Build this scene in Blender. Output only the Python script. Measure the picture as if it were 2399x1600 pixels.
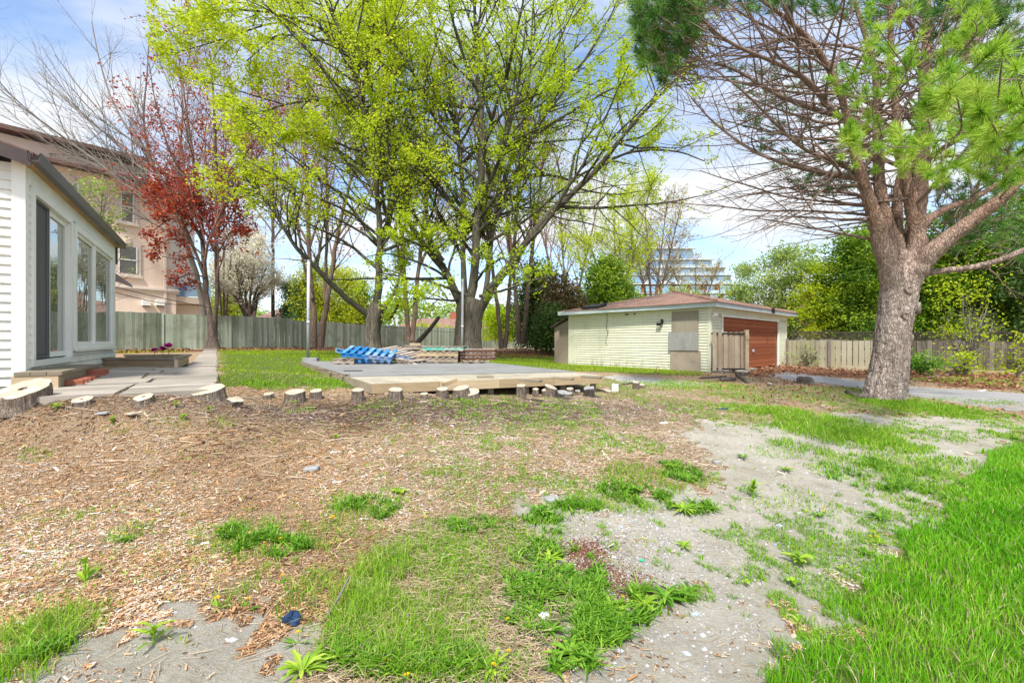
import bpy, math, random
import numpy as np
from mathutils import Vector
random.seed(7); RNG = np.random.default_rng(11)
for o in list(bpy.data.objects): bpy.data.objects.remove(o)
SC = bpy.context.scene
COL = SC.collection
# ------------------------------------------------------------------ camera
F = 1030.0; HX = 1200.0; HY = 800.0; CZ = 1.5
cam = bpy.data.cameras.new('camera'); camo = bpy.data.objects.new('camera', cam); COL.objects.link(camo)
cam.sensor_width = 36; cam.lens = 36*F/2399; cam.clip_start = .05; cam.clip_end = 2000
camo.location = (0, 0, CZ); camo.rotation_euler = (math.radians(90), 0, 0)
SC.camera = camo
# ------------------------------------------------------------------ world, sun, exposure
SUN_EL, SUN_AZ = 56, 192       # azimuth clockwise from +Y
w = bpy.data.worlds.new('World'); SC.world = w; w.use_nodes = True
nt = w.node_tree; N = nt.nodes; L = nt.links; N.clear()
out = N.new('ShaderNodeOutputWorld'); bg = N.new('ShaderNodeBackground'); bg.inputs[1].default_value = 0.12
sky = N.new('ShaderNodeTexSky'); sky.sky_type = 'NISHITA'; sky.sun_disc = False
sky.sun_elevation = math.radians(SUN_EL); sky.sun_rotation = math.radians(SUN_AZ); sky.air_density = 1.0; sky.dust_density = 1.2
tc = N.new('ShaderNodeTexCoord')
sep = N.new('ShaderNodeSeparateXYZ'); L.new(tc.outputs['Generated'], sep.inputs[0])
mx = N.new('ShaderNodeMath'); mx.operation = 'MAXIMUM'; mx.inputs[1].default_value = 0.0; L.new(sep.outputs['Z'], mx.inputs[0])
ad = N.new('ShaderNodeMath'); ad.operation = 'ADD'; ad.inputs[1].default_value = .28; L.new(mx.outputs[0], ad.inputs[0])
dx = N.new('ShaderNodeMath'); dx.operation = 'DIVIDE'; L.new(sep.outputs['X'], dx.inputs[0]); L.new(ad.outputs[0], dx.inputs[1])
dy = N.new('ShaderNodeMath'); dy.operation = 'DIVIDE'; L.new(sep.outputs['Y'], dy.inputs[0]); L.new(ad.outputs[0], dy.inputs[1])
cb = N.new('ShaderNodeCombineXYZ'); L.new(dx.outputs[0], cb.inputs[0]); L.new(dy.outputs[0], cb.inputs[1])
mp = N.new('ShaderNodeMapping'); mp.inputs['Location'].default_value = (4.3, 2.2, 0); mp.inputs['Scale'].default_value = (.8, 1.35, 1); mp.inputs['Rotation'].default_value = (0, 0, .3)
L.new(cb.outputs[0], mp.inputs[0])
nz = N.new('ShaderNodeTexNoise'); nz.inputs['Scale'].default_value = 1.25; nz.inputs['Detail'].default_value = 9; nz.inputs['Roughness'].default_value = .55; nz.inputs['Distortion'].default_value = .35
L.new(mp.outputs[0], nz.inputs['Vector'])
cr = N.new('ShaderNodeValToRGB'); cr.color_ramp.elements[0].position = .42; cr.color_ramp.elements[1].position = .60
cr.color_ramp.elements[0].color = (.04, .04, .04, 1); cr.color_ramp.elements[1].color = (1, 1, 1, 1)
L.new(nz.outputs['Fac'], cr.inputs[0])
hs = N.new('ShaderNodeMix'); hs.data_type = 'RGBA'; hs.blend_type = 'MULTIPLY'; hs.inputs['Factor'].default_value = 1
L.new(sky.outputs[0], hs.inputs['A']); hs.inputs['B'].default_value = (1.08, 1.14, 1.2, 1)
mxc = N.new('ShaderNodeMix'); mxc.data_type = 'RGBA'
L.new(cr.outputs[0], mxc.inputs['Factor']); L.new(hs.outputs['Result'], mxc.inputs['A']); 
zr_ = N.new('ShaderNodeMapRange'); zr_.inputs[1].default_value = .45; zr_.inputs[2].default_value = 1.0; zr_.inputs[3].default_value = 1.0; zr_.inputs[4].default_value = 2.1; L.new(sep.outputs['Z'], zr_.inputs[0])
cv = N.new('ShaderNodeVectorMath'); cv.operation = 'SCALE'; cv.inputs[0].default_value = (4.2, 4.3, 4.45); L.new(zr_.outputs[0], cv.inputs['Scale']); L.new(cv.outputs[0], mxc.inputs['B'])
L.new(mxc.outputs['Result'], bg.inputs[0]); L.new(bg.outputs[0], out.inputs[0])
sl = bpy.data.lights.new('sun', 'SUN'); so = bpy.data.objects.new('sun', sl); COL.objects.link(so)
sl.energy = 2.9; sl.angle = math.radians(5); sl.color = (1, .95, .86)
az = math.radians(SUN_AZ); el = math.radians(SUN_EL)
sd = Vector((math.sin(az)*math.cos(el), math.cos(az)*math.cos(el), math.sin(el)))
so.rotation_euler = (-sd).to_track_quat('-Z', 'Y').to_euler()
SC.view_settings.view_transform = 'Standard'; SC.view_settings.look = 'None'; SC.view_settings.exposure = 1.03; SC.view_settings.gamma = 1
SC.cycles.max_bounces = 7; SC.cycles.diffuse_bounces = 3; SC.cycles.glossy_bounces = 3; SC.cycles.transmission_bounces = 4; SC.cycles.transparent_max_bounces = 6
SC.cycles.caustics_reflective = False; SC.cycles.caustics_refractive = False; SC.cycles.sample_clamp_indirect = 4

# ------------------------------------------------------------------ materials
def mat_new(name):
    m = bpy.data.materials.new(name); m.use_nodes = True; n = m.node_tree; n.nodes.clear()
    o = n.nodes.new('ShaderNodeOutputMaterial'); return m, n.nodes, n.links, o
def ramp(N, stops):
    r = N.new('ShaderNodeValToRGB'); e = r.color_ramp.elements
    while len(e) < len(stops): e.new(.5)
    for k, (p, c) in enumerate(stops):
        e[k].position = p; e[k].color = (c[0], c[1], c[2], 1)
    return r
def obj_coord(N, L, scale=(1, 1, 1), gen='Object'):
    t = N.new('ShaderNodeTexCoord'); m = N.new('ShaderNodeMapping'); m.inputs['Scale'].default_value = scale
    L.new(t.outputs[gen], m.inputs[0]); return m.outputs[0]
def noise(N, L, vec, s, d=4, r=.6, dist=0):
    n = N.new('ShaderNodeTexNoise'); n.inputs['Scale'].default_value = s; n.inputs['Detail'].default_value = d
    n.inputs['Roughness'].default_value = r; n.inputs['Distortion'].default_value = dist
    if vec is not None: L.new(vec, n.inputs['Vector'])
    return n.outputs['Fac']
def mixc(N, L, fac, a, b, mode='MIX'):
    m = N.new('ShaderNodeMix'); m.data_type = 'RGBA'; m.blend_type = mode
    for k, v in (('Factor', fac), ('A', a), ('B', b)):
        if isinstance(v, (int, float)): m.inputs[k].default_value = v
        elif isinstance(v, tuple): m.inputs[k].default_value = (v[0], v[1], v[2], 1)
        else: L.new(v, m.inputs[k])
    return m.outputs['Result']
def attr(N, name): a = N.new('ShaderNodeAttribute'); a.attribute_name = name; return a
def math_(N, L, op, a, b=0.0, clamp=False):
    m = N.new('ShaderNodeMath'); m.operation = op; m.use_clamp = clamp
    for k, v in enumerate((a, b)):
        if isinstance(v, (int, float)): m.inputs[k].default_value = v
        else: L.new(v, m.inputs[k])
    return m.outputs[0]
def bsdf(N, L, o, col, rough=.8, bump=None, bs=.3, bd=.02, metal=0, spec=.3):
    b = N.new('ShaderNodeBsdfPrincipled'); b.inputs['Metallic'].default_value = metal; b.inputs['Specular IOR Level'].default_value = spec
    if isinstance(col, tuple): b.inputs['Base Color'].default_value = (*col, 1)
    else: L.new(col, b.inputs['Base Color'])
    if isinstance(rough, (int, float)): b.inputs['Roughness'].default_value = rough
    else: L.new(rough, b.inputs['Roughness'])
    if bump is not None:
        bp = N.new('ShaderNodeBump'); bp.inputs['Strength'].default_value = bs; bp.inputs['Distance'].default_value = bd
        L.new(bump, bp.inputs['Height']); L.new(bp.outputs[0], b.inputs['Normal'])
    L.new(b.outputs[0], o.inputs[0]); return b
def leaf_mat(name, stops, tr=.45, rough=.5):
    m, N, L, o = mat_new(name)
    a = attr(N, 'rnd'); r = ramp(N, stops); L.new(a.outputs['Fac'], r.inputs[0])
    p = N.new('ShaderNodeBsdfPrincipled'); L.new(r.outputs[0], p.inputs['Base Color']); p.inputs['Roughness'].default_value = rough; p.inputs['Specular IOR Level'].default_value = .25
    t = N.new('ShaderNodeBsdfTranslucent'); L.new(r.outputs[0], t.inputs[0])
    x = N.new('ShaderNodeMixShader'); x.inputs[0].default_value = tr
    L.new(p.outputs[0], x.inputs[1]); L.new(t.outputs[0], x.inputs[2]); L.new(x.outputs[0], o.inputs[0]); return m
def bark_mat(name, c1, c2, c3, sc=6, stretch=.18, bd=.03, rough=.9, up=None, dist=.22):
    m, N, L, o = mat_new(name)
    v = obj_coord(N, L, (1, 1, stretch))
    n1 = noise(N, L, v, sc, 6, .7, .6)
    vo = N.new('ShaderNodeTexVoronoi'); vo.feature = 'DISTANCE_TO_EDGE'; vo.inputs['Scale'].default_value = sc*1.5
    tn = N.new('ShaderNodeTexNoise'); tn.inputs['Scale'].default_value = sc*.8; tn.inputs['Detail'].default_value = 4; L.new(v, tn.inputs['Vector'])
    dv = mixc(N, L, dist, v, tn.outputs['Color'])
    L.new(dv, vo.inputs['Vector'])
    r = ramp(N, [(.25, c1), (.5, c2), (.75, c3)]); L.new(n1, r.inputs[0])
    e = ramp(N, [(0, (.35, .32, .3)), (.06, (.75, .75, .75)), (.3, (1, 1, 1))]); L.new(vo.outputs['Distance'], e.inputs[0])
    n2 = noise(N, L, obj_coord(N, L, (1, 1, 1)), 1.7, 3)
    c = mixc(N, L, .75, r.outputs[0], e.outputs[0], 'MULTIPLY')
    c = mixc(N, L, math_(N, L, 'MULTIPLY', n2, .35), c, c3)
    if up is not None:
        sz = N.new('ShaderNodeSeparateXYZ'); L.new(obj_coord(N, L), sz.inputs[0]); mr = N.new('ShaderNodeMapRange'); mr.inputs[1].default_value = 1.9; mr.inputs[2].default_value = 3.6; L.new(sz.outputs['Z'], mr.inputs[0])
        c = mixc(N, L, math_(N, L, 'MULTIPLY', mr.outputs[0], .8), c, mixc(N, L, 1.0, c, up, 'MULTIPLY'))
    h = math_(N, L, 'ADD', e.outputs[0], math_(N, L, 'MULTIPLY', n1, .8))
    bsdf(N, L, o, c, rough, h, .9, bd, 0, .15); return m
def plain(name, c, rough=.6, var=.15, sc=3, bd=0.003, metal=0, stretch=(1, 1, 1), spec=.3):
    m, N, L, o = mat_new(name)
    v = obj_coord(N, L, stretch); n = noise(N, L, v, sc, 6, .65)
    lo = tuple(x*(1-var) for x in c); hi = tuple(min(1, x*(1+var)) for x in c)
    r = ramp(N, [(.3, lo), (.7, hi)]); L.new(n, r.inputs[0])
    n2 = noise(N, L, v, sc*12, 3)
    bsdf(N, L, o, r.outputs[0], rough, n2, .5, bd, metal, spec); return m
def wood_mat(name, stops, grain=(1, 1, 12), sc=3, stain=(.12, .1, .09), stain_amt=.35, bd=.004, coord='Object'):
    m, N, L, o = mat_new(name)
    a = attr(N, 'rnd'); v = obj_coord(N, L, grain, coord)
    av = N.new('ShaderNodeVectorMath'); av.operation = 'ADD'; L.new(v, av.inputs[0])
    cc = N.new('ShaderNodeCombineXYZ'); L.new(math_(N, L, 'MULTIPLY', a.outputs['Fac'], 37.0), cc.inputs[0]); L.new(math_(N, L, 'MULTIPLY', a.outputs['Fac'], 91.0), cc.inputs[2]); L.new(cc.outputs[0], av.inputs[1])
    n1 = noise(N, L, av.outputs[0], sc, 6, .7, .3)
    f = math_(N, L, 'ADD', math_(N, L, 'MULTIPLY', n1, .6), math_(N, L, 'MULTIPLY', a.outputs['Fac'], .42))
    r = ramp(N, stops); L.new(f, r.inputs[0])
    n2 = noise(N, L, obj_coord(N, L, (1, 1, 1), coord), 1.3, 5, .7)
    s = ramp(N, [(.5, (0, 0, 0)), (.72, (1, 1, 1))]); L.new(n2, s.inputs[0])
    c = mixc(N, L, math_(N, L, 'MULTIPLY', s.outputs[0], stain_amt), r.outputs[0], stain)
    bsdf(N, L, o, c, .85, n1, .6, bd, 0, .2); return m

M = {}
G = lambda *a: tuple(a)
M['bark_grey'] = bark_mat('bark_grey', G(.055,.042,.032), G(.14,.115,.09), G(.26,.235,.19), 9)
M['bark_limb'] = bark_mat('bark_limb', G(.035,.03,.022), G(.09,.08,.058), G(.19,.18,.135), 9)
M['bark_dark'] = bark_mat('bark_dark', G(.06,.045,.035), G(.14,.105,.085), G(.24,.19,.165), 8)
M['bark_red'] = bark_mat('bark_red', G(.13,.085,.065), G(.24,.17,.13), G(.33,.25,.2), 7)
M['bark_pine'] = bark_mat('bark_pine', G(.12,.085,.065), G(.36,.285,.245), G(.58,.50,.45), 9, .30, .04, .9, (.92,.68,.54), .5)
M['bark_pine_limb'] = M['bark_pine']; M['bark_x'] = bark_mat('bark_x', G(.17,.095,.06), G(.36,.235,.175), G(.47,.38,.33), 9, .5, .02)
M['twig_pine'] = plain('twig_pine', (.20,.14,.115), .9, .4, 5)
M['twig_bare'] = plain('twig_bare', (.19,.17,.145), .9, .3, 3)
M['twig_purple'] = plain('twig_purple', (.26,.17,.15), .9, .3, 3)
M['leaf_maple'] = leaf_mat('leaf_maple', [(0,(.28,.43,.012)),(.5,(.50,.65,.018)),(1,(.72,.79,.06))], .58)
M['leaf_maple2'] = leaf_mat('leaf_maple2', [(0,(.32,.45,.015)),(.5,(.56,.67,.022)),(1,(.76,.79,.08))], .58)
M['leaf_red'] = leaf_mat('leaf_red', [(0,(.17,.018,.015)),(.5,(.38,.05,.028)),(.8,(.54,.12,.03)),(1,(.66,.28,.04))], .45)
M['leaf_redbud'] = leaf_mat('leaf_redbud', [(0,(.16,.03,.03)),(.6,(.32,.08,.05)),(1,(.50,.20,.06))], .3)
M['leaf_orange'] = leaf_mat('leaf_orange', [(0,(.40,.22,.10)),(.6,(.50,.40,.12)),(1,(.50,.55,.12))], .3)
M['leaf_white'] = leaf_mat('leaf_white', [(0,(.66,.60,.42)),(.5,(.86,.82,.68)),(1,(.92,.90,.84))], .4)
M['leaf_shrub'] = leaf_mat('leaf_shrub', [(0,(.03,.09,.01)),(.4,(.12,.24,.015)),(.7,(.26,.40,.02)),(1,(.52,.60,.05))], .4)
M['leaf_pale'] = leaf_mat('leaf_pale', [(0,(.20,.32,.06)),(.5,(.34,.46,.10)),(1,(.50,.58,.16))], .4)
M['leaf_yellow'] = leaf_mat('leaf_yellow', [(0,(.26,.38,.02)),(.5,(.46,.54,.03)),(1,(.70,.66,.04))], .4)
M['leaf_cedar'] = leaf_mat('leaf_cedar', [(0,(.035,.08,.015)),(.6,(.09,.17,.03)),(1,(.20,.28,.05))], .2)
M['leaf_brown'] = leaf_mat('leaf_brown', [(0,(.05,.07,.02)),(.5,(.16,.13,.05)),(1,(.34,.20,.10))], .2)
M['leaf_spruce'] = leaf_mat('leaf_spruce', [(0,(.05,.12,.04)),(.6,(.10,.22,.09)),(1,(.20,.34,.14))], .2)
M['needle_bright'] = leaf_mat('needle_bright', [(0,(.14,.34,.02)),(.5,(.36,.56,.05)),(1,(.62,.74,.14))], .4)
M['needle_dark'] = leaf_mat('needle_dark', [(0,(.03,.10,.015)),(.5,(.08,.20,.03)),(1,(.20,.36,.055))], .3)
M['grass_lawn'] = leaf_mat('grass_lawn', [(0,(.05,.20,.005)),(.5,(.14,.42,.008)),(.95,(.30,.58,.025)),(1,(.46,.52,.12))], .42)
M['grass_wild'] = leaf_mat('grass_wild', [(0,(.09,.24,.01)),(.5,(.20,.42,.015)),(.86,(.36,.54,.04)),(1,(.60,.54,.26))], .4)
M['grass_back'] = leaf_mat('grass_back', [(0,(.22,.38,.01)),(.5,(.36,.50,.015)),(1,(.54,.60,.04))], .4)
M['straw'] = leaf_mat('straw', [(0,(.30,.22,.13)),(.5,(.50,.38,.25)),(1,(.66,.54,.38))], .1)
M['weed'] = leaf_mat('weed', [(0,(.06,.18,.012)),(.5,(.13,.31,.02)),(1,(.28,.46,.05))], .3, .4)
M['weed_light'] = leaf_mat('weed_light', [(0,(.16,.32,.02)),(.5,(.28,.46,.03)),(1,(.42,.56,.07))], .35, .45)
M['petal_yellow'] = leaf_mat('petal_yellow', [(0,(.75,.45,.01)),(1,(.88,.68,.02))], .3)
M['petal_magenta'] = leaf_mat('petal_magenta', [(0,(.45,.01,.22)),(1,(.75,.03,.42))], .3)
M['chip'] = leaf_mat('chip', [(0,(.13,.06,.03)),(.22,(.30,.16,.07)),(.45,(.45,.25,.12)),(.7,(.56,.36,.20)),(.9,(.63,.47,.32)),(1,(.64,.58,.52))], .0, .85)
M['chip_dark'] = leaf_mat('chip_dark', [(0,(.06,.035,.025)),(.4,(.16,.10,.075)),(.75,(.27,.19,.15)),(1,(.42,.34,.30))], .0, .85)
M['litter'] = leaf_mat('litter', [(0,(.10,.04,.02)),(.5,(.28,.12,.06)),(1,(.48,.28,.16))], .1, .8)
M['chip_grey'] = leaf_mat('chip_grey', [(0,(.14,.10,.08)),(.4,(.34,.27,.19)),(.75,(.50,.42,.32)),(1,(.62,.57,.50))], .0, .85)
M['pebble'] = leaf_mat('pebble', [(0,(.12,.12,.13)),(.2,(.25,.26,.29)),(.4,(.40,.40,.42)),(.7,(.42,.41,.39)),(.9,(.32,.37,.45)),(1,(.48,.38,.31))], .0, .75)
M['peat'] = leaf_mat('peat', [(0,(.05,.018,.012)),(.6,(.13,.05,.03)),(.9,(.20,.09,.055)),(1,(.6,.56,.52))], .0, .9)
M['siding_white'] = plain('siding_white', (.80,.80,.74), .45, .06, 1.5, .001)
M['siding_green'] = plain('siding_green', (.72,.71,.55), .5, .08, 1.2, .001)
M['trim_white'] = plain('trim_white', (.84,.84,.79), .4, .06, 2, .001)
M['trim_blue'] = plain('trim_blue', (.52,.60,.62), .5, .1, 2, .001)
M['gutter'] = plain('gutter', (.075,.055,.05), .35, .25, 3, .001)
M['soffit_wood'] = wood_mat('soffit_wood', [(.2,(.25,.14,.06)),(.8,(.5,.33,.16))], (1,1,1), 4)
M['fence_green'] = wood_mat('fence_green', [(.15,(.12,.13,.095)),(.42,(.24,.28,.215)),(.65,(.36,.41,.335)),(.95,(.54,.58,.52))], (9,9,.6), 2.2, (.12,.10,.07), .6)
M['fence_light'] = wood_mat('fence_light', [(.15,(.26,.24,.15)),(.5,(.40,.38,.26)),(.9,(.52,.50,.38))], (9,9,.6), 2.2, (.25,.22,.12), .4)
M['fence_dark'] = wood_mat('fence_dark', [(.15,(.06,.05,.04)),(.5,(.16,.135,.11)),(.9,(.32,.28,.25))], (9,9,.6), 2.2, (.04,.03,.025), .6)
M['lattice'] = plain('lattice', (.06,.05,.045), .9, .3)
M['timber_new'] = wood_mat('timber_new', [(.15,(.28,.20,.12)),(.5,(.44,.34,.21)),(.9,(.56,.45,.31))], (1.2,1.2,10), 3, (.20,.15,.10), .65)
M['timber_pale'] = wood_mat('timber_pale', [(.15,(.40,.29,.17)),(.5,(.56,.43,.28)),(.9,(.66,.54,.38))], (1.5,1.5,8), 3, (.30,.22,.14), .35)
M['timber_grey'] = wood_mat('timber_grey', [(.15,(.18,.15,.11)),(.5,(.30,.25,.18)),(.9,(.44,.39,.30))], (1.5,1.5,8), 3, (.08,.09,.06), .5)
M['plywood'] = wood_mat('plywood', [(.15,(.27,.24,.18)),(.5,(.40,.36,.275)),(.9,(.52,.47,.38))], (6,.8,1), 2, (.20,.185,.15), .75)
M['deck_grey'] = wood_mat('deck_grey', [(.15,(.17,.17,.165)),(.5,(.24,.24,.235)),(.9,(.32,.31,.30))], (1,1,1), 2.5, (.12,.115,.11), .5)
M['osb'] = wood_mat('osb', [(.15,(.24,.18,.13)),(.5,(.38,.31,.24)),(.9,(.50,.43,.36))], (14,14,14), 2.5, (.14,.12,.11), .5)
M['board_grey'] = wood_mat('board_grey', [(.15,(.22,.19,.14)),(.5,(.34,.30,.235)),(.9,(.45,.41,.34))], (7,7,1.5), 2.5, (.15,.13,.105), .8)
M['door_brown'] = wood_mat('door_brown', [(.15,(.19,.055,.025)),(.5,(.29,.09,.04)),(.9,(.38,.14,.065))], (.8,.8,9), 3, (.2,.05,.02), .3)
M['pallet_blue'] = wood_mat('pallet_blue', [(.2,(.01,.10,.32)),(.5,(.02,.19,.50)),(.72,(.12,.33,.58)),(.9,(.42,.45,.46))], (3,3,3), 5, (.46,.43,.40), .9)
M['pallet_grey'] = wood_mat('pallet_grey', [(.15,(.26,.19,.14)),(.5,(.40,.33,.27)),(.9,(.56,.50,.44))], (2,2,2), 5, (.12,.09,.07), .5)
M['pallet_rust'] = wood_mat('pallet_rust', [(.15,(.10,.045,.03)),(.5,(.20,.10,.07)),(.9,(.40,.26,.2))], (2,2,2), 5)
M['paint_teal'] = wood_mat('paint_teal', [(.3,(.02,.32,.24)),(.6,(.06,.42,.32)),(.9,(.50,.48,.42))], (2,2,6), 3, (.45,.4,.35), .9)
M['stump_side'] = bark_mat('stump_side', G(.07,.05,.038), G(.21,.16,.125), G(.40,.34,.28), 22, .10, .02)
M['pole'] = plain('pole', (.50,.50,.56), .5, .1, 4, .0005, .2)
M['brick'] = plain('brick', (.34,.115,.07), .85, .35, 8, .003)
M['concrete'] = plain('concrete', (.42,.40,.36), .9, .2, 5, .003)
M['stone'] = plain('stone', (.30,.30,.30), .85, .25, 6, .004)
M['black'] = plain('black', (.02,.02,.022), .5, .2, 5)
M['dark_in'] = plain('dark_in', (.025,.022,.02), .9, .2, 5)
M['soil'] = plain('soil', (.06,.04,.028), .95, .5, 12, .02)
M['stucco'] = plain('stucco', (.82,.67,.55), .9, .06, .6, .002)
M['stucco_trim'] = plain('stucco_trim', (.70,.61,.53), .8, .05, 1, .001)
M['roof_far'] = plain('roof_far', (.19,.12,.10), .9, .25, 6, .004, 0, (1, 1, 4))
M['wire'] = plain('wire', (.03,.03,.03), .7, .1)
M['red_paint'] = plain('red_paint', (.55,.03,.02), .5, .2)
M['blue_plastic'] = plain('blue_plastic', (.02,.045,.11), .35, .5, 9)
M['white_plastic'] = plain('white_plastic', (.75,.75,.75), .4, .1)
M['green_plastic'] = plain('green_plastic', (.03,.45,.22), .3, .2)
def glass_mat(name, dark=(.05,.06,.055), rough=.02, w=.55):
    m, N, L, o = mat_new(name)
    d = N.new('ShaderNodeBsdfDiffuse'); d.inputs[0].default_value = (*dark, 1)
    g = N.new('ShaderNodeBsdfGlossy'); g.inputs['Roughness'].default_value = rough; g.inputs[0].default_value = (.9,.95,.95,1)
    n = noise(N, L, obj_coord(N, L, (1, 1, 1)), 2.5, 2)
    bp = N.new('ShaderNodeBump'); bp.inputs['Strength'].default_value = .12; bp.inputs['Distance'].default_value = .02; L.new(n, bp.inputs['Height']); L.new(bp.outputs[0], g.inputs['Normal'])
    x = N.new('ShaderNodeMixShader'); x.inputs[0].default_value = w; L.new(d.outputs[0], x.inputs[1]); L.new(g.outputs[0], x.inputs[2]); L.new(x.outputs[0], o.inputs[0]); return m
M['glass'] = glass_mat('glass', (.24,.24,.18), .02, .5)
M['block_white'] = plain('block_white', (.56,.58,.60), .6, .08, .05)
M['board_mid'] = wood_mat('board_mid', [(.15,(.26,.25,.24)),(.5,(.36,.355,.34)),(.9,(.45,.44,.42))], (5,5,1), 2.5, (.2,.19,.18), .7)
M['glass_far'] = glass_mat('glass_far', (.20,.24,.24), .1, .45)
M['glass_blue'] = glass_mat('glass_blue', (.03,.16,.36), .1, .35)
M['screen'] = plain('screen', (.12,.12,.125), .8, .3, .8, .0005, 0, (6, 6, .3))
M['curtain'] = plain('curtain', (.42,.40,.33), .9, .25, 3, .01, 0, (6, 6, .2))
def shingle_mat():
    m, N, L, o = mat_new('shingles'); v = obj_coord(N, L, (1, 1, 1))
    b = N.new('ShaderNodeTexBrick'); b.inputs['Scale'].default_value = 3.2; b.inputs['Mortar Size'].default_value = .012
    b.inputs['Color1'].default_value = (.20,.115,.09,1); b.inputs['Color2'].default_value = (.29,.18,.14,1); b.inputs['Mortar'].default_value = (.10,.05,.04,1)
    b.inputs['Brick Width'].default_value = .9; b.inputs['Row Height'].default_value = .4; L.new(v, b.inputs[0])
    n = noise(N, L, v, 40, 3); c = mixc(N, L, .5, b.outputs[0], n, 'OVERLAY')
    bsdf(N, L, o, c, .95, n, .5, .004); return m
M['shingles'] = shingle_mat()
def stump_top():
    m, N, L, o = mat_new('stump_top'); t = N.new('ShaderNodeTexCoord')
    wv = N.new('ShaderNodeTexWave'); wv.wave_type = 'RINGS'; wv.rings_direction = 'Z'; wv.inputs['Scale'].default_value = 22; wv.inputs['Distortion'].default_value = 2.5; wv.inputs['Detail'].default_value = 2; wv.inputs['Detail Scale'].default_value = 1
    L.new(t.outputs['Object'], wv.inputs[0])
    r = ramp(N, [(0, (.30,.24,.16)), (1, (.50,.44,.35))]); L.new(wv.outputs['Fac'], r.inputs[0])
    n = noise(N, L, t.outputs['Object'], 7, 5); s = ramp(N, [(.45, (0,0,0)), (.65, (1,1,1))]); L.new(n, s.inputs[0])
    c = mixc(N, L, math_(N, L, 'MULTIPLY', s.outputs[0], .5), r.outputs[0], (.60,.58,.53))
    bsdf(N, L, o, c, .9, n, .4, .004); return m
M['stump_top'] = stump_top()

# ------------------------------------------------------------------ mesh helpers
def make_mesh(name, V, faces_list, rnd=None, smooth=False):
    """faces_list: list of int arrays (n,k)"""
    me = bpy.data.meshes.new(name); V = np.asarray(V, np.float32)
    me.vertices.add(len(V)); me.vertices.foreach_set('co', V.ravel())
    lv = []; ls = []; c = 0
    for f in faces_list:
        f = np.asarray(f, np.int32)
        if len(f) == 0: continue
        k = f.shape[1]; lv.append(f.ravel()); ls.append(c+np.arange(len(f))*k); c += f.size
    lv = np.concatenate(lv); ls = np.concatenate(ls).astype(np.int32)
    me.loops.add(len(lv)); me.loops.foreach_set('vertex_index', lv)
    me.polygons.add(len(ls)); me.polygons.foreach_set('loop_start', ls)
    me.polygons.foreach_set('use_smooth', np.full(len(ls), bool(smooth)))
    me.update(calc_edges=True)
    if rnd is not None:
        a = me.attributes.new('rnd', 'FLOAT', 'POINT'); a.data.foreach_set('value', np.asarray(rnd, np.float32))
    return me
def link(name, me, mat, parent=None, loc=None):
    o = bpy.data.objects.new(name, me)
    if mat is not None: me.materials.append(M[mat] if isinstance(mat, str) else mat)
    COL.objects.link(o)
    if parent is not None: o.parent = parent
    if loc is not None: o.location = loc
    return o
def tag(o, label, cat, group=None, kind=None):
    if label: o['label'] = label
    if cat: o['category'] = cat
    if group: o['group'] = group
    if kind: o['kind'] = kind
    return o
def empty(name, loc, label, cat, group=None):
    o = bpy.data.objects.new(name, None); COL.objects.link(o); o.location = loc; o.empty_display_size = .2
    return tag(o, label, cat, group)
class MB:
    def __init__(s, loc=(0, 0, 0)): s.V = []; s.F3 = []; s.F4 = []; s.R = []; s.n = 0; s.loc = np.array(loc, float)
    def raw(s, V, F4=None, F3=None, r=.5):
        V = np.asarray(V, float)-s.loc
        if F4 is not None and len(F4): s.F4.append(np.asarray(F4)+s.n)
        if F3 is not None and len(F3): s.F3.append(np.asarray(F3)+s.n)
        s.V.append(V); s.R.append(np.full(len(V), r) if np.isscalar(r) else np.asarray(r)); s.n += len(V)
    def box(s, c, size, ax=None, r=None):
        c = np.array(c, float); hx = np.array(size, float)/2
        A = np.eye(3) if ax is None else np.array(ax, float)
        sg = np.array([[a, b, d] for d in (-1, 1) for b in (-1, 1) for a in (-1, 1)], float)
        V = c+(sg*hx)@A
        F = [[0, 2, 3, 1], [4, 5, 7, 6], [0, 1, 5, 4], [2, 6, 7, 3], [0, 4, 6, 2], [1, 3, 7, 5]]
        s.raw(V, F, r=RNG.random() if r is None else r)
    def quad(s, a, b, c, d, r=None): s.raw([a, b, c, d], [[0, 1, 2, 3]], r=RNG.random() if r is None else r)
    def prism(s, poly, z0, z1, r=None):
        n = len(poly); V = [(p[0], p[1], z0) for p in poly]+[(p[0], p[1], z1) for p in poly]
        me_r = RNG.random() if r is None else r
        F4 = [[i, (i+1) % n, n+(i+1) % n, n+i] for i in range(n)]
        cx = np.mean([p[0] for p in poly]); cy = np.mean([p[1] for p in poly])
        V += [(cx, cy, z0), (cx, cy, z1)]
        F3 = [[(i+1) % n, i, 2*n] for i in range(n)]+[[n+i, n+(i+1) % n, 2*n+1] for i in range(n)]
        s.raw(V, F4, F3, me_r)
    def tube(s, P, R, sides=8, r=.5):
        V, F = tubes(np.array(P, float)[None], np.array(R, float)[None], sides); s.raw(V, F, r=r)
        n = len(P); ctr = np.array([P[0], P[-1]]); base = s.n
        s.raw(ctr, r=r)
        a = np.arange(sides); b = (a+1) % sides
        s.F3.append(np.stack([b, a, np.full(sides, 0)], 1)+np.array([base-len(V), base-len(V), base]))
        s.F3.append(np.stack([a+(n-1)*sides, b+(n-1)*sides, np.full(sides, 0)], 1)+np.array([base-len(V), base-len(V), base+1]))
    def build(s, name, mat, parent=None, smooth=False):
        if s.n == 0: return None
        fl = [np.concatenate(f) for f in (s.F4, s.F3) if f]
        me = make_mesh(name, np.concatenate(s.V), fl, np.concatenate(s.R), smooth)
        o = link(name, me, mat, parent)
        if parent is None: o.location = s.loc
        return o
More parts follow.
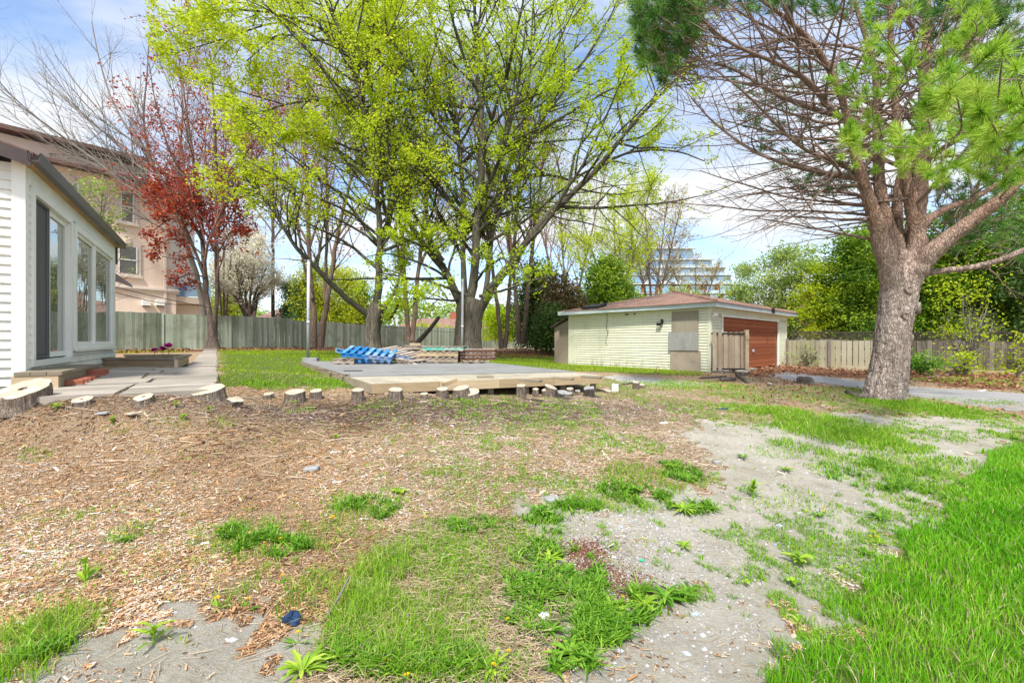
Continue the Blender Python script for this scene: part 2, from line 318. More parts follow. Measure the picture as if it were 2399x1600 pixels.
def tubes(P, R, sides):
    """P (B,K,3) R (B,K) -> verts, quads"""
    B, K, _ = P.shape
    T = np.gradient(P, axis=1); T /= np.linalg.norm(T, axis=2, keepdims=True)+1e-9
    ref = np.where(np.abs(T[:, :1, 2:3]) > .8, np.array([1., 0, 0]), np.array([0, 0, 1.]))
    ref = np.repeat(ref, K, 1)
    X = np.cross(T, ref); X /= np.linalg.norm(X, axis=2, keepdims=True)+1e-9
    Y = np.cross(T, X)
    a = np.linspace(0, 2*np.pi, sides, endpoint=False)
    V = P[:, :, None]+R[:, :, None, None]*(np.cos(a)[:, None]*X[:, :, None]+np.sin(a)[:, None]*Y[:, :, None])
    idx = np.arange(B*K*sides).reshape(B, K, sides)
    i0 = idx[:, :-1]; i1 = idx[:, 1:]
    Fq = np.stack([i0, np.roll(i0, -1, 2), np.roll(i1, -1, 2), i1], -1).reshape(-1, 4)
    return V.reshape(-1, 3), Fq
# value noise
_tab = np.random.default_rng(3).random((256, 256))
def vnoise(x, y, s=1.0):
    x = np.asarray(x, float)*s+100.3; y = np.asarray(y, float)*s+57.7
    xi = np.floor(x).astype(int); yi = np.floor(y).astype(int); fx = x-xi; fy = y-yi
    fx = fx*fx*(3-2*fx); fy = fy*fy*(3-2*fy)
    g = lambda a, b: _tab[a % 256, b % 256]
    return (g(xi, yi)*(1-fx)+g(xi+1, yi)*fx)*(1-fy)+(g(xi, yi+1)*(1-fx)+g(xi+1, yi+1)*fx)*fy
def fbm(x, y, s=1.0): return (vnoise(x, y, s)+.5*vnoise(x, y, s*2.1)+.25*vnoise(x, y, s*4.3))/1.75
# ------------------------------------------------------------------ terrain (drop below eye height)
CP = [(29,5.0,.52),(119,4.1,.54),(457,4.7,.56),(505,24,.38),(268,21,.45),(684,26,.42),(600,7,.56),(715,13,.69),(700,9.5,.70),(560,14,.50),(620,9,.62),(1000,12,.72),(860,8,.74),(870,6.1,.76),
 (1100,6.9,.84),(1400,8.4,.88),(1250,42,.55),(1150,14.5,.71),(1000,25,.48),(1665,14.3,1.0),(1335,18.8,.98),(1842,19.6,1.05),(1600,11,1.0),(1500,28,.9),
 (2050,16.5,1.12),(2390,15.6,1.15),(2111,8.7,1.14),(2399,7.6,1.2),(1750,7.2,1.08),(60,4.4,.78),(500,5.3,.80),(830,5.9,.83),(1100,6.4,.87),(1450,8.0,.92),
 (1200,4.0,1.15),(600,3.75,1.06),(60,3.5,.98),(1800,4.3,1.24),(2350,4.7,1.32),(1200,1.75,1.35),(60,1.55,1.22),(2350,1.85,1.46),(1200,-3,1.45),
 (-1500,5,.52),(-600,10,.50),(200,60,.5),(1200,60,.6),(2200,60,1.1),(4000,8,1.3)]
_c = np.array([((p-HX)/F*abs(d), d, D) for p, d, D in CP])
def _phi(r): return np.sqrt(r*r+.3)
_A = np.zeros((len(_c)+3,)*2); _r = np.hypot(_c[:, None, 0]-_c[None, :, 0], _c[:, None, 1]-_c[None, :, 1])
_A[:len(_c), :len(_c)] = _phi(_r)-np.eye(len(_c))*.02; _A[:len(_c), -3] = 1; _A[:len(_c), -2] = _c[:, 0]; _A[:len(_c), -1] = _c[:, 1]; _A[-3:, :len(_c)] = _A[:len(_c), -3:].T
_w = np.linalg.solve(_A, np.r_[_c[:, 2], 0, 0, 0])
def gz(x, y, bumps=True):
    x = np.asarray(x, float); y = np.asarray(y, float)
    xc = np.clip(x, -45, 35); yc = np.clip(y, -3, 60)
    D = _w[-3]+_w[-2]*xc+_w[-1]*yc
    for k in range(len(_c)): D = D+_w[k]*_phi(np.hypot(xc-_c[k, 0], yc-_c[k, 1]))
    D = np.clip(D, .3, 1.7)
    z = CZ-D
    if bumps:
        near = np.clip((9-y)/3, 0, 1)
        z = z+near*(.045*(fbm(x, y, 1.1)-.5)+.030*(fbm(x, y, 4.3)-.5)+.008*(fbm(x, y, 14)-.5))
    return z
def W(px, py, d): return np.array([(px-HX)/F*d, d, CZ+(HY-py)/F*d])
def hit(px, py):
    """pixel of the photo -> point on the terrain"""
    ds = np.concatenate([np.arange(1, 12, .02), np.arange(12, 70, .1)])
    x = (px-HX)/F*ds; z = CZ-(py-HY)/F*ds; g = gz(x, ds)
    k = np.argmax(z <= g)
    if z[k] > g[k]: k = len(ds)-1
    return np.array([x[k], ds[k], g[k]])
def hits(pts): return [hit(*p) for p in pts]
def inpoly(x, y, poly):
    r = np.zeros(np.shape(x), bool); n = len(poly)
    for i in range(n):
        x1, y1 = poly[i][:2]; x2, y2 = poly[(i+1) % n][:2]
        c = ((y1 > y) != (y2 > y)) & (x < (x2-x1)*(y-y1)/(y2-y1+1e-12)+x1); r ^= c
    return r

def dirty(name, base, dirt, zmax):
    """paint with rain streaks and mud splashed up from the ground"""
    m = M[name]; N = m.node_tree.nodes; L = m.node_tree.links; b = [n for n in N if n.type == 'BSDF_PRINCIPLED'][0]
    src = b.inputs['Base Color'].links[0].from_socket; sz = N.new('ShaderNodeSeparateXYZ'); L.new(obj_coord(N, L), sz.inputs[0])
    mr = N.new('ShaderNodeMapRange'); mr.inputs[1].default_value = zmax; mr.inputs[2].default_value = 0; L.new(sz.outputs['Z'], mr.inputs[0])
    n = noise(N, L, obj_coord(N, L, (2, 2, 1)), 3, 6, .7); r = ramp(N, [(.42, (0, 0, 0)), (.66, (1, 1, 1))]); L.new(n, r.inputs[0])
    st = noise(N, L, obj_coord(N, L, (5, 5, .35)), 2.2, 5, .7); r2 = ramp(N, [(.52, (0, 0, 0)), (.75, (1, 1, 1))]); L.new(st, r2.inputs[0])
    f = math_(N, L, 'ADD', math_(N, L, 'MULTIPLY', math_(N, L, 'MULTIPLY', mr.outputs[0], r.outputs[0]), .8), math_(N, L, 'MULTIPLY', r2.outputs[0], .28), True)
    L.new(mixc(N, L, f, src, dirt), b.inputs['Base Color'])
dirty('siding_green', None, (.30,.30,.19), .5); dirty('siding_white', None, (.46,.44,.36), .5); dirty('stucco', None, (.52,.42,.35), .6)
# ------------------------------------------------------------------ ground zones (world polygons)
Z_LAWN = [p[:2] for p in hits([(2399,1022),(2288,1100),(2255,1189),(2177,1227),(2122,1271),(2078,1327),(2010,1375),(1945,1404),(1975,1455),(2045,1480),(2030,1510),(1918,1498),(1873,1537),(1790,1598)])]+[(.9,1.2),(.9,-2),(14,-2),(14,5.5),(7,5.5)]
Z_SAND = [[p[:2] for p in hits(q)] for q in (
 [(1340,1598),(1420,1530),(1600,1450),(1650,1380),(1520,1345),(1420,1300),(1300,1300),(1320,1240),(1400,1190),(1520,1165),(1700,1130),(1690,1070),(1590,1020),(1640,985),(1750,990),(1880,1000),(1960,965),(2100,980),(2230,975),(2399,985),(2399,1050),(2280,1150),(2150,1290),(2000,1420),(1940,1560),(1700,1598)],
 [(80,1598),(180,1525),(320,1445),(450,1425),(560,1435),(640,1470),(660,1530),(700,1598)],
 [(1180,1200),(1280,1140),(1390,1180),(1330,1240),(1290,1290)],
 [(1180,1290),(1300,1250),(1420,1290),(1600,1360),(1600,1450),(1440,1540),(1300,1560),(1220,1500),(1180,1400)])]
Z_SAND[0][-1:] = [(.75,1.0),(.2,1.0)]; Z_SAND[1] += [(-.5,1.0),(-2.2,1.0)]
Z_BACK = [[p[:2] for p in hits(q)] for q in (
 [(514,822),(519,905),(640,910),(780,905),(850,912),(900,880),(1100,868),(1410,872),(1640,882),(1660,868),(1330,846),(1320,835),(1100,823),(760,823),(520,817)],
 [(270,828),(430,826),(430,818),(270,823)])]
Z_GRASS = [[p[:2] for p in hits(q)] for q in (
 [(780,1598),(740,1500),(770,1420),(840,1370),(900,1290),(960,1225),(1100,1205),(1240,1240),(1310,1290),(1320,1360),(1440,1400),(1340,1470),(1260,1598)],)]
Z_GRASS[0] += [(.1,1.1),(-.7,1.1)]
Z_LITTER = [[p[:2] for p in hits(q)] for q in (
 [(1080,822),(1310,822),(1310,838),(1150,838)], [(270,824),(520,818),(1000,815),(1000,823),(520,823),(270,829)],
 [(1760,858),(1842,858),(2060,872),(2040,888),(1900,880),(1740,884)], [(2120,862),(2399,880),(2399,915),(2250,908),(2110,885)])]
Z_ROAD = [p[:2] for p in hits([(1800,880),(1840,872),(1960,886),(2120,904),(2250,912),(2399,922),(2399,966),(2280,950),(2120,925),(1990,905),(1880,895)])]+[(11.5,6.8),(11.5,9.5)]
Z_ROAD = Z_ROAD[:6]+[tuple(hit(2399,922)[:2]), (14,8.9), (14,6.2)]+Z_ROAD[6:11]
Z_GRAVEL = [p[:2] for p in hits([(1410,884),(1440,878),(1620,893),(1700,905),(1600,905),(1480,900)])]
def zmask(polys, x, y, jit=.12, sc=3.0):
    if isinstance(polys[0][0], (int, float, np.floating)): polys = [polys]
    xx = x+jit*2*(fbm(x, y, sc)-.5)+jit*(vnoise(x, y, sc*4)-.5); yy = y+jit*2*(fbm(x+31, y-17, sc)-.5)+jit*(vnoise(x+9, y, sc*4)-.5)
    r = np.zeros(np.shape(x), bool)
    for p in polys: r |= inpoly(xx, yy, p)
    return r
def axis(segs):
    a = [segs[0][0]]
    for (lo, hi, st) in segs:
        n = max(1, int(round((hi-lo)/st))); a += list(lo+(hi-lo)*np.arange(1, n+1)/n)
    return np.array(a)
GX = axis([(-400,-60,40),(-60,-20,1.0),(-20,-8,.25),(-8,-4,.07),(-4,5,.035),(5,9,.06),(9,20,.25),(20,60,1.5),(60,400,40)])
GY = axis([(-30,-4,4),(-4,1,.25),(1,6,.035),(6,10,.06),(10,26,.2),(26,60,1),(60,600,30)])
X, Y = np.meshgrid(GX, GY); Zg = gz(X, Y)
nx, ny = len(GX), len(GY)
Vg = np.stack([X, Y, Zg], -1).reshape(-1, 3)
i = np.arange((ny-1)*nx).reshape(ny-1, nx)[:, :-1].ravel()
gm = make_mesh('ground', Vg, [np.stack([i, i+1, i+nx+1, i+nx], 1)], None, True)
x, y = Vg[:, 0], Vg[:, 1]
mL = zmask(Z_LAWN, x, y, .10, 5); mS = zmask(Z_SAND, x, y, .34, 4); mB = zmask(Z_BACK, x, y, .2); mG = zmask(Z_GRASS, x, y, .14)
mT = zmask(Z_LITTER, x, y, .3); mR = zmask(Z_ROAD, x, y, .15); mV = zmask(Z_GRAVEL, x, y, .1)
far = y > 45
def colattr(me, name, r, g, b):
    a = me.color_attributes.new(name, 'FLOAT_COLOR', 'POINT')
    a.data.foreach_set('color', np.stack([r, g, b, np.ones_like(r)], 1).astype(np.float32).ravel())
f = lambda m: m.astype(float)
colattr(gm, 'zA', f(mS | mV), f(mL | mB | far), f(mT))
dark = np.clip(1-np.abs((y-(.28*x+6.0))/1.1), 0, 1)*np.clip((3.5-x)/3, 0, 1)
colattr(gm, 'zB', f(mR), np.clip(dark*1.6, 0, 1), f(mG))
def ground_mat():
    m, N, L, o = mat_new('ground'); v = obj_coord(N, L)
    zA = N.new('ShaderNodeSeparateColor'); a = attr(N, 'zA'); L.new(a.outputs['Color'], zA.inputs[0])
    zB = N.new('ShaderNodeSeparateColor'); a = attr(N, 'zB'); L.new(a.outputs['Color'], zB.inputs[0])
    n1 = noise(N, L, v, 2.2, 8, .7); n2 = noise(N, L, v, 30, 6, .75); n3 = noise(N, L, v, 110, 3, .7)
    # mulch: stretched fibres
    vs = obj_coord(N, L, (1, 2.6, 1)); f1 = noise(N, L, vs, 42, 5, .8, 1.5)
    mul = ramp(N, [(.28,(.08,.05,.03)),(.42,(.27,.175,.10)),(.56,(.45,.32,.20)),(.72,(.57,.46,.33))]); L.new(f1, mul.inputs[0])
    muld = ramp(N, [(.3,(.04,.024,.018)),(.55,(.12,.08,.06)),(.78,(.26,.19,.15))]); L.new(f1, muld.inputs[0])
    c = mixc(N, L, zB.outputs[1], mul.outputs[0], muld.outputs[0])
    gr = ramp(N, [(.4,(0,0,0)),(.7,(1,1,1))]); L.new(n1, gr.inputs[0])
    c = mixc(N, L, math_(N, L, 'MULTIPLY', gr.outputs[0], .35), c, (.30,.25,.20))
    vor = N.new('ShaderNodeTexVoronoi'); vor.inputs['Scale'].default_value = 46; L.new(v, vor.inputs['Vector'])
    sd = ramp(N, [(.3,(.26,.23,.175)),(.44,(.40,.365,.295)),(.56,(.49,.455,.38)),(.75,(.58,.545,.47))]); L.new(math_(N, L, 'ADD', math_(N, L, 'MULTIPLY', n1, .6), math_(N, L, 'MULTIPLY', n2, .4)), sd.inputs[0])
    sp = ramp(N, [(.1,(1,1,1)),(.28,(0,0,0))]); L.new(vor.outputs['Distance'], sp.inputs[0])
    stone = mixc(N, L, .6, vor.outputs['Color'], (.42,.42,.44))
    sc = mixc(N, L, math_(N, L, 'MULTIPLY', sp.outputs[0], .45), sd.outputs[0], stone)
    c = mixc(N, L, zA.outputs[0], c, sc)
    go = ramp(N, [(.3,(.04,.07,.01)),(.5,(.10,.15,.025)),(.75,(.24,.25,.09))]); L.new(n2, go.inputs[0])
    c = mixc(N, L, zA.outputs[1], c, go.outputs[0])
    gg = ramp(N, [(.3,(.11,.11,.04)),(.5,(.30,.26,.14)),(.75,(.48,.40,.27))]); L.new(n2, gg.inputs[0])
    c = mixc(N, L, math_(N, L, 'MULTIPLY', zB.outputs[2], .9), c, gg.outputs[0])
    lt = ramp(N, [(.3,(.05,.022,.014)),(.5,(.19,.09,.05)),(.7,(.40,.25,.15))]); L.new(n2, lt.inputs[0])
    c = mixc(N, L, zA.outputs[2], c, lt.outputs[0])
    asp = ramp(N, [(.3,(.30,.29,.28)),(.6,(.40,.39,.38)),(.8,(.42,.32,.24))]); L.new(math_(N, L, 'ADD', math_(N, L, 'MULTIPLY', n1, .8), math_(N, L, 'MULTIPLY', n3, .2)), asp.inputs[0])
    c = mixc(N, L, zB.outputs[0], c, asp.outputs[0])
    h = math_(N, L, 'ADD', math_(N, L, 'MULTIPLY', f1, .7), math_(N, L, 'ADD', math_(N, L, 'MULTIPLY', n2, .6), math_(N, L, 'MULTIPLY', n3, .35)))
    bsdf(N, L, o, c, .95, h, .9, .028, 0, .1); return m
g = link('ground', gm, ground_mat()); g['kind'] = 'structure'

# ------------------------------------------------------------------ scatter helpers
def rand_pts(n, dmin, dmax, xr=1.25, fall=1.0):
    """random points on the terrain in the view wedge, density falling with distance"""
    u = RNG.random(n); d = dmin*(dmax/dmin)**u if fall == 2 else (dmin+(dmax-dmin)*u if fall == 1 else np.sqrt(dmin**2+(dmax**2-dmin**2)*u))
    X = (RNG.random(n)*2-1)*xr*d
    return X, d
def blades(P, h, wd, lean=.5, seg=3, az=None, dirs=None):
    n = len(P); a = RNG.random(n)*2*np.pi if az is None else az
    sx = np.stack([np.cos(a), np.sin(a), np.zeros(n)], 1); b = a+np.pi/2+RNG.normal(0, .6, n)
    ln = np.stack([np.cos(b), np.sin(b), np.zeros(n)], 1)*(np.abs(RNG.normal(0, lean, n))*h)[:, None]
    Vs = []
    for k in range(seg):
        t = k/seg; c = P+ln*t**1.8+np.array([0, 0, 1.])*(h*t*(1-.18*t))[:, None]
        w_ = (wd*(1-.75*t**1.5))[:, None]/2; Vs += [c-sx*w_, c+sx*w_]
    Vs.append(P+ln+np.array([0, 0, 1.])*(h*.82)[:, None])
    V = np.stack(Vs, 1); m = 2*seg+1; o = (np.arange(n)*m)[:, None]
    F4 = np.concatenate([o+np.array([2*k, 2*k+1, 2*k+3, 2*k+2]) for k in range(seg-1)]); F3 = o+np.array([2*seg-2, 2*seg-1, 2*seg])
    return V.reshape(-1, 3), F4, F3, m
def grass_obj(name, P, h, wd, mat, lean=.5, seg=3, rnd=None):
    V, F4, F3, m = blades(P, h, wd, lean, seg)
    r = RNG.random(len(P)) if rnd is None else rnd
    o = link(name, make_mesh(name, V, [F4, F3], np.repeat(r, m)), mat); o['kind'] = 'stuff'; return o
def chips(name, P, ln, wd, th, mat, tilt=.25, rnd=None, az=None, loc=None, parent=None):
    n = len(P); a = RNG.random(n)*2*np.pi if az is None else az; t = RNG.normal(0, tilt, n); ro = RNG.normal(0, .5, n)
    ux = np.stack([np.cos(a)*np.cos(t), np.sin(a)*np.cos(t), np.sin(t)], 1)
    vy = np.stack([-np.sin(a), np.cos(a), np.zeros(n)], 1); wz = np.cross(ux, vy); vy, wz = vy*np.cos(ro)[:, None]+wz*np.sin(ro)[:, None], wz*np.cos(ro)[:, None]-vy*np.sin(ro)[:, None]
    c = []
    for s3 in (-1, 1):
        for (s1, s2) in ((-1, -.6), (1, -.35), (.9, .7), (-.95, .5)):
            c.append(P+ux*(ln*.5*s1)[:, None]+vy*(wd*.5*s2)[:, None]+wz*(th*.5*s3)[:, None])
    V = np.stack(c, 1).reshape(-1, 3); o = (np.arange(n)*8)[:, None]
    F = np.concatenate([o+np.array(q) for q in ([4,5,6,7],[0,1,5,4],[1,2,6,5],[2,3,7,6],[3,0,4,7])])
    r = RNG.random(n) if rnd is None else rnd
    ob = link(name, make_mesh(name, V, [F], np.repeat(r, 8)), mat, parent)
    if parent is None: ob['kind'] = 'stuff'
    return ob
def with_z(x, y, dz=0): return np.stack([x, y, gz(x, y)+dz], 1)
EX = []      # keep-out polygons: patio, platform, house, garage
def excl(x, y):
    r = np.zeros(len(x), bool)
    for p in EX: r |= inpoly(x, y, p)
    return r
def kd(n, *a): pass
# ------------------------------------------------------------------ house on the left
C0 = np.array([-5.56, 5.0]); HU = np.array([-.5566, .8308]); HV = np.array([.8308, .5566])
ZP = CZ-.52
def H2(u, v, z=0.0): p = C0+HU*u+HV*v; return np.array([p[0], p[1], z])
HAX = np.array([[HU[0], HU[1], 0], [HV[0], HV[1], 0], [0, 0, 1]])
def hbox(mb, u0, u1, v0, v1, z0, z1, r=None):
    mb.box(H2((u0+u1)/2, (v0+v1)/2, (z0+z1)/2), (abs(u1-u0), abs(v1-v0), abs(z1-z0)), HAX, r)
def siding(mb, fn, s0, s1, z0, z1, pitch, dep=.018, top=None):
    dep = max(dep, .026); g0 = .010
    """lap siding: fn(s, out, z) -> point; sawtooth courses between z0 and z1"""
    n = int(math.ceil((z1-z0)/pitch)); 
    for k in range(n):
        a = z0+k*pitch; b = min(a+pitch, z1)
        sa = s0 if top is None or a < top[0] else s0+(b-top[0])/top[1]
        if sa >= s1 or b-a < .02: continue
        mb.quad(fn(sa, dep, a+g0), fn(s1, dep, a+g0), fn(s1, .004, b), fn(sa, .004, b), r=.5)
        mb.quad(fn(sa, .0, a), fn(s1, .0, a), fn(s1, dep, a+g0), fn(sa, dep, a+g0), r=.5)
        mb.quad(fn(sa, .0, a), fn(s1, .0, a), fn(s1, .004, a), fn(sa, .004, a), r=.5)
house = empty('house', H2(2.6, -2, ZP), 'white sided house with dark gutter, sliding door and large window beside the patio', 'house')
hl = tuple(house.location)
def hb(): return MB(hl)
ZT = CZ+2.0
fw = lambda s, o, z: H2(s, o, z)            # wall facing the patio
ff = lambda s, o, z: H2(-o, -s, z)          # gable wall facing the camera
m = hb()
for (a, b, z0, z1) in ((.1,.17,ZP,ZT-.18),(1.86,1.98,ZP,ZT-.18),(4.98,5.14,ZP,ZT-.18),(.17,1.86,ZP,CZ-.30),(1.98,4.98,ZP,CZ-.14)): siding(m, fw, a, b, z0, z1, .1)
m.build('side_siding', 'siding_white', house)
m = hb(); siding(m, ff, .085, 5.5, ZP-.2, ZT+1.2, .105, .02, (ZT, .30))
m.build('front_siding', 'siding_white', house)
m = hb(); hbox(m, -.025, .10, -.085, .025, ZP-.15, ZT+.05); m.build('corner_board', 'trim_white', house)
m = hb(); hbox(m, 5.14, 5.24, -.1, .03, ZP-.1, ZT+.02); m.build('corner_board', 'trim_white', house)
m = hb(); hbox(m, .1, 5.14, -.02, .035, ZT-.18, ZT+.0); m.build('frieze_board', 'trim_white', house)
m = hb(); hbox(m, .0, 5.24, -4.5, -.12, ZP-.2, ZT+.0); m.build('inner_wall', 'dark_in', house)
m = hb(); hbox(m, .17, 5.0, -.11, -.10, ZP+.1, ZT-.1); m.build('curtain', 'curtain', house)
# foundation / soffit
m = hb(); hbox(m, -.16, 5.30, .0, .10, ZT-.0, ZT+.03); m.build('soffit_board', 'soffit_wood', house)
m = hb()
prof = [(.10,ZT+.0),(.18,ZT-.005),(.205,ZT+.10),(.19,ZT+.105),(.172,ZT+.02),(.115,ZT+.02),(.105,ZT+.105),(.09,ZT+.105)]
for a, b in zip(prof, prof[1:]+prof[:1]): m.quad(H2(-.24, *a), H2(5.32, *a), H2(5.32, *b), H2(-.24, *b), .5)
m.raw([H2(-.24, *p) for p in prof[:5]], F3=[[0,1,2],[0,2,4],[2,3,4]]); m.raw([H2(5.32, *p) for p in prof[:5]], F3=[[0,1,2],[0,2,4],[2,3,4]])
m.build('gutter', 'gutter', house)
m = hb()   # roof slab rising away from the eave
V = []
sl = .30
for (v, z) in ((.13, ZT+.11), (-4.2, ZT+.11+4.33*sl)):
    for u in (-.22, 5.30): V.append(H2(u, v, z)); V.append(H2(u, v, z-.09))
m.raw(V, [[0,2,6,4],[1,5,7,3],[0,1,3,2],[0,4,5,1],[2,3,7,6]]); m.build('roof', 'roof_far', house)
m = hb()   # rake fascia, dark
a0, a1 = H2(-.235, .12, ZT-.06), H2(-.235, -4.2, ZT-.06+4.33*sl); b0, b1 = a0+[0,0,.15], a1+[0,0,.15]
hh = H2(.02, 0, 0)-H2(0, 0, 0)
m.raw([a0,a1,b1,b0,a0+hh,a1+hh,b1+hh,b0+hh], [[0,1,2,3],[7,6,5,4],[0,4,5,1],[3,2,6,7],[0,3,7,4]]); m.build('rake_board', 'gutter', house)
# far gable end gutter return; dark box also stands in for downpipe shade
m = hb(); hbox(m, 5.24, 5.30, -.5, .06, ZT-.35, ZT+.02); m.build('eave_return_shade', 'gutter', house)
# sliding door
dz0, dz1 = CZ-.205, CZ+1.74
door = hb(); d = door
def frame(mb, u0, u1, z0, z1, w, v0, v1):
    hbox(mb, u0, u1, v0, v1, z0, z0+w); hbox(mb, u0, u1, v0, v1, z1-w, z1); hbox(mb, u0, u0+w, v0, v1, z0+w, z1-w); hbox(mb, u1-w, u1, v0, v1, z0+w, z1-w)
frame(d, .17, 1.86, CZ-.30, dz1+.08, .075, -.04, .045); do = d.build('sliding_door', 'trim_white', house)
m = hb(); frame(m, .25, .95, dz0, dz1, .035, -.03, .0); hbox(m, .26,.94,-.022,-.018,dz0+.04,dz1-.04); hbox(m,.44,.47,-.018,-.002,dz0+.04,dz1-.04); hbox(m,.86,.90,-.018,-.002,dz0+.04,dz1-.04); m.build('screen_panel', 'screen', do)
m = hb(); frame(m, .95, 1.78, dz0, dz1, .07, -.055, -.01); m.build('door_sash', 'trim_white', do)
m = hb(); hbox(m, 1.02, 1.71, -.04, -.03, dz0+.07, dz1-.07); m.build('glass_pane', 'glass', do)
# picture window with two panes
wz0, wz1 = CZ-.05, CZ+1.70
m = hb(); frame(m, 1.98, 4.98, wz0-.09, wz1+.10, .10, -.04, .05); hbox(m, 1.96, 5.0, .05, .085, wz0-.10, wz0-.05); wi = m.build('picture_window', 'trim_white', house)
m = hb(); hbox(m, 3.30, 3.40, -.04, .035, wz0, wz1); m.build('mullion', 'trim_white', wi)
for (a, b) in ((2.08, 3.30), (3.40, 4.88)):
    m = hb(); frame(m, a, b, wz0, wz1, .05, -.03, .015); fr = m.build('window_sash', 'trim_white', wi)
    m = hb(); hbox(m, a+.05, b-.05, -.015, -.008, wz0+.05, wz1-.05); m.build('glass_pane', 'glass', wi)
EX.append([H2(-.1,.1)[:2], H2(-.1,-6)[:2], H2(5.4,-6)[:2], H2(5.4,.1)[:2]])
# small awning of the wall further back
aw = MB(tuple(H2(5.6,-.4,CZ+.6))); 
p = [W(255,632,10.6), W(255,652,10.6), W(303,671,10.6), W(300,664,10.6)]
m = aw; q = [a+np.array([-.25,.4,.02]) for a in p]
m.raw(p+q, [[0,3,7,4],[0,1,2,3],[1,5,6,2],[3,2,6,7],[4,7,6,5]]); tag(m.build('porch_canopy', 'gutter'), 'small dark brown sloping canopy sticking out behind the far corner of the white house', 'canopy')
# step
st = empty('wooden_step', H2(.6,.2,ZP), 'low weathered wooden step in front of the sliding door', 'step')
m = MB(st.location)
for k in range(3): hbox(m, -.36, 1.62, .02+k*.125, .02+k*.125+.12, CZ-.375, CZ-.335)
m.build('tread', 'timber_grey', st)
m = MB(st.location); hbox(m, -.34, 1.6, .04, .37, CZ-.52, CZ-.375); m.build('riser', 'timber_grey', st)
m = MB(st.location); hbox(m, -.352, -.341, .0, .36, CZ-.56, CZ-.376); m.build('end_beam', 'timber_pale', st)
# bricks in a row along the step
for k in range(7):
    m = MB(H2(-.12+k*.205, .43, ZP)); ax = HAX.copy(); a = random.uniform(-.12, .12)
    c, s_ = math.cos(a), math.sin(a); ax = np.array([[c, s_, 0], [-s_, c, 0], [0, 0, 1]])@HAX
    hgt = .065 if k < 5 else .13
    m.box(H2(-.12+k*.205, .43+.03*(k > 4), ZP+.006+hgt/2), (.095, .19, hgt), ax)
    o = m.build('brick', 'brick'); bm_ = o.modifiers.new('b', 'BEVEL'); bm_.width = .006; bm_.segments = 2
    ordn = ['nearest', 'second nearest', 'third nearest', 'middle', 'third farthest', 'second farthest', 'farthest'][k]
    tag(o, ordn+' red brick in the row lying along the wooden step', 'brick', 'red bricks beside the step')
# ------------------------------------------------------------------ patio slabs
mp_ = MB((0,0,0))
rows = np.cumsum([0]+[random.choice([.42,.55,.62,.75]) for _ in range(45)])-1.6
edge0 = [-.2,.3,1.1,1.84]
for i_, (ua, ub) in enumerate(zip(rows[:-1], rows[1:])):
    if ub > 20: break
    uc = (ua+ub)/2
    if uc < -.8: cuts = [.3, 1.02, 1.84]
    elif uc < -.35: cuts = [.3, 1.02, 1.84]
    elif uc < 3.6: cuts = [.42, 1.12, 1.84] if i_ % 2 else [.42, .98, 1.84]
    else: cuts = [1.3, 1.84] if i_ % 3 else [1.28, 1.84]
    for a, b in zip(cuts[:-1], cuts[1:]):
        g_ = .022; tl = random.uniform(-.006, .006)
        pts = [(ua+g_, a+g_), (ub-g_, a+g_), (ub-g_, b-g_+(random.uniform(-.03,.03) if b == 1.84 else 0)), (ua+g_, b-g_+(random.uniform(-.03,.03) if b == 1.84 else 0))]
        if uc < -1.2: pts = [(max(q[0], -1.5+(.0 if q[1] < 1 else -.1)), q[1]) for q in pts]
        V = [H2(u, v, 0) for u, v in pts]
        V = [np.array([q[0], q[1], max(ZP, float(gz(q[0], q[1], False)))+.012+tl]) for q in V]; Vb = [q-[0,0,.09] for q in V]
        mp_.raw(V+Vb, [[0,3,2,1],[0,1,5,4],[1,2,6,5],[2,3,7,6],[3,0,4,7]], r=RNG.random())
M['slab'] = wood_mat('slab', [(.15,(.20,.175,.145)),(.4,(.33,.295,.25)),(.9,(.47,.41,.37))], (1,1,1), 2.2, (.18,.165,.12), .6)
po = mp_.build('patio', 'slab'); po['kind'] = 'structure'
EX.append([H2(-1.5,.3)[:2], H2(20,.9)[:2], H2(20,1.8)[:2], H2(-1.55,1.8)[:2]]); EX.append([H2(-1,0)[:2], H2(6.1,0)[:2], H2(6.1,1.25)[:2], H2(-1,1.25)[:2]])
# planter
pl = empty('garden_bed', H2(4.9,.6,ZP), 'low raised garden bed of pale timber filled with dark soil beside the patio path', 'garden bed')
A = [H2(4.16,.0), H2(3.35,1.18), H2(5.9,1.24), H2(6.3,.05)]
def wall_seg(mb, p, q, th, z0, z1, r=None):
    p = np.array(p[:2]); q = np.array(q[:2]); d_ = q-p; l = np.hypot(*d_); d_ /= l
    mb.box(((p+q)[0]/2, (p+q)[1]/2, (z0+z1)/2), (l, th, z1-z0), [[d_[0], d_[1], 0], [-d_[1], d_[0], 0], [0, 0, 1]], r)
m = MB(pl.location)
for a, b in ((0,1),(1,2),(2,3)):
    for k in range(2): wall_seg(m, A[a], A[b], .045, ZP+.005+k*.085, ZP+.085+k*.085)
m.build('side_board', 'timber_pale', pl)
m = MB(pl.location)
for a, b in ((0,1),(1,2),(2,3)): wall_seg(m, A[a]*1.0, A[b]*1.0, .16, ZP+.176, ZP+.212+.001*a)
m.build('top_rail', 'timber_grey', pl)
m = MB(pl.location); m.prism([a[:2] for a in A], ZP+.0, ZP+.13); m.build('soil', 'soil', pl)
m = MB(pl.location)
for k in (1,): 
    q = A[1]; m.box((q[0]+.02, q[1]-.03, ZP+.088), (.09, .05, .172), HAX)
m.build('corner_post', 'timber_pale', pl)
EX.append([a[:2] for a in A])
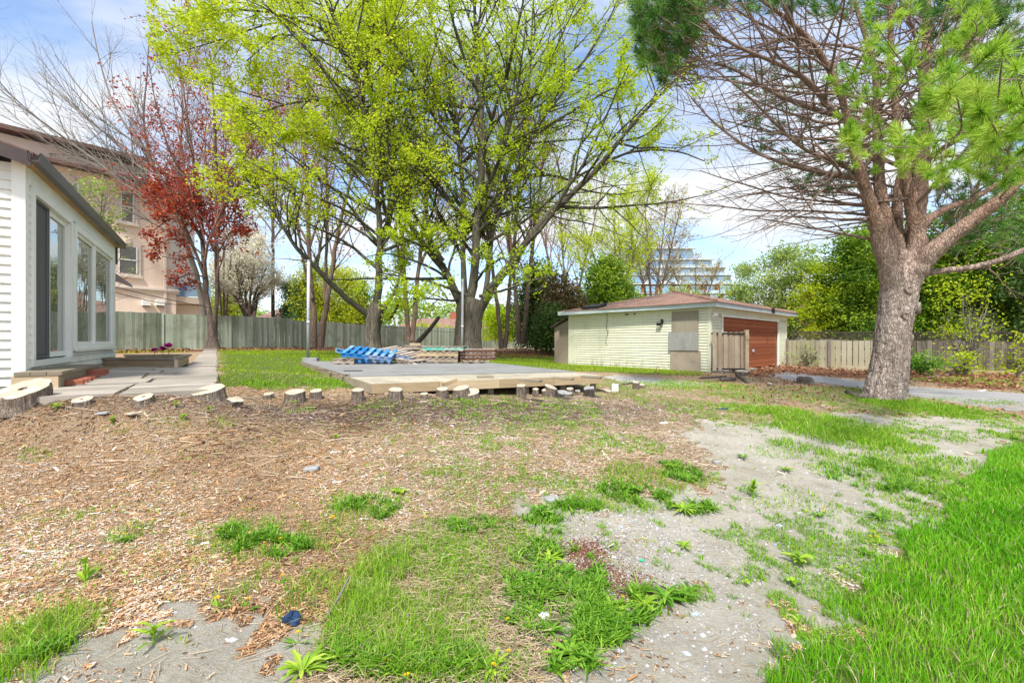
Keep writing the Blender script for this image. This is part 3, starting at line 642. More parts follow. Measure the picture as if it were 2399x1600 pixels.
def flower(px, py, d, r, label, k):
    c = W(px, py, d); fl = empty('flower', c-[0,0,.12], label, 'flower', 'magenta flowers in the garden bed'); m = MB(fl.location)
    n = 26
    for j in range(n):
        a = RNG.random()*2*np.pi; e = RNG.random()*1.3; dr = np.array([math.cos(a)*math.cos(e), math.sin(a)*math.cos(e), math.sin(e)])
        t = np.cross(dr, [0,0,1.]); t /= np.linalg.norm(t)+1e-6; p = c+dr*r*.3; 
        m.raw([p-t*r*.1, p+dr*r*.5-t*r*.4, p+dr*r*.9+[0,0,-.01], p+dr*r*.5+t*r*.4, p+t*r*.1], [[0,1,3,4]], [[1,2,3]], r=RNG.random())
    m.build('petals', 'petal_magenta', fl)
    m = MB(fl.location); m.tube([c-[0,0,.16], c], [.006,.004], 5); m.build('stem', 'weed', fl)
flower(362, 824, 9.2, .085, 'low magenta flower at the left of three in the garden bed', 0)
flower(382, 822, 9.0, .10, 'wide magenta flower in the middle of the garden bed', 1)
flower(396, 814, 9.0, .10, 'tallest magenta flower in the garden bed', 2)
# ------------------------------------------------------------------ wooden platform
def backp(px, py, z): d = (CZ-z)*F/(py-HY); return np.array([(px-HX)/F*d, d])
ZD = CZ-.60
PF = [backp(870,899,ZD), backp(1411,879,ZD)]; PB = [backp(706,847,ZD), backp(1150,850.5,ZD)]
plat = empty('wooden_platform', (*((PF[0]+PF[1])/2), ZD-.2), 'large low wooden platform with grey plywood deck and pale timber front', 'platform')
def lerp(a, b, t): return a+(b-a)*t
m = MB(plat.location)
for k in range(12):         # pale plywood strip along the front
    t0, t1 = k/12, (k+1)/12
    P4 = [lerp(PF[0], PF[1], t0+.001), lerp(PF[0], PF[1], t1-.001)]
    bk = [lerp(PF[0], PB[0], .17), lerp(PF[1], PB[1], .17)]
    Q = [lerp(bk[0], bk[1], t1-.001), lerp(bk[0], bk[1], t0+.001)]
    z = ZD-.001*random.random(); pts = [P4[0], P4[1], Q[0], Q[1]]
    m.raw([(*p, z) for p in pts]+[(*p, z-.02) for p in pts], [[0,1,2,3],[0,4,5,1],[2,6,7,3],[1,5,6,2],[3,7,4,0]], r=.35+.5*RNG.random())
m.build('front_deck', 'plywood', plat)
m = MB(plat.location)
for i_ in range(5):
    for j in range(5):
        s0, s1 = .172+i_*.1656, .172+(i_+1)*.1656-.003
        off = .1*(i_ % 2); t0, t1 = max(0, j*.22-off), min(1, (j+1)*.22-off-.0015)
        pts = [lerp(lerp(PF[0], PB[0], s0), lerp(PF[1], PB[1], s0), t0), lerp(lerp(PF[0], PB[0], s0), lerp(PF[1], PB[1], s0), t1), lerp(lerp(PF[0], PB[0], s1), lerp(PF[1], PB[1], s1), t1), lerp(lerp(PF[0], PB[0], s1), lerp(PF[1], PB[1], s1), t0)]
        z = ZD+.012+.006*random.random()
        m.raw([(*p, z) for p in pts]+[(*p, z-.02) for p in pts], [[0,1,2,3],[0,4,5,1],[2,6,7,3],[1,5,6,2],[3,7,4,0]])
m.build('grey_deck', 'deck_grey', plat)
m = MB(plat.location)
def beam(p, q, n, mat='timber_new', h=.15, z1=ZD-.02, th=.04):
    for k in range(n): wall_seg(m, lerp(p, q, k/n+.0008), lerp(p, q, (k+1)/n-.0008), th, z1-h, z1, None)
beam(PF[0], PF[1], 4, h=.138, z1=ZD-.003); m.build('front_beam', 'timber_new', plat)
q1 = lerp(PF[0], PB[0], .17)
m = MB(plat.location); beam(PF[0]+[.0,.03], q1, 1, h=.138, z1=ZD-.004); m.build('side_beam', 'timber_grey', plat)
m = MB(plat.location); beam(q1+[-.02,0], PB[0], 3, h=.10, z1=ZD-.01); m.build('side_beam', 'timber_grey', plat)
m = MB(plat.location); beam(PF[1]+[.03,.02], PB[1], 4, h=.12, z1=ZD-.008); m.build('side_beam', 'timber_grey', plat)
for t in (.05,.3,.46,.62,.8,.96):
    m = MB(plat.location); p = lerp(PF[0], PF[1], t)+[0,.15]; z0 = float(gz(*p)); m.box((p[0], p[1], (z0+ZD-.16)/2-.02), (.09,.09, max(.04, ZD-.16-z0+.1))); m.build('support_block', 'timber_grey', plat)
EX.append([PF[0]-[.1,.0], PF[1]+[.1,0], PB[1]+[.1,.1], PB[0]-[.1,-.1]])
def plank(name, px, py, L_, w_, th, ang, z, label, mat='timber_grey', cat='plank', group='planks on the platform', tilt=0, dy=0):
    c = backp(px, py, z); c = np.array([c[0], c[1]+dy, z+th/2])
    a = math.radians(ang); ax = np.array([[math.cos(a)*math.cos(tilt), math.sin(a)*math.cos(tilt), math.sin(tilt)], [-math.sin(a), math.cos(a), 0], [-math.cos(a)*math.sin(tilt), -math.sin(a)*math.sin(tilt), math.cos(tilt)]])
    m = MB(c); m.box(c, (L_, w_, th), ax); o = m.build(name, mat); b = o.modifiers.new('b', 'BEVEL'); b.width = .004
    tag(o, label, cat, group); return o
plank('plank', 1137, 884, .27, .16, .035, 8, ZD+.003, 'short plank offcut lying alone near the middle of the platform front')
plank('plank', 1243, 893, .34, .14, .035, -25, ZD+.003, 'grey plank overhanging the platform edge above the squat stumps', tilt=-.04, dy=-.02)
plank('plank', 1320, 889, .32, .14, .035, -25, ZD+.003, 'grey plank overhanging the edge, second from the right end of the platform', tilt=-.04)
plank('plank', 1386, 886, .32, .14, .035, -25, ZD+.003, 'grey plank overhanging the edge at the right end of the platform', tilt=-.04)
plank('plank', 1054, 899, .22, .06, .05, 35, ZD+.003, 'small tilted timber offcut on the platform edge above a stump', 'timber_new', tilt=.25)
plank('plank', 760, 868, .5, .06, .012, -40, ZD+.018, 'thin brown lath lying near the left edge of the grey deck', 'pallet_rust')
plank('plank', 800, 878, .35, .05, .012, -20, ZD+.018, 'short brown lath on the seam of the grey and pale deck', 'pallet_rust')
plank('plank', 828, 869, .35, .07, .012, 8, ZD+.02, 'thin dark board scrap lying on the grey deck left of centre', 'black')
for (px, tt) in ((1000, .0), (1137, 0), (1215, 0), (1306, 0), (1376, 0)): pass
# small concrete block at the back corner
m = MB((*PB[0], ZD)); m.box((PB[0][0]+.25, PB[0][1]+.1, ZD+.06), (.42,.2,.11)); tag(m.build('concrete_block', 'stone'), 'grey concrete block on the platform corner at the foot of the left metal pole', 'block')
# ------------------------------------------------------------------ metal poles
def pole(px, ytop, d, label, g):
    b = np.array([(px-HX)/F*d, d]); z0 = float(gz(*b)); z1 = CZ+(HY-ytop)/F*d
    e = empty('metal_pole', (*b, z0), label, 'pole', g); m = MB(e.location); r = .045
    m.tube([(*b, z0-.05), (*(b+[.02,0]), z1)], [r, r], 12); m.build('shaft', 'pole', e, True)
    m = MB(e.location); m.tube([(b[0]+.02, b[1], z1), (b[0]+.02, b[1], z1+.03)], [r*1.15, r*1.05], 12); m.build('cap', 'pole', e, True)
    m = MB(e.location); m.tube([(b[0]+.01, b[1], z0+1.2), (b[0]+.01, b[1], z0+1.3)], [r*1.12, r*1.12], 12); m.build('coupling', 'pole', e, True)
    m = MB(e.location); m.tube([(b[0]+.02, b[1]-.05, z1-.1), (b[0]+.04, b[1]-.09, z1-.14)], [.006, .006], 5); m.build('hook', 'wire', e)
pole(722, 612, 13.6, 'grey metal pole standing at the left rear corner of the platform', 'metal poles around the platform')
pole(1083, 655, 16.3, 'grey metal pole behind the pallets in front of the large maple trunk', 'metal poles around the platform')
# ------------------------------------------------------------------ pallets
def pallet(px, py, wpx, d, mat, label, yaw=0, pitch=0, roll=0, size=(1.2, 1.0, .14), nslat=7, z=None, group='old pallets piled on the platform', deckmat=None, solid=None):
    c = W(px, py, d) if z is None else np.array([(px-HX)/F*d, d, z])
    e = empty('pallet', c, label, 'pallet', group)
    Lx, Ly, H = size
    def add(mb, cx, cy, cz, sx, sy, sz): mb.box((c[0]+cx, c[1]+cy, c[2]+cz), (sx, sy, sz))
    m = MB(c)
    for k in range(nslat): add(m, -Lx/2+.05+k*(Lx-.1)/(nslat-1), 0, H-.011, .1, Ly, .02)
    m.build('top_slats', deckmat or mat, e)
    m = MB(c)
    for s_ in (-1, 0, 1): add(m, 0, s_*(Ly/2-.045), H/2, Lx-.004, .05, H-.046)
    m.build('stringer', solid or mat, e)
    m = MB(c)
    for k in (0, .5, 1): add(m, -Lx/2+.06+k*(Lx-.12), 0, .011, .1, Ly-.01, .02)
    m.build('bottom_slats', mat, e)
    e.rotation_euler = (pitch, roll, yaw); return e
def spallet(px, py, d, mat, label, **k):   # slats run sideways
    e = pallet(px, py, 0, d, mat, label, **k); return e
# blue heap
zt = ZD+.02
pallet(868, 0, 0, 11.9, 'pallet_blue', 'blue pallet lying flat under the tilted blue pallet', yaw=.25, z=zt, size=(1.1,.9,.13))
pallet(868, 0, 0, 11.7, 'pallet_blue', 'topmost blue pallet tilted with its slats facing the sky', yaw=.12, pitch=.17, roll=.10, z=zt+.20, size=(1.25,1.0,.13))
pallet(842, 0, 0, 12.3, 'pallet_blue', 'blue pallet leaning at the left rear of the blue heap', yaw=.75, pitch=.08, roll=.22, z=zt+.14, size=(1.1,.8,.12))
pallet(945, 0, 0, 12.3, 'pallet_blue', 'half broken blue and grey pallet sloping to the right of the blue heap', yaw=-.3, pitch=.1, roll=.20, z=zt+.19, size=(1.1,.9,.12), deckmat='pallet_grey')
pallet(960, 0, 0, 12.0, 'pallet_grey', 'broken grey pallet lying low between the blue heap and the stack', yaw=-.55, pitch=.05, roll=.1, z=zt+.03, size=(.9,.8,.1))
pallet(818, 0, 0, 11.5, 'pallet_grey', 'small pale pallet at the left end of the heap', yaw=-.12, z=zt, size=(.55,.6,.14), nslat=4)
# stack
pallet(1030, 0, 0, 12.4, 'pallet_grey', 'bottom pallet of the weathered stack, open blocks facing the camera', z=zt, size=(1.15,1.0,.15))
pallet(1032, 0, 0, 12.4, 'pallet_grey', 'second pallet of the weathered stack with bare orange boards', z=zt+.155, size=(1.12,1.0,.16), solid='timber_new')
pallet(1045, 0, 0, 12.4, 'pallet_grey', 'third pallet of the stack with teal paint on its edge', z=zt+.32, size=(1.1,1.0,.13), solid='paint_teal')
pallet(985, 0, 0, 13.0, 'pallet_grey', 'grey pallet at the upper left corner of the weathered stack', z=zt+.33, yaw=.3, roll=.03, size=(.9,1.0,.13))
for k, lb in enumerate(('lowest brown pallet of the right hand stack', 'middle brown pallet of the right hand stack', 'topmost brown pallet of the right hand stack')):
    pallet(1122, 0, 0, 12.5, 'pallet_rust', lb, z=zt+.06+k*.105, size=(.95,.9,.1), nslat=8, deckmat='pallet_grey')
pallet(1115, 0, 0, 12.0, 'pallet_grey', 'thin grey pallet on the deck in front of the brown pallets', z=zt, size=(.7,.5,.06), yaw=.2, nslat=5)
m = MB(W(1113, 838, 12.2)); c = m.loc
plank('plank', 962, 849, .9, .09, .02, -40, zt+.03, 'loose board sloping down at the right of the blue pallets', 'pallet_grey', tilt=-.2)
c = W(975, 806, 12.6); m = MB(c); m.box((c[0], c[1], zt+.5), (.30,.25,.07)); tag(m.build('timber_block', 'timber_new'), 'short timber block on top of the pallet stack', 'wood block')
M['timber_tan'] = wood_mat('timber_tan', [(.15,(.30,.22,.15)),(.5,(.42,.33,.25)),(.9,(.55,.46,.37))], (6,6,.8), 3, (.2,.14,.09), .5)
# ------------------------------------------------------------------ garage
G0 = np.array([6.456, 14.3]); GL = np.array([-.670, .742]); GR = np.array([.733, .680]); ZG = CZ-1.0
GAX = np.array([[GR[0], GR[1], 0], [-GR[1], GR[0], 0], [0, 0, 1]]); LAX = np.array([[GL[0], GL[1], 0], [-GL[1], GL[0], 0], [0, 0, 1]])
def gp(l, r, z=0.0): p = G0+GL*l+GR*r; return np.array([p[0], p[1], z])
def lface(s, o, z): return gp(s, -o, z)
def rface(s, o, z): return gp(-o, s, z)
def gbox(mb, l0, l1, r0, r1, z0, z1, r=None): mb.box(gp((l0+l1)/2, (r0+r1)/2, (z0+z1)/2), (abs(r1-r0), abs(l1-l0), abs(z1-z0)), GAX, r)
ZE = CZ+1.13
gar = empty('garage', gp(3, 4, ZG), 'pale green sided garage with brown shingle roof and brown roll door', 'garage'); gl_ = tuple(gar.location)
m = MB(gl_); siding(m, lface, .08, 5.95, ZG-.0, ZE, .095, .02); m.build('side_siding', 'siding_green', gar)
m = MB(gl_)
for (a, b, z0, z1) in ((.08,.86,ZG,CZ+.84),(6.86,7.9,ZG-.08,CZ+.84)): siding(m, rface, a, b, z0, z1, .095, .02)
siding(m, rface, .08, 7.9, CZ+.91, ZE, .11, .012); m.build('front_siding', 'siding_green', gar)
m = MB(gl_); gbox(m, .0, 5.95, .02, .10, ZG-.1, ZE); gbox(m, .02, .1, .1, .86, ZG-.1, ZE); gbox(m, .02, .1, 6.86, 7.95, ZG-.1, ZE); gbox(m, .02, .1, .86, 6.86, CZ+.85, ZE); gbox(m, 5.9, 5.97, .1, 7.95, ZG, ZE); gbox(m, .1, 5.9, 7.87, 7.95, ZG, ZE); gbox(m, .0, 6, 0, 8, ZE+.0, ZE+.03); m.build('wall', 'siding_green', gar)
for q_ in ((-.03,.08,-.03,.08,ZG,ZE-.002),(5.93,6.02,-.03,.05,ZG,ZE-.002),(-.03,.05,7.88,7.97,ZG-.08,ZE-.002)): m = MB(gl_); gbox(m, *q_); m.build('corner_board', 'siding_green', gar)
for q_ in ((-.045,.02,.86,.92,ZG,CZ+.84),(-.045,.02,6.80,6.86,ZG-.05,CZ+.84),(-.045,.02,.80,6.90,CZ+.84,CZ+.91)): m = MB(gl_); gbox(m, *q_); m.build('door_trim', 'trim_white', gar)
m = MB(gl_); ov = .32; zf0, zf1 = ZE-.02, ZE+.13
gbox(m, -ov, 6+ov, -ov, -ov+.03, zf0, zf1); gbox(m, -ov, -ov+.03, -ov+.03, 8+ov, zf0, zf1); gbox(m, 6+ov-.03, 6+ov, -ov+.03, 8+ov, zf0, zf1); gbox(m, -ov+.03, 6+ov-.03, 8+ov-.03, 8+ov, zf0, zf1); m.build('fascia', 'trim_blue', gar)
m = MB(gl_); gbox(m, -ov+.03, 6+ov-.03, -ov+.03, 8+ov-.03, ZE-.004, ZE+.0); m.build('soffit', 'trim_white', gar)
m = MB(gl_); o2 = ov+.04; zr = zf1+.004; pk = CZ+2.12
e = [gp(-o2,-o2,zr), gp(-o2,8+o2,zr), gp(6+o2,8+o2,zr), gp(6+o2,-o2,zr)]; r1, r2 = gp(3,3.4,pk), gp(3,5.0,pk)
def sub(a, b, c, d, n=1): m.raw([a,b,c,d], [[0,1,2,3]])
m.raw(e+[r1,r2], [[0,1,5,4],[2,3,4,5]], [[1,2,5],[3,0,4]]); dz = np.array([0,0,.02]); m.raw([q for p in e for q in (p, p-dz)], [[0,1,3,2],[2,3,5,4],[4,5,7,6],[6,7,1,0]])
rf = m.build('roof', 'shingles', gar)
m = MB(gl_)
for a, b in ((e[0], r1), (r1, r2), (e[1], r2)): m.tube([a+(b-a)*.02+[0,0,.0], b+[0,0,.0]], [.06,.06], 6)
m.build('ridge_cap', 'shingles', rf)
m = MB(gl_); p = lambda l, r: gp(l, r, zr+(pk-zr)*min(1, (r+o2)/(3.4+o2))+.02)
V = [p(4.3,-.25), p(5.15,-.25), p(5.05,.45), p(4.4,.5)]; m.raw(V+[v+[0,0,.09] for v in V], [[4,5,6,7],[0,1,5,4],[1,2,6,5],[2,3,7,6],[3,0,4,7]]); m.build('tarp_patch', 'black', rf)
m = MB(gl_)
for k in range(6): gbox(m, .05, .075, .93, 6.79, ZG+.0+k*.305, ZG+.298+k*.305, r=RNG.random()); 
gbox(m, .08, .09, .9, 6.85, ZG, CZ+.84, r=0)
gd = m.build('garage_door', 'door_brown', gar)
m = MB(gl_)
for k in range(6):
    for j in range(4): gbox(m, .046, .05, 1.0+j*1.46, 2.36+j*1.46, ZG+.14+k*.305, ZG+.15+k*.305)
m.build('groove', 'dark_in', gd)
m = MB(gl_); gbox(m, .0, .05, 3.9, 4.0, ZG+.6, ZG+.7); m.build('handle', 'pole', gd)
m = MB(gl_); gbox(m, .095, .2, .85, 6.87, ZG-.12, CZ+.84); m.build('dark_gap', 'dark_in', gd)
# plywood boards over the side door
for (x0, x1, y0, y1, lb, mt, o_) in ((1576,1638,729,779,'pale water stained board', 'board_grey', .045),(1569,1639,779,821,'smooth grey board', 'board_mid', .075),(1573,1643,821,869,'brown chipboard with rough grain', 'osb', .045)):
    k0 = (x0-HX)/F; k1 = (x1-HX)/F
    tl = lambda k: (6.456-k*14.3)/(k*.742+.670)
    t0, t1 = tl(k0), tl(k1); tm = (t0+t1)/2; dm = (G0+GL*tm)[1]
    m = MB(gl_); gbox(m, t1, t0, -o_-.012, -o_+.0, CZ-(y1-HY)/F*dm, CZ-(y0-HY)/F*dm); b = m.build('door_board', mt, gar); b['label'] = lb
# wall bits
m = MB(gl_); gbox(m, .9+.75, .95+.75, -.12, -.02, CZ+.62, CZ+.78); gbox(m, 1.68, 1.85, -.14, -.10, CZ+.55, CZ+.66); m.build('wall_lamp', 'black', gar)
m = MB(gl_)
for (a, b) in ((3.05,3.2),(2.75,2.83)): gbox(m, a, b, -.035, -.02, ZE-.13, ZE-.09)
m.build('siding_hole', 'dark_in', gar)
m = MB(gl_); q = lambda l, z: gp(l, -.05, z)
m.tube([q(4.02,ZE+.1), q(4.02,ZE-.35), q(4.05,ZE-.6), q(3.97,ZE-.75), q(4.02,ZE-.95)], [.008]*5, 4); m.tube([q(4.05,ZE-.95), q(4.08,ZE-1.2), q(4.0,ZE-1.25)], [.007]*3, 4); m.build('loose_cable', 'wire', gar)
m = MB(gl_); gbox(m, -.14, -.03, .02, .10, CZ+.80, CZ+.86); gbox(m, -.2, -.1, -.02, .05, CZ+.84, CZ+.92); gbox(m, -.15, -.05, .16, .24, CZ+.83, CZ+.9); m.build('floodlight', 'trim_white', gar)
m = MB(gl_); gbox(m, -ov-.05, -ov, 4.9, 5.15, ZE+.08, ZE+.2); gbox(m, -ov-.1, -ov-.03, 4.95, 5.02, ZE-.02, ZE+.1); m.build('eave_lamp', 'black', gar)
m = MB(gl_); gbox(m, -.35, .0, .05, 3.2, ZG-.16, ZG+.02); m.build('threshold', 'concrete', gar)
EX.append([gp(-.1,-.1)[:2], gp(-.1,8)[:2], gp(6.9,8)[:2], gp(6.9,-.1)[:2]])
# OSB lean-to at the left end
ln = empty('lean_to_shed', gp(6.5, .8, ZG), 'narrow chipboard lean-to with dark sloping roof on the left end of the garage', 'shed')
m = MB(ln.location); V = [gp(6.05,.12,ZG-.0), gp(6.95,.12,ZG-.0), gp(6.95,.12,CZ+.62), gp(6.05,.12,CZ+.97)]; V2 = [v+np.array([GR[0],GR[1],0])*1.4 for v in V]
m.raw(V+V2, [[0,1,2,3],[1,5,6,2],[0,3,7,4],[4,7,6,5],[3,2,6,7]], r=.4); m.build('wall', 'osb', ln)
m = MB(ln.location); V = [gp(6.0,-.05,CZ+1.02), gp(7.05,-.05,CZ+.60), gp(7.05,1.6,CZ+.60), gp(6.0,1.6,CZ+1.02)]; m.raw(V+[v+[0,0,.06] for v in V], [[0,1,2,3],[4,7,6,5],[0,4,5,1],[1,5,6,2],[2,6,7,3],[3,7,4,0]]); m.build('roof', 'gutter', ln)
# gate in front of the garage door
gt = empty('slatted_gate', W(1712, 868, 14.1), 'half open gate of grey and pale upright boards standing before the garage door', 'gate')
m = MB(gt.location); d0 = 14.05; x0 = (1669-HX)/F*d0; x1 = (1742-HX)/F*d0; zb, zt_ = CZ-.93, CZ+.30
n = 6
for k in range(n): cx = x0+.06+k*(x1-x0-.1)/(n-1); m.box((cx, d0-.03+.012*k, (zb+zt_)/2), (.115,.02,zt_-zb+random.uniform(-.02,.02)), r=.3 if k % 2 else .8)
m.build('picket', 'timber_tan', gt)
m = MB(gt.location)
for k in range(n-1): cx = x0+.06+(k+.5)*(x1-x0-.1)/(n-1); m.box((cx, d0+.03, (zb+zt_)/2), (.1,.02,zt_-zb-.04), r=.6)
m.build('rear_picket', 'timber_new', gt)
m = MB(gt.location); 
for z in (zb+.05, zt_-.05): m = MB(gt.location); m.box(((x0+x1)/2, d0+.0, z), (x1-x0+.06,.035,.05)); m.build('rail', 'black', gt)
m = MB(gt.location); m.box((x1+.10, d0+.0, (zb+zt_)/2+.03), (.11,.10,zt_-zb+.08), r=.9); m.build('gate_post', 'timber_new', gt)
m = MB(gt.location); m.box((x1+.10, d0-.06, zt_-.16), (.1,.03,.14), r=.6); m.build('latch_block', 'timber_new', gt)
# ------------------------------------------------------------------ board fences
def fence(name, pts, hts, bw, gap, mat, label, parts=None, postmat=None, lat=None, base=.02):
    mid = pts[len(pts)//2]; f_ = empty(name, (mid[0], mid[1], float(gz(mid[0], mid[1]))), label, 'fence')
    for k in range(len(pts)-1):
        p = np.array(pts[k][:2]); q = np.array(pts[k+1][:2]); d_ = q-p; l = np.hypot(*d_); d_ = d_/l; nn = int(l/(bw+gap)); nrm = np.array([d_[1], -d_[0]])
        h = hts[k] if hasattr(hts, '__len__') else hts
        m = MB(f_.location); ax = np.array([[d_[0], d_[1], 0], [-d_[1], d_[0], 0], [0, 0, 1]])
        for j in range(nn):
            c = p+d_*(j+.5)*l/nn; z0 = float(gz(*c))-.03; zt2 = float(gz(*(p+d_*l*.5)))*.35+.65*float(gz(*c))+h+random.gauss(0,.008)
            a = random.gauss(0, .004); A2 = ax.copy(); A2[2] = [d_[0]*a, d_[1]*a, 1]
            m.box((c[0]+nrm[0]*random.uniform(0,.012), c[1]+nrm[1]*random.uniform(0,.012), (z0+zt2)/2), (bw*random.uniform(.96,1.0), .018, zt2-z0), A2, RNG.random())
        m.build('board_panel', mat, f_)
        m = MB(f_.location)
        for zz in (.35, h-.3): 
            c = (p+q)/2-nrm*.05; z0 = float(gz(*p))+zz; z1 = float(gz(*q))+zz
            a = np.array([*(p-nrm*.05), z0]); b = np.array([*(q-nrm*.05), z1]); m = MB(f_.location); m.tube([a, b], [.04,.04], 4); m.build('rail', postmat or mat, f_)
        m = MB(f_.location); z0 = float(gz(*p)); m.box((p[0]+nrm[0]*(.035 if lat is None else -.06), p[1]+nrm[1]*(.035 if lat is None else -.06), z0+h/2), (.09,.07,h+.1), ax, .95); m.build('post', postmat or mat, f_)
        if lat:
            m = MB(f_.location); z0 = float(gz(*p))+h; z1 = float(gz(*q))+h; H_ = lat; n2 = int(l/.085)
            for j in range(n2):
                for sg in (-1, 1):
                    s0 = j/n2; s1 = min(1, max(0, s0+sg*H_/l)); a = np.array([*(p+d_*l*s0), z0+(z1-z0)*s0]); b = np.array([*(p+d_*l*s1), z0+(z1-z0)*s1+H_*abs(s1-s0)*l/H_])
                    if abs(s1-s0) < 1e-3: continue
                    wv = np.array([d_[0]*.012, d_[1]*.012, 0]); off = np.array([nrm[0], nrm[1], 0])*.006*sg
                    m.raw([a-wv+off, a+wv+off, b+wv+off, b-wv+off], [[0,1,2,3]])
            wall_seg(m, p, q, .03, z0+H_-.02, z0+H_+.02)
            m.build('lattice_top', 'lattice', f_)
    return f_
bp_ = [((px-HX)/F*d, d) for px, d in ((240,20.2),(382,22.3),(540,24.2),(684,26.4))]
fence('board_fence', bp_, [1.86,1.80,1.80], .135, .002, 'fence_green', 'tall weathered green grey board fence behind the red leaved maple')
bp2 = [((px-HX)/F*d, d) for px, d in ((684,26.5),(800,29.2),(905,32),(983,34.5),(1120,38),(1270,43))]
fence('board_fence', bp2, [1.68,1.62,1.6,1.62,1.64], .14, .002, 'fence_green', 'lower run of green grey board fence behind the pallets and the big maple')
fence('picket_fence', [((px-HX)/F*d, d) for px, d in ((1846,19.6),(1945,18.0),(2070,16.6))], [1.12,1.13], .16, .022, 'fence_light', 'pale green tinted board fence between the garage and the pine', postmat='fence_dark', lat=None)
fence('lattice_fence', [((px-HX)/F*d, d) for px, d in ((1850,20.4),(1950,20.0),(2100,19.2),(2250,17.9),(2420,16.6),(2600,15.4))], [1.15]*5, .15, .01, 'fence_dark', 'dark weathered fence with diamond lattice top behind the pine and shrubs', postmat='fence_dark', lat=.34)
# ------------------------------------------------------------------ stucco building beyond the fence
BR = np.array([.59, .807]); BN = np.array([.807, -.59]); B0 = np.array([(413-HX)/F*26.5, 26.5])  # front right corner
def bpt(s, o, z): p = B0-BR*s+BN*o; return np.array([p[0], p[1], z])   # s: towards camera/left, o: outwards
BAX = np.array([[BR[0], BR[1], 0], [BN[0], BN[1], 0], [0, 0, 1]])
def bs(px): k = (px-HX)/F; return (B0[0]-k*B0[1])/(BR[0]-k*BR[1])
def bz(px, py): s = bs(px); return CZ+(HY-py)/F*(B0[1]-BR[1]*s)
def bbox(mb, s0, s1, o0, o1, z0, z1, r=None): mb.box(bpt((s0+s1)/2, (o0+o1)/2, (z0+z1)/2), (abs(s1-s0), abs(o1-o0), abs(z1-z0)), BAX, r)
bl = empty('stucco_building', bpt(6, -4, ZP), 'pink beige stucco three storey building beyond the fence', 'building'); bL = tuple(bl.location)
zb0 = 0.3; zc = bz(411, 679); ze = bz(411, 440); SM = 17
m = MB(bL); bbox(m, 0, SM, -9, 0, zb0, zc); bbox(m, .25, SM, -9, -.06, zc, ze-.1); m.build('wall', 'stucco', bl)
m = MB(bL)
for (a, b, c) in ((.0,.12,.10),(.12,.2,.16),(.2,.28,.08)): bbox(m, -c, SM, -8, c, zc-.25+a, zc-.25+b)
bbox(m, .05, SM, -.5, .15, ze-.42, ze-.3); m.build('cornice', 'stucco_trim', bl)
m = MB(bL)   # lower roof skirt
zk = ze+.0
V = [bpt(-.5,.55,zk-.12), bpt(SM,.55,zk-.12), bpt(SM,-1.3,zk+.45), bpt(.9,-1.3,zk+.45), bpt(-.5,-9,zk-.12), bpt(.9,-9,zk+.45)]
m.raw(V, [[0,3,2,1],[0,4,5,3]]); bbox(m, -.5, SM, .45, .55, zk-.3, zk-.12); bbox(m, -.5, SM, -9, .45, zk-.16, zk-.13); m.build('lower_roof', 'roof_far', bl)
za = bz(347, 362); zs = -.035   # attic eave, falling slightly towards the street
m = MB(bL); bbox(m, 1.6, SM, -9, -1.1, zk-.1, za-.55); m.build('attic_wall', 'stucco', bl)
m = MB(bL); zz1 = za+zs*SM
V = [bpt(.9,-.6,za), bpt(SM,-.6,zz1), bpt(SM,-5,zz1+.5), bpt(3.5,-5,za+.5), bpt(.9,-9,za), bpt(3.5,-9,za+.5)]
m.raw(V, [[0,3,2,1],[0,4,5,3]]); V = [bpt(.9,-.6,za), bpt(SM,-.6,zz1), bpt(SM,-.6,zz1-.22), bpt(.9,-.6,za-.22)]; m.raw(V+[v+np.array([BN[0],BN[1],0])*-.6 for v in V], [[0,1,2,3],[3,2,6,7],[0,3,7,4]]); m.build('upper_roof', 'roof_far', bl)
m = MB(bL); bbox(m, .5, .62, .0, .12, zb0, ze-.3); m.build('downpipe', 'stucco_trim', bl)
def bwin(x0, x1, y0, y1):
    s0, s1 = bs(x1), bs(x0); xm = (x0+x1)/2; z0, z1 = bz(xm, y1), bz(xm, y0); o_ = -.06 if z0 > zc else 0
    m = MB(bL); bbox(m, s0-.16, s1+.16, o_, o_+.07, z0-.12, z1+.16); bbox(m, s0-.24, s1+.24, o_, o_+.14, z0-.24, z0-.12); bbox(m, (s0+s1)/2-.12, (s0+s1)/2+.12, o_, o_+.12, z1+.16, z1+.42); fr = m.build('window', 'stucco_trim', bl)
    m = MB(bL); bbox(m, s0, s1, o_+.071, o_+.085, z0, z1); m.build('pane', 'glass_far', fr)
    m = MB(bL); bbox(m, s0, s1, o_+.086, o_+.11, (z0+z1)/2-.03, (z0+z1)/2+.03); bbox(m, s0, s0+.05, o_+.086, o_+.11, z0, z1); bbox(m, s1-.05, s1, o_+.086, o_+.11, z0, z1); m.build('sash', 'trim_white', fr)
bwin(283, 314, 452, 518); bwin(278, 322, 578, 640); bwin(150, 185, 430, 500)
m = MB(bL); s0, s1 = bs(357), bs(334); bbox(m, s0, s1, -1.1, -1.0, zk+.45, zk+1.3); m.build('attic_window', 'glass_far', bl)
for x in (342, 374):
    s_ = bs(x); z_ = bz(x, 710); m = MB(bL); bbox(m, s_-.19, s_+.19, 0, .25, z_-.16, z_+.16); v = m.build('wall_vent', 'trim_white', bl)
    m = MB(bL); bbox(m, s_-.16, s_+.16, .02, .22, z_-.2, z_-.165); m.build('vent_louvre', 'dark_in', v)
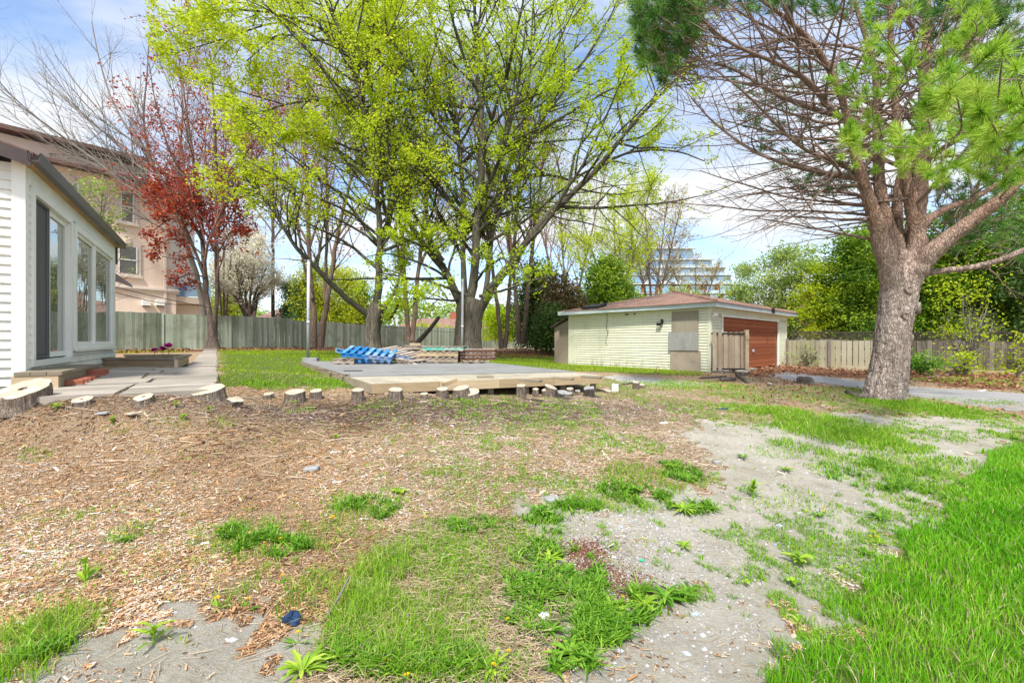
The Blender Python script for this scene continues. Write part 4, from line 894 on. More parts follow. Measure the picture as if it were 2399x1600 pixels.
# pale end strip and balcony
m = MB(bL); bbox(m, -1.6, -.02, -6, -2.0, zc-.1, ze-.3); m.build('rear_wing', 'trim_white', bl)
m = MB(bL); bbox(m, -2.0, -.1, -6, -.4, zc-.75, zc-.35); bbox(m, -1.9, -.2, -5, -.9, zb0, zc-.75); bal = m.build('balcony', 'stucco', bl)
m = MB(bL); bbox(m, -2.0, -.1, -.48, -.45, zc-.30, zc+.45); m.build('glass_railing', 'glass_blue', bal)
# ------------------------------------------------------------------ tiered apartment block far away
cb_ = empty('apartment_block', (62, 150, 0), 'distant tiered apartment block of white, blue glass and brick floors', 'building'); cl = tuple(cb_.location)
D_ = 150.0; cx = lambda px: (px-HX)/F*D_; czz = lambda py: CZ+(HY-py)/F*D_
tiers = [(1455,1640,574,602,'b'),(1440,1684,602,622,'w'),(1440,1712,622,641,'w'),(1440,1724,641,663,'w'),(1440,1726,663,686,'k'),(1440,1732,686,708,'k'),(1375,1732,708,760,'k')]
def yw(z): return D_
def cpart(nm, mt, c, sz): q = MB(cl); q.box(c, sz, r=.5); return q.build(nm, mt, cb_)
for k, (x0, x1, y0, y1, t) in enumerate(tiers):
    a, b, z1, z0 = cx(x0), cx(x1), czz(y0), czz(y1); off = 6-k*.9
    fl = cpart('floor', 'brick' if t == 'k' else 'block_white', ((a+b)/2, D_+off+9, (z0+z1)/2), (b-a, 18, z1-z0)); fl['label'] = 'brick floor' if t == 'k' else 'white floor'
    cpart('roof_slab', 'block_white', ((a+b)/2, D_+off-.5, z1-.12), (b-a+.8, 1.4, .24))
    n = max(3, int((b-a)/5.2))
    for j in range(n):
        wx = a+(j+.5)*(b-a)/n; ww = (b-a)/n*((.5+.25*((j*5+k*3) % 3)/2) if t != 'b' else .93); hh_ = (z1-z0)*(.72 if (j+k) % 2 else .6)
        cpart('window', 'glass_blue' if (t == 'b' or (j*7+k*3) % 5) else 'glass_far', (wx, D_+off-.06, (z0+z1)/2-.1), (ww, .14, hh_))
        cpart('pier', 'brick' if t == 'k' else 'block_white', (a+j*(b-a)/n, D_+off-.15, (z0+z1)/2), (.6, .4, z1-z0-.26))
        if j > n-4 and t != 'b': cpart('balcony_glass', 'glass_far', (wx, D_+off-1.3, z0+.55), ((b-a)/n*.9, .08, .9))
m = MB(cl); m.box((cx(1590), D_+16, czz(560)), (9, 6, 3.5)); m.build('roof_plant', 'pole', cb_)
m = MB((cx(1395)+0, D_+30, 0)); c = m.loc
ob = empty('office_block', tuple(c), 'blue glass block low between the trees left of the tiered block', 'building')
m = MB(c); m.box((cx(1385)*1.2, D_+30, 9), (26, 14, 22)); m.build('wall', 'block_white', ob)
for k in range(6): m = MB(c); m.box((cx(1385)*1.2, D_+22.95, 1+k*3.3), (25.4, .14, 2.3)); m.build('window_band', 'glass_blue', ob)
# ------------------------------------------------------------------ houses beyond the fences
def far_house(px0, px1, ywall, yroof, d, wallm, label, ridge=.5, dep=9, win=3):
    a, b = (px0-HX)/F*d, (px1-HX)/F*d; zw, zr_ = CZ+(HY-ywall)/F*d, CZ+(HY-yroof)/F*d
    e = empty('house', ((a+b)/2, d+dep/2, .5), label, 'house'); m = MB(e.location)
    m.box(((a+b)/2, d+dep/2, (zw-.5)/2+0), (b-a, dep, zw+.5)); m.build('wall', wallm, e)
    m = MB(e.location); o_ = .5; dr = (zr_-zw); y0, y1 = d-o_, d+dep+o_; ym = (y0+y1)/2; ir = min((b-a)*.25, dep/2)
    m.raw([(a-o_,y0,zw),(b+o_,y0,zw),(b+o_,y1,zw),(a-o_,y1,zw),(a+ir,ym,zr_),(b-ir,ym,zr_)], [[0,1,5,4],[2,3,4,5]], [[1,2,5],[3,0,4]]); m.raw([(a-o_,y0,zw),(b+o_,y0,zw),(b+o_,y0,zw-.2),(a-o_,y0,zw-.2)], [[0,1,2,3]]); r_ = m.build('roof', 'shingles', e)
    m = MB(e.location); m.box((a+(b-a)*.7, d+dep*.5, zr_+.2), (.9,.7,1.4)); m.build('chimney', 'brick', r_)
    for j in range(win):
        x = a+(j+.5)*(b-a)/win; m = MB(e.location); m.box((x, d-.02, zw-1.2), (1.5,.1,1.3)); f_ = m.build('window', 'trim_white', e)
        m = MB(e.location); m.box((x, d-.08, zw-1.2), (1.3,.04,1.1)); m.build('pane', 'glass_far', f_)
far_house(1815, 2060, 752, 700, 34, 'stucco', 'brown roofed house just beyond the pale board fence right of the garage')
far_house(920, 1110, 771, 742, 62, 'stucco', 'low pink beige house seen over the fence between the two big maples')
far_house(1112, 1260, 772, 738, 70, 'stucco', 'low house with brown roof seen right of the large maple trunk')
far_house(590, 700, 752, 716, 60, 'stucco', 'low pinkish house seen over the fence left of the left metal pole')
far_house(2150, 2330, 745, 690, 40, 'trim_white', 'pale house glimpsed through the green shrubs right of the pine')
# wires
def wire(pts, label, r=.012):
    P = []
    for a, b in zip(pts[:-1], pts[1:]):
        for t in np.linspace(0, 1, 12)[:-1]: q = a+(b-a)*t; q = q-np.array([0,0,.25])*4*t*(1-t); P.append(q)
    P.append(pts[-1]); m = MB(P[0]); m.tube(P, [r]*len(P), 4); tag(m.build('overhead_wire', 'wire'), label, 'wire', 'overhead wires')
wire([W(268,672,14), W(720,745,26), W(1250,785,38)], 'thin black wire sagging from the white house along the fence top')
wire([W(268,684,14), W(500,710,24)], 'short wire slanting down over the stucco wall to the red maple')
wire([W(680,470,30), W(1100,497,30), W(1660,512,30)], 'long thin wire crossing behind the maple crowns')
# red chair frame beyond the shed
c = W(1290, 808, 26); rc = empty('red_bench', c-[0,0,.3], 'small red metal bench frame glimpsed left of the lean-to shed', 'bench')
m = MB(rc.location); X0 = c[0]; 
for dx_ in (-.28, .28):
    m.tube([(X0+dx_, c[1], c[2]-.55), (X0+dx_, c[1], c[2]+.32)], [.03,.03], 6); m.tube([(X0+dx_, c[1]-.4, c[2]-.55), (X0+dx_, c[1]-.4, c[2]+.0)], [.03,.03], 6)
m.build('leg', 'red_paint', rc)
m = MB(rc.location); m.box((X0, c[1]-.2, c[2]+.0), (.62,.42,.04)); m.build('seat', 'red_paint', rc)
m = MB(rc.location); m.box((X0, c[1], c[2]+.28), (.62,.03,.1)); m.build('backrest', 'red_paint', rc)
# ------------------------------------------------------------------ stumps
def stump(px, pyt, wpx, pyb, label, lean=(0,0), lobes=.10, kind='stump', hole=False, tilt=(0,0), mt='stump_side', top='stump_top'):
    b = hit(px, pyb-wpx*.12); d = b[1]+wpx/F*b[1]*.3
    if 1180 < px < 1400: d = min(d, 6.24+(px-870)/541*1.58-.16-wpx/F*d*.5)
    elif 870 < px <= 1180: d = min(d, 6.24+(px-870)/541*1.58-.12-wpx/F*d*.5)
    b = np.array([(px-HX)/F*d, d, float(gz((px-HX)/F*d, d))])
    R = wpx/F*d/2*.92; zt2 = max(b[2]+.03, CZ-(pyt-HY)/F*d); h = zt2-b[2]
    e = empty('tree_stump', b, label, 'tree stump', 'cut stumps along the edge of the mulch')
    n = 40; ph = RNG.random(6)*6.28; am = RNG.random(6)*lobes
    a = np.linspace(0, 2*np.pi, n, endpoint=False)
    tilt = (tilt[0], tilt[1]+(.42 if px < 100 else .32 if px < 600 else .22))
    shp = 1+sum(am[k]*np.sin((k+1)*a+ph[k])/(1+.4*k) for k in range(6))
    if hole: shp *= 1-.16*np.exp(-((np.mod(a-4.5, 2*np.pi)-0)/.35)**2)
    rows_ = []; K = 7
    for k in range(K):
        t = k/(K-1); fl = 1+.28*(1-t)**2.2
        fur = 1+.06*np.sin(a*13+ph[0]+t*1.2)*(1.1-.5*t)+.035*RNG.normal(0, 1, n)*(1-.3*t)
        rr = R*shp*fl*(fur if k < K-1 else 1+.02*RNG.normal(0,1,n))
        x = rr*np.cos(a)+lean[0]*t; y = rr*np.sin(a)+lean[1]*t
        z = -.05+(h+.05)*t+(x-lean[0]*t)*tilt[0]*t+(y-lean[1]*t)*tilt[1]*t
        rows_.append(np.stack([x, y, z], 1)+b)
    V = np.concatenate(rows_); idx = np.arange(K*n).reshape(K, n)
    Fq = np.stack([idx[:-1], np.roll(idx, -1, 1)[:-1], np.roll(idx, -1, 1)[1:], idx[1:]], -1).reshape(-1, 4)
    m = MB(b); m.raw(V, Fq); m.build('bark', mt, e, True)
    m = MB(b); c = rows_[-1].mean(0)
    r1 = c+(rows_[-1]-c)*1.0; r2 = c+(rows_[-1]-c)*.90+[0,0,.004]; r3 = c+(rows_[-1]-c)*.45+[0,0,.004]+np.stack([0*a,0*a,RNG.normal(0,.0015,n)],1)
    V = np.concatenate([r1, r2, r3, [c+[0,0,.003-(.04 if hole else 0)]]]); j = np.arange(n); jn = (j+1) % n
    if hole: r3[:] = c+(rows_[-1]-c)*.17+[0,0,.002]; V = np.concatenate([r1, r2, r3, [c-[0,0,.05]]])
    F4 = np.concatenate([np.stack([j, jn, jn+n, j+n], 1), np.stack([j+n, jn+n, jn+2*n, j+2*n], 1)]); F3 = np.stack([j+2*n, jn+2*n, np.full(n, 3*n)], 1)
    m.raw(V-0*b, F4, F3 if not hole else None); m.build('cut_face', top, e)
    if hole:
        m = MB(b); m.raw(np.concatenate([r3-[0,0,.0005], [c-[0,0,.06]]]), None, np.stack([j, jn, np.full(n, n)], 1)); m.build('rot_hole', 'bark_dark', e)
ST = [
 (54,912,104,980,'largest stump with heart shaped pale top and small rot hole by the house',dict(hole=True,lobes=.12)),
 (190,936,42,963,'small stump with a ragged hollow top, right of the heart shaped stump',dict(hole=True,lobes=.2)),
 (337,929,43,958,'round stump with splayed side roots standing in front of the patio slabs',dict(hole=True)),
 (488,912,70,948,'broad white topped stump at the right corner of the patio',dict(tilt=(.1,0))),
 (543,936,36,955,'leaning split stump tucked against the broad white topped one',dict(tilt=(-.25,-.2),lobes=.2,lean=(.05,0))),
 (632,922,22,938,'tiny low stump alone in front of the back lawn',dict(lobes=.25)),
 (691,917,45,952,'tall drum shaped stump with a white top, below the left metal pole',dict()),
 (742,915,28,941,'narrow stump just right of the tall drum shaped one',dict()),
 (838,913,29,947,'narrow furrowed stump left of the platform corner',dict()),
 (928,912,33,943,'furrowed stump in front of the left end of the platform beam',dict(tilt=(-.1,0))),
 (994,922,19,938,'very small stump in front of the platform left of the tilted offcut',dict()),
 (1036,911,29,935,'stump right below the small tilted timber offcut',dict()),
 (1081,908,40,930,'rear stump of the fused pair at the middle of the platform',dict(tilt=(.15,0))),
 (1101,918,44,938,'front stump of the fused pair at the middle of the platform',dict(tilt=(.1,.1))),
 (1221,903,24,929,'tall pale stump under the first overhanging grey plank',dict()),
 (1255,911,16,926,'small knobbly stump right of the tall pale one',dict(lobes=.25)),
 (1278,913,19,928,'squat tilted stump among the cluster near the platform end',dict(lobes=.25,tilt=(.2,0))),
 (1298,906,30,924,'thick leaning log like stump in the middle of the cluster',dict(tilt=(-.35,0),lean=(-.05,0))),
 (1321,920,34,934,'pale lumpy root stump at the front of the cluster',dict(lobes=.35,top='stone',mt='bark_grey')),
 (1335,910,18,923,'short round stump just behind the lumpy root',dict()),
 (1354,915,13,922,'tiny grey knob between the short round and the jagged stump',dict(lobes=.3,top='stone')),
 (1378,909,26,925,'jagged pale stump below the rightmost overhanging plank',dict(lobes=.3,tilt=(.3,0),top='stone')),
 (1423,914,21,923,'low half buried stump with a tan top right of the platform',dict(tilt=(-.2,0))),
 (1490,895,17,915,'upright reddish post stump at the right end of the row',dict()),
 (1504,901,14,912,'small low stump right behind the reddish post stump',dict()),
 (1804,898,10,907,'tiny pale splinter stump on the bare ground before the driveway',dict()),
 (1886,885,34,902,'dark rotten stump with roots beside the driveway',dict(lobes=.3,mt='bark_grey',top='bark_dark')),
 (1741,869,26,884,'weathered stump in front of the slatted gate',dict(lobes=.25,mt='bark_grey')),
]
for a in ST: stump(*a[:5], **a[5])
b = hit(1441, 917); m = MB(b); m.box(b+[0,0,.06], (.12,.05,.15)); tag(m.build('wood_post', 'siding_white'), 'short square white post stub between the low tan stump and the reddish post stump', 'post')
def log(pts, r, label, mat='bark_grey', cat='log', name='log'):
    P = [hit(*p)+[0,0,r*.7] for p in pts]; m = MB(P[0]); m.tube(P, [r]*len(P), 8); tag(m.build(name, mat, None, True), label, cat)
log([(1690,893),(1722,892)], .06, 'pale log lying left of the stump by the gate', 'stump_side')
log([(1728,882),(1752,898)], .05, 'grey log slanting down beside the stump by the gate', 'bark_grey')
log([(1640,888),(1700,884)], .03, 'thin dark branch lying on the ground before the garage corner')
log([(2170,888),(2220,880),(2258,868)], .04, 'brown broken branch lying in the leaves under the shrubs', 'bark_red', 'branch', 'fallen_branch')
log([(1985,922),(2010,934),(2035,936)], .05, 'gnarled surface root at the left foot of the pine', 'bark_grey', 'root', 'tree_root')
log([(1440,907),(1480,899)], .02, 'thin grey stick lying right of the platform', 'bark_grey', 'stick', 'stick')
log([(560,932),(600,936),(625,930)], .008, 'thin pale root between two small stumps', 'twig_bare', 'root', 'tree_root')
for k, (a, b_) in enumerate((((360,955),(400,975)),((355,948),(410,950)),((320,950),(290,965)),((380,985),(350,1000)))): pass
def slab_(px, py, w_, h_, th, label, mat, yaw, name='wood_chunk', cat='wood chunk'):
    b = hit(px, py); a = yaw; m = MB(b); m.box(b+[0,0,th*.6], (w_,h_,th), [[math.cos(a),math.sin(a),.08],[-math.sin(a),math.cos(a),0.05],[-.08,-.05,1]]); o = m.build(name, mat); q = o.modifiers.new('b','BEVEL'); q.width = th*.25; tag(o, label, cat)
slab_(306, 976, .17, .06, .018, 'pale split wood piece lying in front of the round rooted stump', 'stump_top', -.5)
slab_(240, 971, .10, .05, .02, 'small flat grey stone right of the ragged stump', 'stone', .2, 'stone', 'stone')
slab_(730, 1104, .12, .07, .03, 'flat blue grey stone in the wood chips beside a weed clump', 'stone', .1, 'stone', 'stone')
slab_(1293, 1177, .10, .08, .03, 'flat pale stone beside the plantain clump', 'stone', .4, 'stone', 'stone')
slab_(1680, 1087, .07, .05, .03, 'grey stone on bare ground above the leafy weeds', 'stone', .3, 'stone', 'stone')
slab_(1275, 1453, .05, .04, .03, 'white pebble among the plantain leaves', 'white_plastic', .8, 'stone', 'stone')
slab_(1504, 1316, .022, .018, .012, 'bright green plastic scrap on the gravel', 'green_plastic', .8, 'plastic_scrap', 'scrap')
slab_(1690, 959, .22, .06, .012, 'crushed blue and white scrap lying on the far mulch', 'blue_plastic', .1, 'plastic_scrap', 'scrap')
slab_(1555, 993, .10, .05, .012, 'white scrap lying on the mulch', 'white_plastic', .1, 'plastic_scrap', 'scrap')
slab_(2303, 923-8, .2, .08, .012, 'white litter beside the driveway', 'white_plastic', .1, 'plastic_scrap', 'scrap')
slab_(2188, 877, .16, .1, .03, 'mint green scrap lying in the leaves under the shrubs', 'green_plastic', .5, 'plastic_scrap', 'scrap')
# dark blue crumpled clod
b = hit(685, 1462); m = MB(b); V = []; K = 9; n = 14
for k in range(K):
    for j in range(n):
        t = k/(K-1)*math.pi; a = j/n*6.283; r = .035*(1+.25*math.sin(3*a+2*t)+RNG.normal(0,.10)); V.append(b+[r*math.sin(t)*math.cos(a)*1.1, r*math.sin(t)*math.sin(a)*.9, .02+r*.8*math.cos(t)])
idx = np.arange(K*n).reshape(K, n); m.raw(V, np.stack([idx[:-1], np.roll(idx,-1,1)[:-1], np.roll(idx,-1,1)[1:], idx[1:]], -1).reshape(-1,4)); tag(m.build('crumpled_plastic', 'blue_plastic'), 'crumpled dark blue plastic scrap at the edge of the sandy patch', 'scrap')
b = hit(806, 1432); m = MB(b); m.tube([b+[-.05,-.09,.01], b+[-.02,-.02,.06], b+[.01,.05,.13]], [.005,.006,.004], 6); tag(m.build('stick', 'twig_bare', None, True), 'pale bare stick standing up from the grass at the lower middle', 'stick')
# ------------------------------------------------------------------ trees
def z7(pts): return [(400+x*.5104, y*.5104, r*.5104) for x, y, r in pts]
def z6(pts): return [(1400+x*.425, y*.425, r*.425) for x, y, r in pts]
def limb3d(pts, d, drift=0.0, dd0=0.0, K=26):
    """traced limb (px,py,r_px) at distance d; drift = metres nearer/farther at the tip -> (K,4)"""
    a = np.array(pts, float); L_ = np.r_[0, np.cumsum(np.hypot(*np.diff(a[:, :2], axis=0).T))]; t = np.linspace(0, L_[-1], K)
    # smooth (catmull like) by interpolating then filtering
    q = np.stack([np.interp(t, L_, a[:, k]) for k in range(3)], 1)
    s = q.copy(); 
    for _ in range(3): s[1:-1] = (s[:-2]+2*s[1:-1]+s[2:])/4
    u = t/L_[-1]; dd = d+dd0+drift*u
    jig = np.cumsum(RNG.normal(0, 1, (K, 2)), 0)*.0
    X_ = (s[:, 0]-HX)/F*dd; Z_ = CZ+(HY-s[:, 1])/F*dd
    return np.stack([X_, dd, Z_, s[:, 2]/F*dd], 1)
def spawn(P, R, n, ang, Lr, K, rr, trop=(0, 0, .0), wander=.12, t0=.15, minr=.003, lenw=True, absL=None, tmax=1.0, rng=None, tk=.013):
    """children of branches P (B,K,3), R (B,K) -> (n,K,3),(n,K)"""
    rng = rng or RNG; B, Kp, _ = P.shape
    Lp = np.linalg.norm(np.diff(P, axis=1), axis=2).sum(1); pw = Lp/Lp.sum() if lenw else np.full(B, 1/B)
    b = rng.choice(B, n, p=pw); t = t0+(tmax-t0)*rng.random(n)**.85; f_ = t*(Kp-1); i0 = np.minimum(f_.astype(int), Kp-2); fr = (f_-i0)[:, None]
    S = P[b, i0]*(1-fr)+P[b, i0+1]*fr; r0 = R[b, i0]*(1-fr[:, 0])+R[b, i0+1]*fr[:, 0]
    T = P[b, i0+1]-P[b, i0]; T /= np.linalg.norm(T, axis=1, keepdims=True)+1e-9
    q = rng.normal(0, 1, (n, 3)); q -= (q*T).sum(1, keepdims=True)*T; q /= np.linalg.norm(q, axis=1, keepdims=True)+1e-9
    a = np.radians(rng.normal(ang, ang*.28, n))[:, None]; D = T*np.cos(a)+q*np.sin(a)
    Lc = (Lp[b]*Lr*(1.15-.75*t) if absL is None else absL*(1.1-.55*t))*(.55+.75*rng.random(n))
    out = np.zeros((n, K, 3)); out[:, 0] = S; st = (Lc/(K-1))[:, None]; tr = np.array(trop)
    for k in range(1, K):
        D = D+rng.normal(0, wander, (n, 3))+tr; D /= np.linalg.norm(D, axis=1, keepdims=True); out[:, k] = out[:, k-1]+D*st
    rs = np.minimum(r0*rr, tk*Lc+.0035); u = np.linspace(0, 1, K)[None]
    Rr = np.maximum(rs[:, None]*(1-.8*u), minr)
    return out, Rr
def leaves(C, size, rng, droop=.0, fold=.25, asp=.62):
    """rhombic folded leaves centred at C (n,3)"""
    n = len(C); a = rng.normal(0, 1, (n, 3)); a[:, 2] = a[:, 2]*.55-droop; a /= np.linalg.norm(a, axis=1, keepdims=True)+1e-9
    b = np.cross(a, rng.normal(0, 1, (n, 3))); b /= np.linalg.norm(b, axis=1, keepdims=True)+1e-9; c = np.cross(a, b)
    s = (size*(.6+.8*rng.random(n)))[:, None]
    V = np.stack([C, C+a*s*.45+b*s*asp/2+c*s*fold*.5, C+a*s, C+a*s*.45-b*s*asp/2+c*s*fold*.5], 1).reshape(-1, 3)
    o = (np.arange(n)*4)[:, None]; F3 = np.concatenate([o+np.array([0, 1, 2]), o+np.array([0, 2, 3])]); return V, F3
def along(P, n, rng, jit, t0=.25, w=None):
    B, K, _ = P.shape; b = rng.integers(0, B, n) if w is None else rng.choice(B, n, p=w/w.sum()); t = t0+(1-t0)*rng.random(n); f_ = t*(K-1); i0 = np.minimum(f_.astype(int), K-2); fr = (f_-i0)[:, None]
    return P[b, i0]*(1-fr)+P[b, i0+1]*fr+rng.normal(0, 1, (n, 3))*jit
def crown_obj(name, C, size, mat, parent, loc, rng, per=1, cj=.05, droop=0., fold=.25, asp=.62, rnd=None):
    if per > 1:
        rn = np.repeat(rng.random(len(C)), per) if rnd is None else np.repeat(rnd, per); C = np.repeat(C, per, 0)+rng.normal(0, cj, (len(C)*per, 3))
        rn = np.clip(rn*.6+rng.random(len(C))*.4, 0, 1)
    else: rn = rng.random(len(C)) if rnd is None else rnd
    V, F3 = leaves(C, np.full(len(C), size), rng, droop, fold, asp)
    me = make_mesh(name, V-np.array(loc), [F3], np.repeat(rn, 4)); return link(name, me, mat, parent)
def build_tree(name, base, label, cat, limbs, trunk, mats, levels, leafspec, seed, group=None, trunk_sides=20, flare=1.0, tsz=.0):
    rng = np.random.default_rng(seed); e = empty(name, base, label, cat, group); loc = np.array(base)
    if trunk is not None:
        T = trunk.copy(); K = len(T); zz = T[:, 2]; fl = 1+.35*flare*np.exp(-(zz-zz[0])/.35)
        sides = trunk_sides; P = T[None, :, :3]; R = (T[:, 3]*fl)[None]
        V, Fq = tubes(P, R, sides); V = V.reshape(K, sides, 3); c = T[:, None, :3]
        a = np.linspace(0, 2*np.pi, sides, endpoint=False); ph = rng.random(4)*6.28
        mod = 1+.05*np.sin(a*3+ph[0])[None]+.035*np.sin(a*5+ph[1])[None]+.02*rng.normal(0, 1, (K, sides))
        root = np.exp(-(zz-zz[0])/.3)[:, None]*(.16*flare)*np.sin(a*4+ph[2])[None]
        V = c+(V-c)*(mod+root)[..., None]
        m = MB(loc); m.raw(V.reshape(-1, 3), Fq); m.build('trunk', mats[0], e, True)
    Ls = [l for l in limbs]; K = Ls[0].shape[0]; P0 = np.stack([l[:, :3] for l in Ls]); R0 = np.stack([l[:, 3] for l in Ls])
    wob = rng.normal(0, 1, P0.shape)*R0[..., None]*.12; P0 = P0+wob
    V, Fq = tubes(P0, R0*(1+.06*rng.normal(0, 1, R0.shape)), 12)
    m = MB(loc); m.raw(V, Fq); m.build('limb', mats[1], e, True)
    sets = [(P0, R0)]; mb = MB(loc); src = (P0, R0)
    for lv in levels:
        par = sets[lv.pop('src', -1)]
        P, R = spawn(*par, rng=rng, **{k: v for k, v in lv.items() if k not in ('sides',)}); V, Fq = tubes(P, R, lv.get('sides', 4)); mb.raw(V, Fq); sets.append((P, R))
    mb.build('branches', mats[2], e, True)
    for (nm, si, n, jit, size, mat, per, cj, t0, dr, filt) in leafspec:
        C = np.concatenate([along(sets[s][0], n//len(si), rng, jit, t0) for s in si])
        if filt is not None: C = C[filt(C, rng)]
        crown_obj(nm, C, size, mat, e, loc, rng, per, cj, dr)
    return e, sets
def px_of(C): return HX+C[:, 0]/C[:, 1]*F, HY-(C[:, 2]-CZ)/C[:, 1]*F
# --- big central maple
dA = 17.0
tA = limb3d([(1096,838,36),(1096,815,31),(1097,780,30),(1099,740,31),(1104,715,34),(1108,700,30)], dA, K=18)
A_ = [([(1375,1440,36),(1400,1200,30),(1405,1000,28),(1425,800,26),(1435,600,23),(1420,430,19),(1390,280,15),(1400,100,12),(1390,-150,8)],.6),
 ([(1420,430,12),(1370,340,12),(1330,210,11),(1290,80,8),(1260,-100,5)],-1.5),
 ([(1350,1440,30),(1290,1280,26),(1200,1170,24),(1150,1110,22),(1060,970,19),(1000,820,17),(960,650,13),(935,480,10),(900,300,8),(890,120,5)],1.4),
 ([(1250,1200,16),(1180,1080,15),(1100,960,14),(1040,830,12),(1000,700,9),(985,540,7)],-2.2),
 ([(1350,1420,24),(1345,1200,20),(1345,950,18),(1330,700,16),(1300,500,14),(1250,300,11),(1200,100,8),(1170,-100,5)],2.5),
 ([(1350,690,14),(1280,630,12),(1200,530,11),(1150,420,10),(1100,300,8),(960,120,7),(900,0,6)],-2.5),
 ([(1420,1420,34),(1500,1285,31),(1600,1160,28),(1700,1020,25),(1830,900,23),(1950,790,20),(2080,620,14),(2200,480,10),(2351,340,7),(2450,250,5)],-2.5),
 ([(1950,790,10),(2030,730,10),(2100,700,9),(2230,685,8),(2351,700,6),(2450,740,4)],-1.2),
 ([(1870,840,10),(1800,815,9),(1690,795,11),(1600,820,11),(1540,880,12),(1490,1000,12),(1450,1150,12)],1.0),
 ([(1440,1400,24),(1470,1150,19),(1480,1000,17),(1530,820,15),(1590,680,14),(1640,500,12),(1650,300,9),(1660,100,7),(1670,-80,5)],2.5),
 ([(1590,680,11),(1660,640,10),(1760,560,9),(1900,480,8),(2000,420,7),(2120,370,5)],-1.6),
 ([(1440,660,13),(1500,540,11),(1600,470,10),(1720,420,8),(1850,330,6),(1950,230,4)],-1.8),
 ([(1410,300,9),(1500,200,8),(1620,110,6),(1750,30,5),(1850,-60,4)],1.5),
 ([(1590,700,11),(1700,560,10),(1820,400,8),(1950,200,6),(2050,20,4),(2090,-80,3)],-.8),([(1650,330,8),(1740,200,7),(1840,90,5),(1950,-40,3)],.8),([(2080,620,9),(2050,480,7),(2060,330,6),(2100,180,4)],-.5),
 ([(1400,1380,18),(1300,1330,12),(1180,1290,9),(1060,1270,6),(950,1250,4)],-2.0),
 ([(1420,1360,14),(1540,1330,9),(1650,1290,7),(1760,1270,4)],-2.0),
 ([(1290,1290,12),(1200,1230,9),(1100,1190,7),(980,1160,5),(900,1180,3)],-2.6), ([(1260,1220,12),(1180,1140,9),(1060,1090,6),(980,1080,4)],-3.0),
 ([(1330,1380,12),(1280,1380,8),(1180,1370,6),(1080,1340,4)],-3.2), ([(1400,1300,12),(1440,1240,9),(1520,1180,7),(1600,1240,4)],-3.0), ([(1380,1150,10),(1320,1080,8),(1240,1030,6),(1160,1010,4)],-3.0)]
def thin(l, f, keep=0): l[:, 3] *= f; return l
limA = [thin(limb3d(z7(p), dA, dr), .62) for p, dr in A_]
def filtA(C, rng):
    x, y = px_of(C); keep = ~((y > 735) & (rng.random(len(C)) < .93)); keep &= ~((x > 1560) & (rng.random(len(C)) < .45))
    keep &= ~((x > 1180) & (x < 1700) & (y > 620) & (rng.random(len(C)) < .55)); return keep
build_tree('maple_tree', (tA[0,0], dA, float(gz(tA[0,0], dA))), 'largest maple with many limbs and fresh lime green leaves behind the pallets', 'maple tree', limA, tA, ('bark_grey','bark_limb','bark_limb'),
 [dict(n=340, ang=44, Lr=.50, K=9, rr=.6, trop=(0,0,.02), wander=.12, t0=.12, sides=5, minr=.006),
  dict(n=1900, ang=42, Lr=.46, K=7, rr=.6, trop=(0,0,-.02), wander=.16, t0=.15, sides=3, minr=.0038)],
 [('leaf_clusters', (2,), 21000, .08, .088, 'leaf_maple', 4, .06, .2, .15, filtA), ('limb_leaves', (1,), 2400, .06, .10, 'leaf_maple', 5, .065, .2, .15, filtA)], 5, 'fresh green maples')
# --- left green maple
dB = 16.0
tB = limb3d([(875,835,25),(874,812,21),(873,780,20),(876,750,22),(882,730,23),(886,712,19)], dB, K=16)
B_ = [([(950,1440,34),(955,1250,26),(965,1100,22),(955,950,19),(935,780,18),(900,560,17),(860,380,15),(800,200,13),(740,50,12),(680,-60,8)],-.8),
 ([(920,1460,26),(900,1440,27),(830,1390,23),(740,1305,19),(650,1215,17),(570,1130,15),(520,1050,13),(470,960,11),(400,880,8),(330,800,5)],-2.2),
 ([(870,430,11),(800,480,11),(720,460,10),(640,460,9),(520,480,8),(400,520,6),(320,540,4)],-1.5),
 ([(905,690,11),(840,690,10),(780,660,9),(650,620,8),(560,600,6),(480,620,4)],-1.8),
 ([(790,190,11),(740,150,10),(600,100,8),(480,60,7),(300,45,6),(180,50,4)],-1.8),
 ([(810,270,8),(760,180,8),(650,190,7),(500,150,5),(350,280,4)],-1.0),
 ([(975,1420,18),(1030,1340,12),(1060,1250,9),(1080,1120,6)],.8),
 ([(955,1440,16),(1000,1470,13),(1030,1430,10),(1045,1400,8)],-.6),
 ([(965,1150,16),(1000,1000,14),(1010,850,13),(985,680,11),(930,480,10),(900,330,8),(870,150,6)],1.5),
 ([(950,1130,11),(900,1080,10),(830,1040,9),(720,980,8),(640,950,6),(520,860,5)],-1.4),
 ([(700,30,8),(560,-30,7),(420,-60,5)],-1.0),
 ([(860,330,9),(900,200,8),(960,60,6),(1000,-60,4)],1.6),
 ([(600,100,7),(450,110,6),(300,160,5),(150,210,4),(0,250,3)],-.6),([(480,60,6),(330,10,5),(180,20,4),(20,80,3),(-60,60,2)],-.4),([(300,45,5),(180,80,4),(60,110,3),(-50,150,2)],-.5),([(520,480,6),(380,440,5),(260,400,4),(160,380,3)],-1),
 ([(470,960,7),(430,900,6),(380,930,5),(300,960,3)],-.8)]
limB = [thin(limb3d(z7(p), dB, dr), .60) for p, dr in B_]; tB[:, 3] *= .85
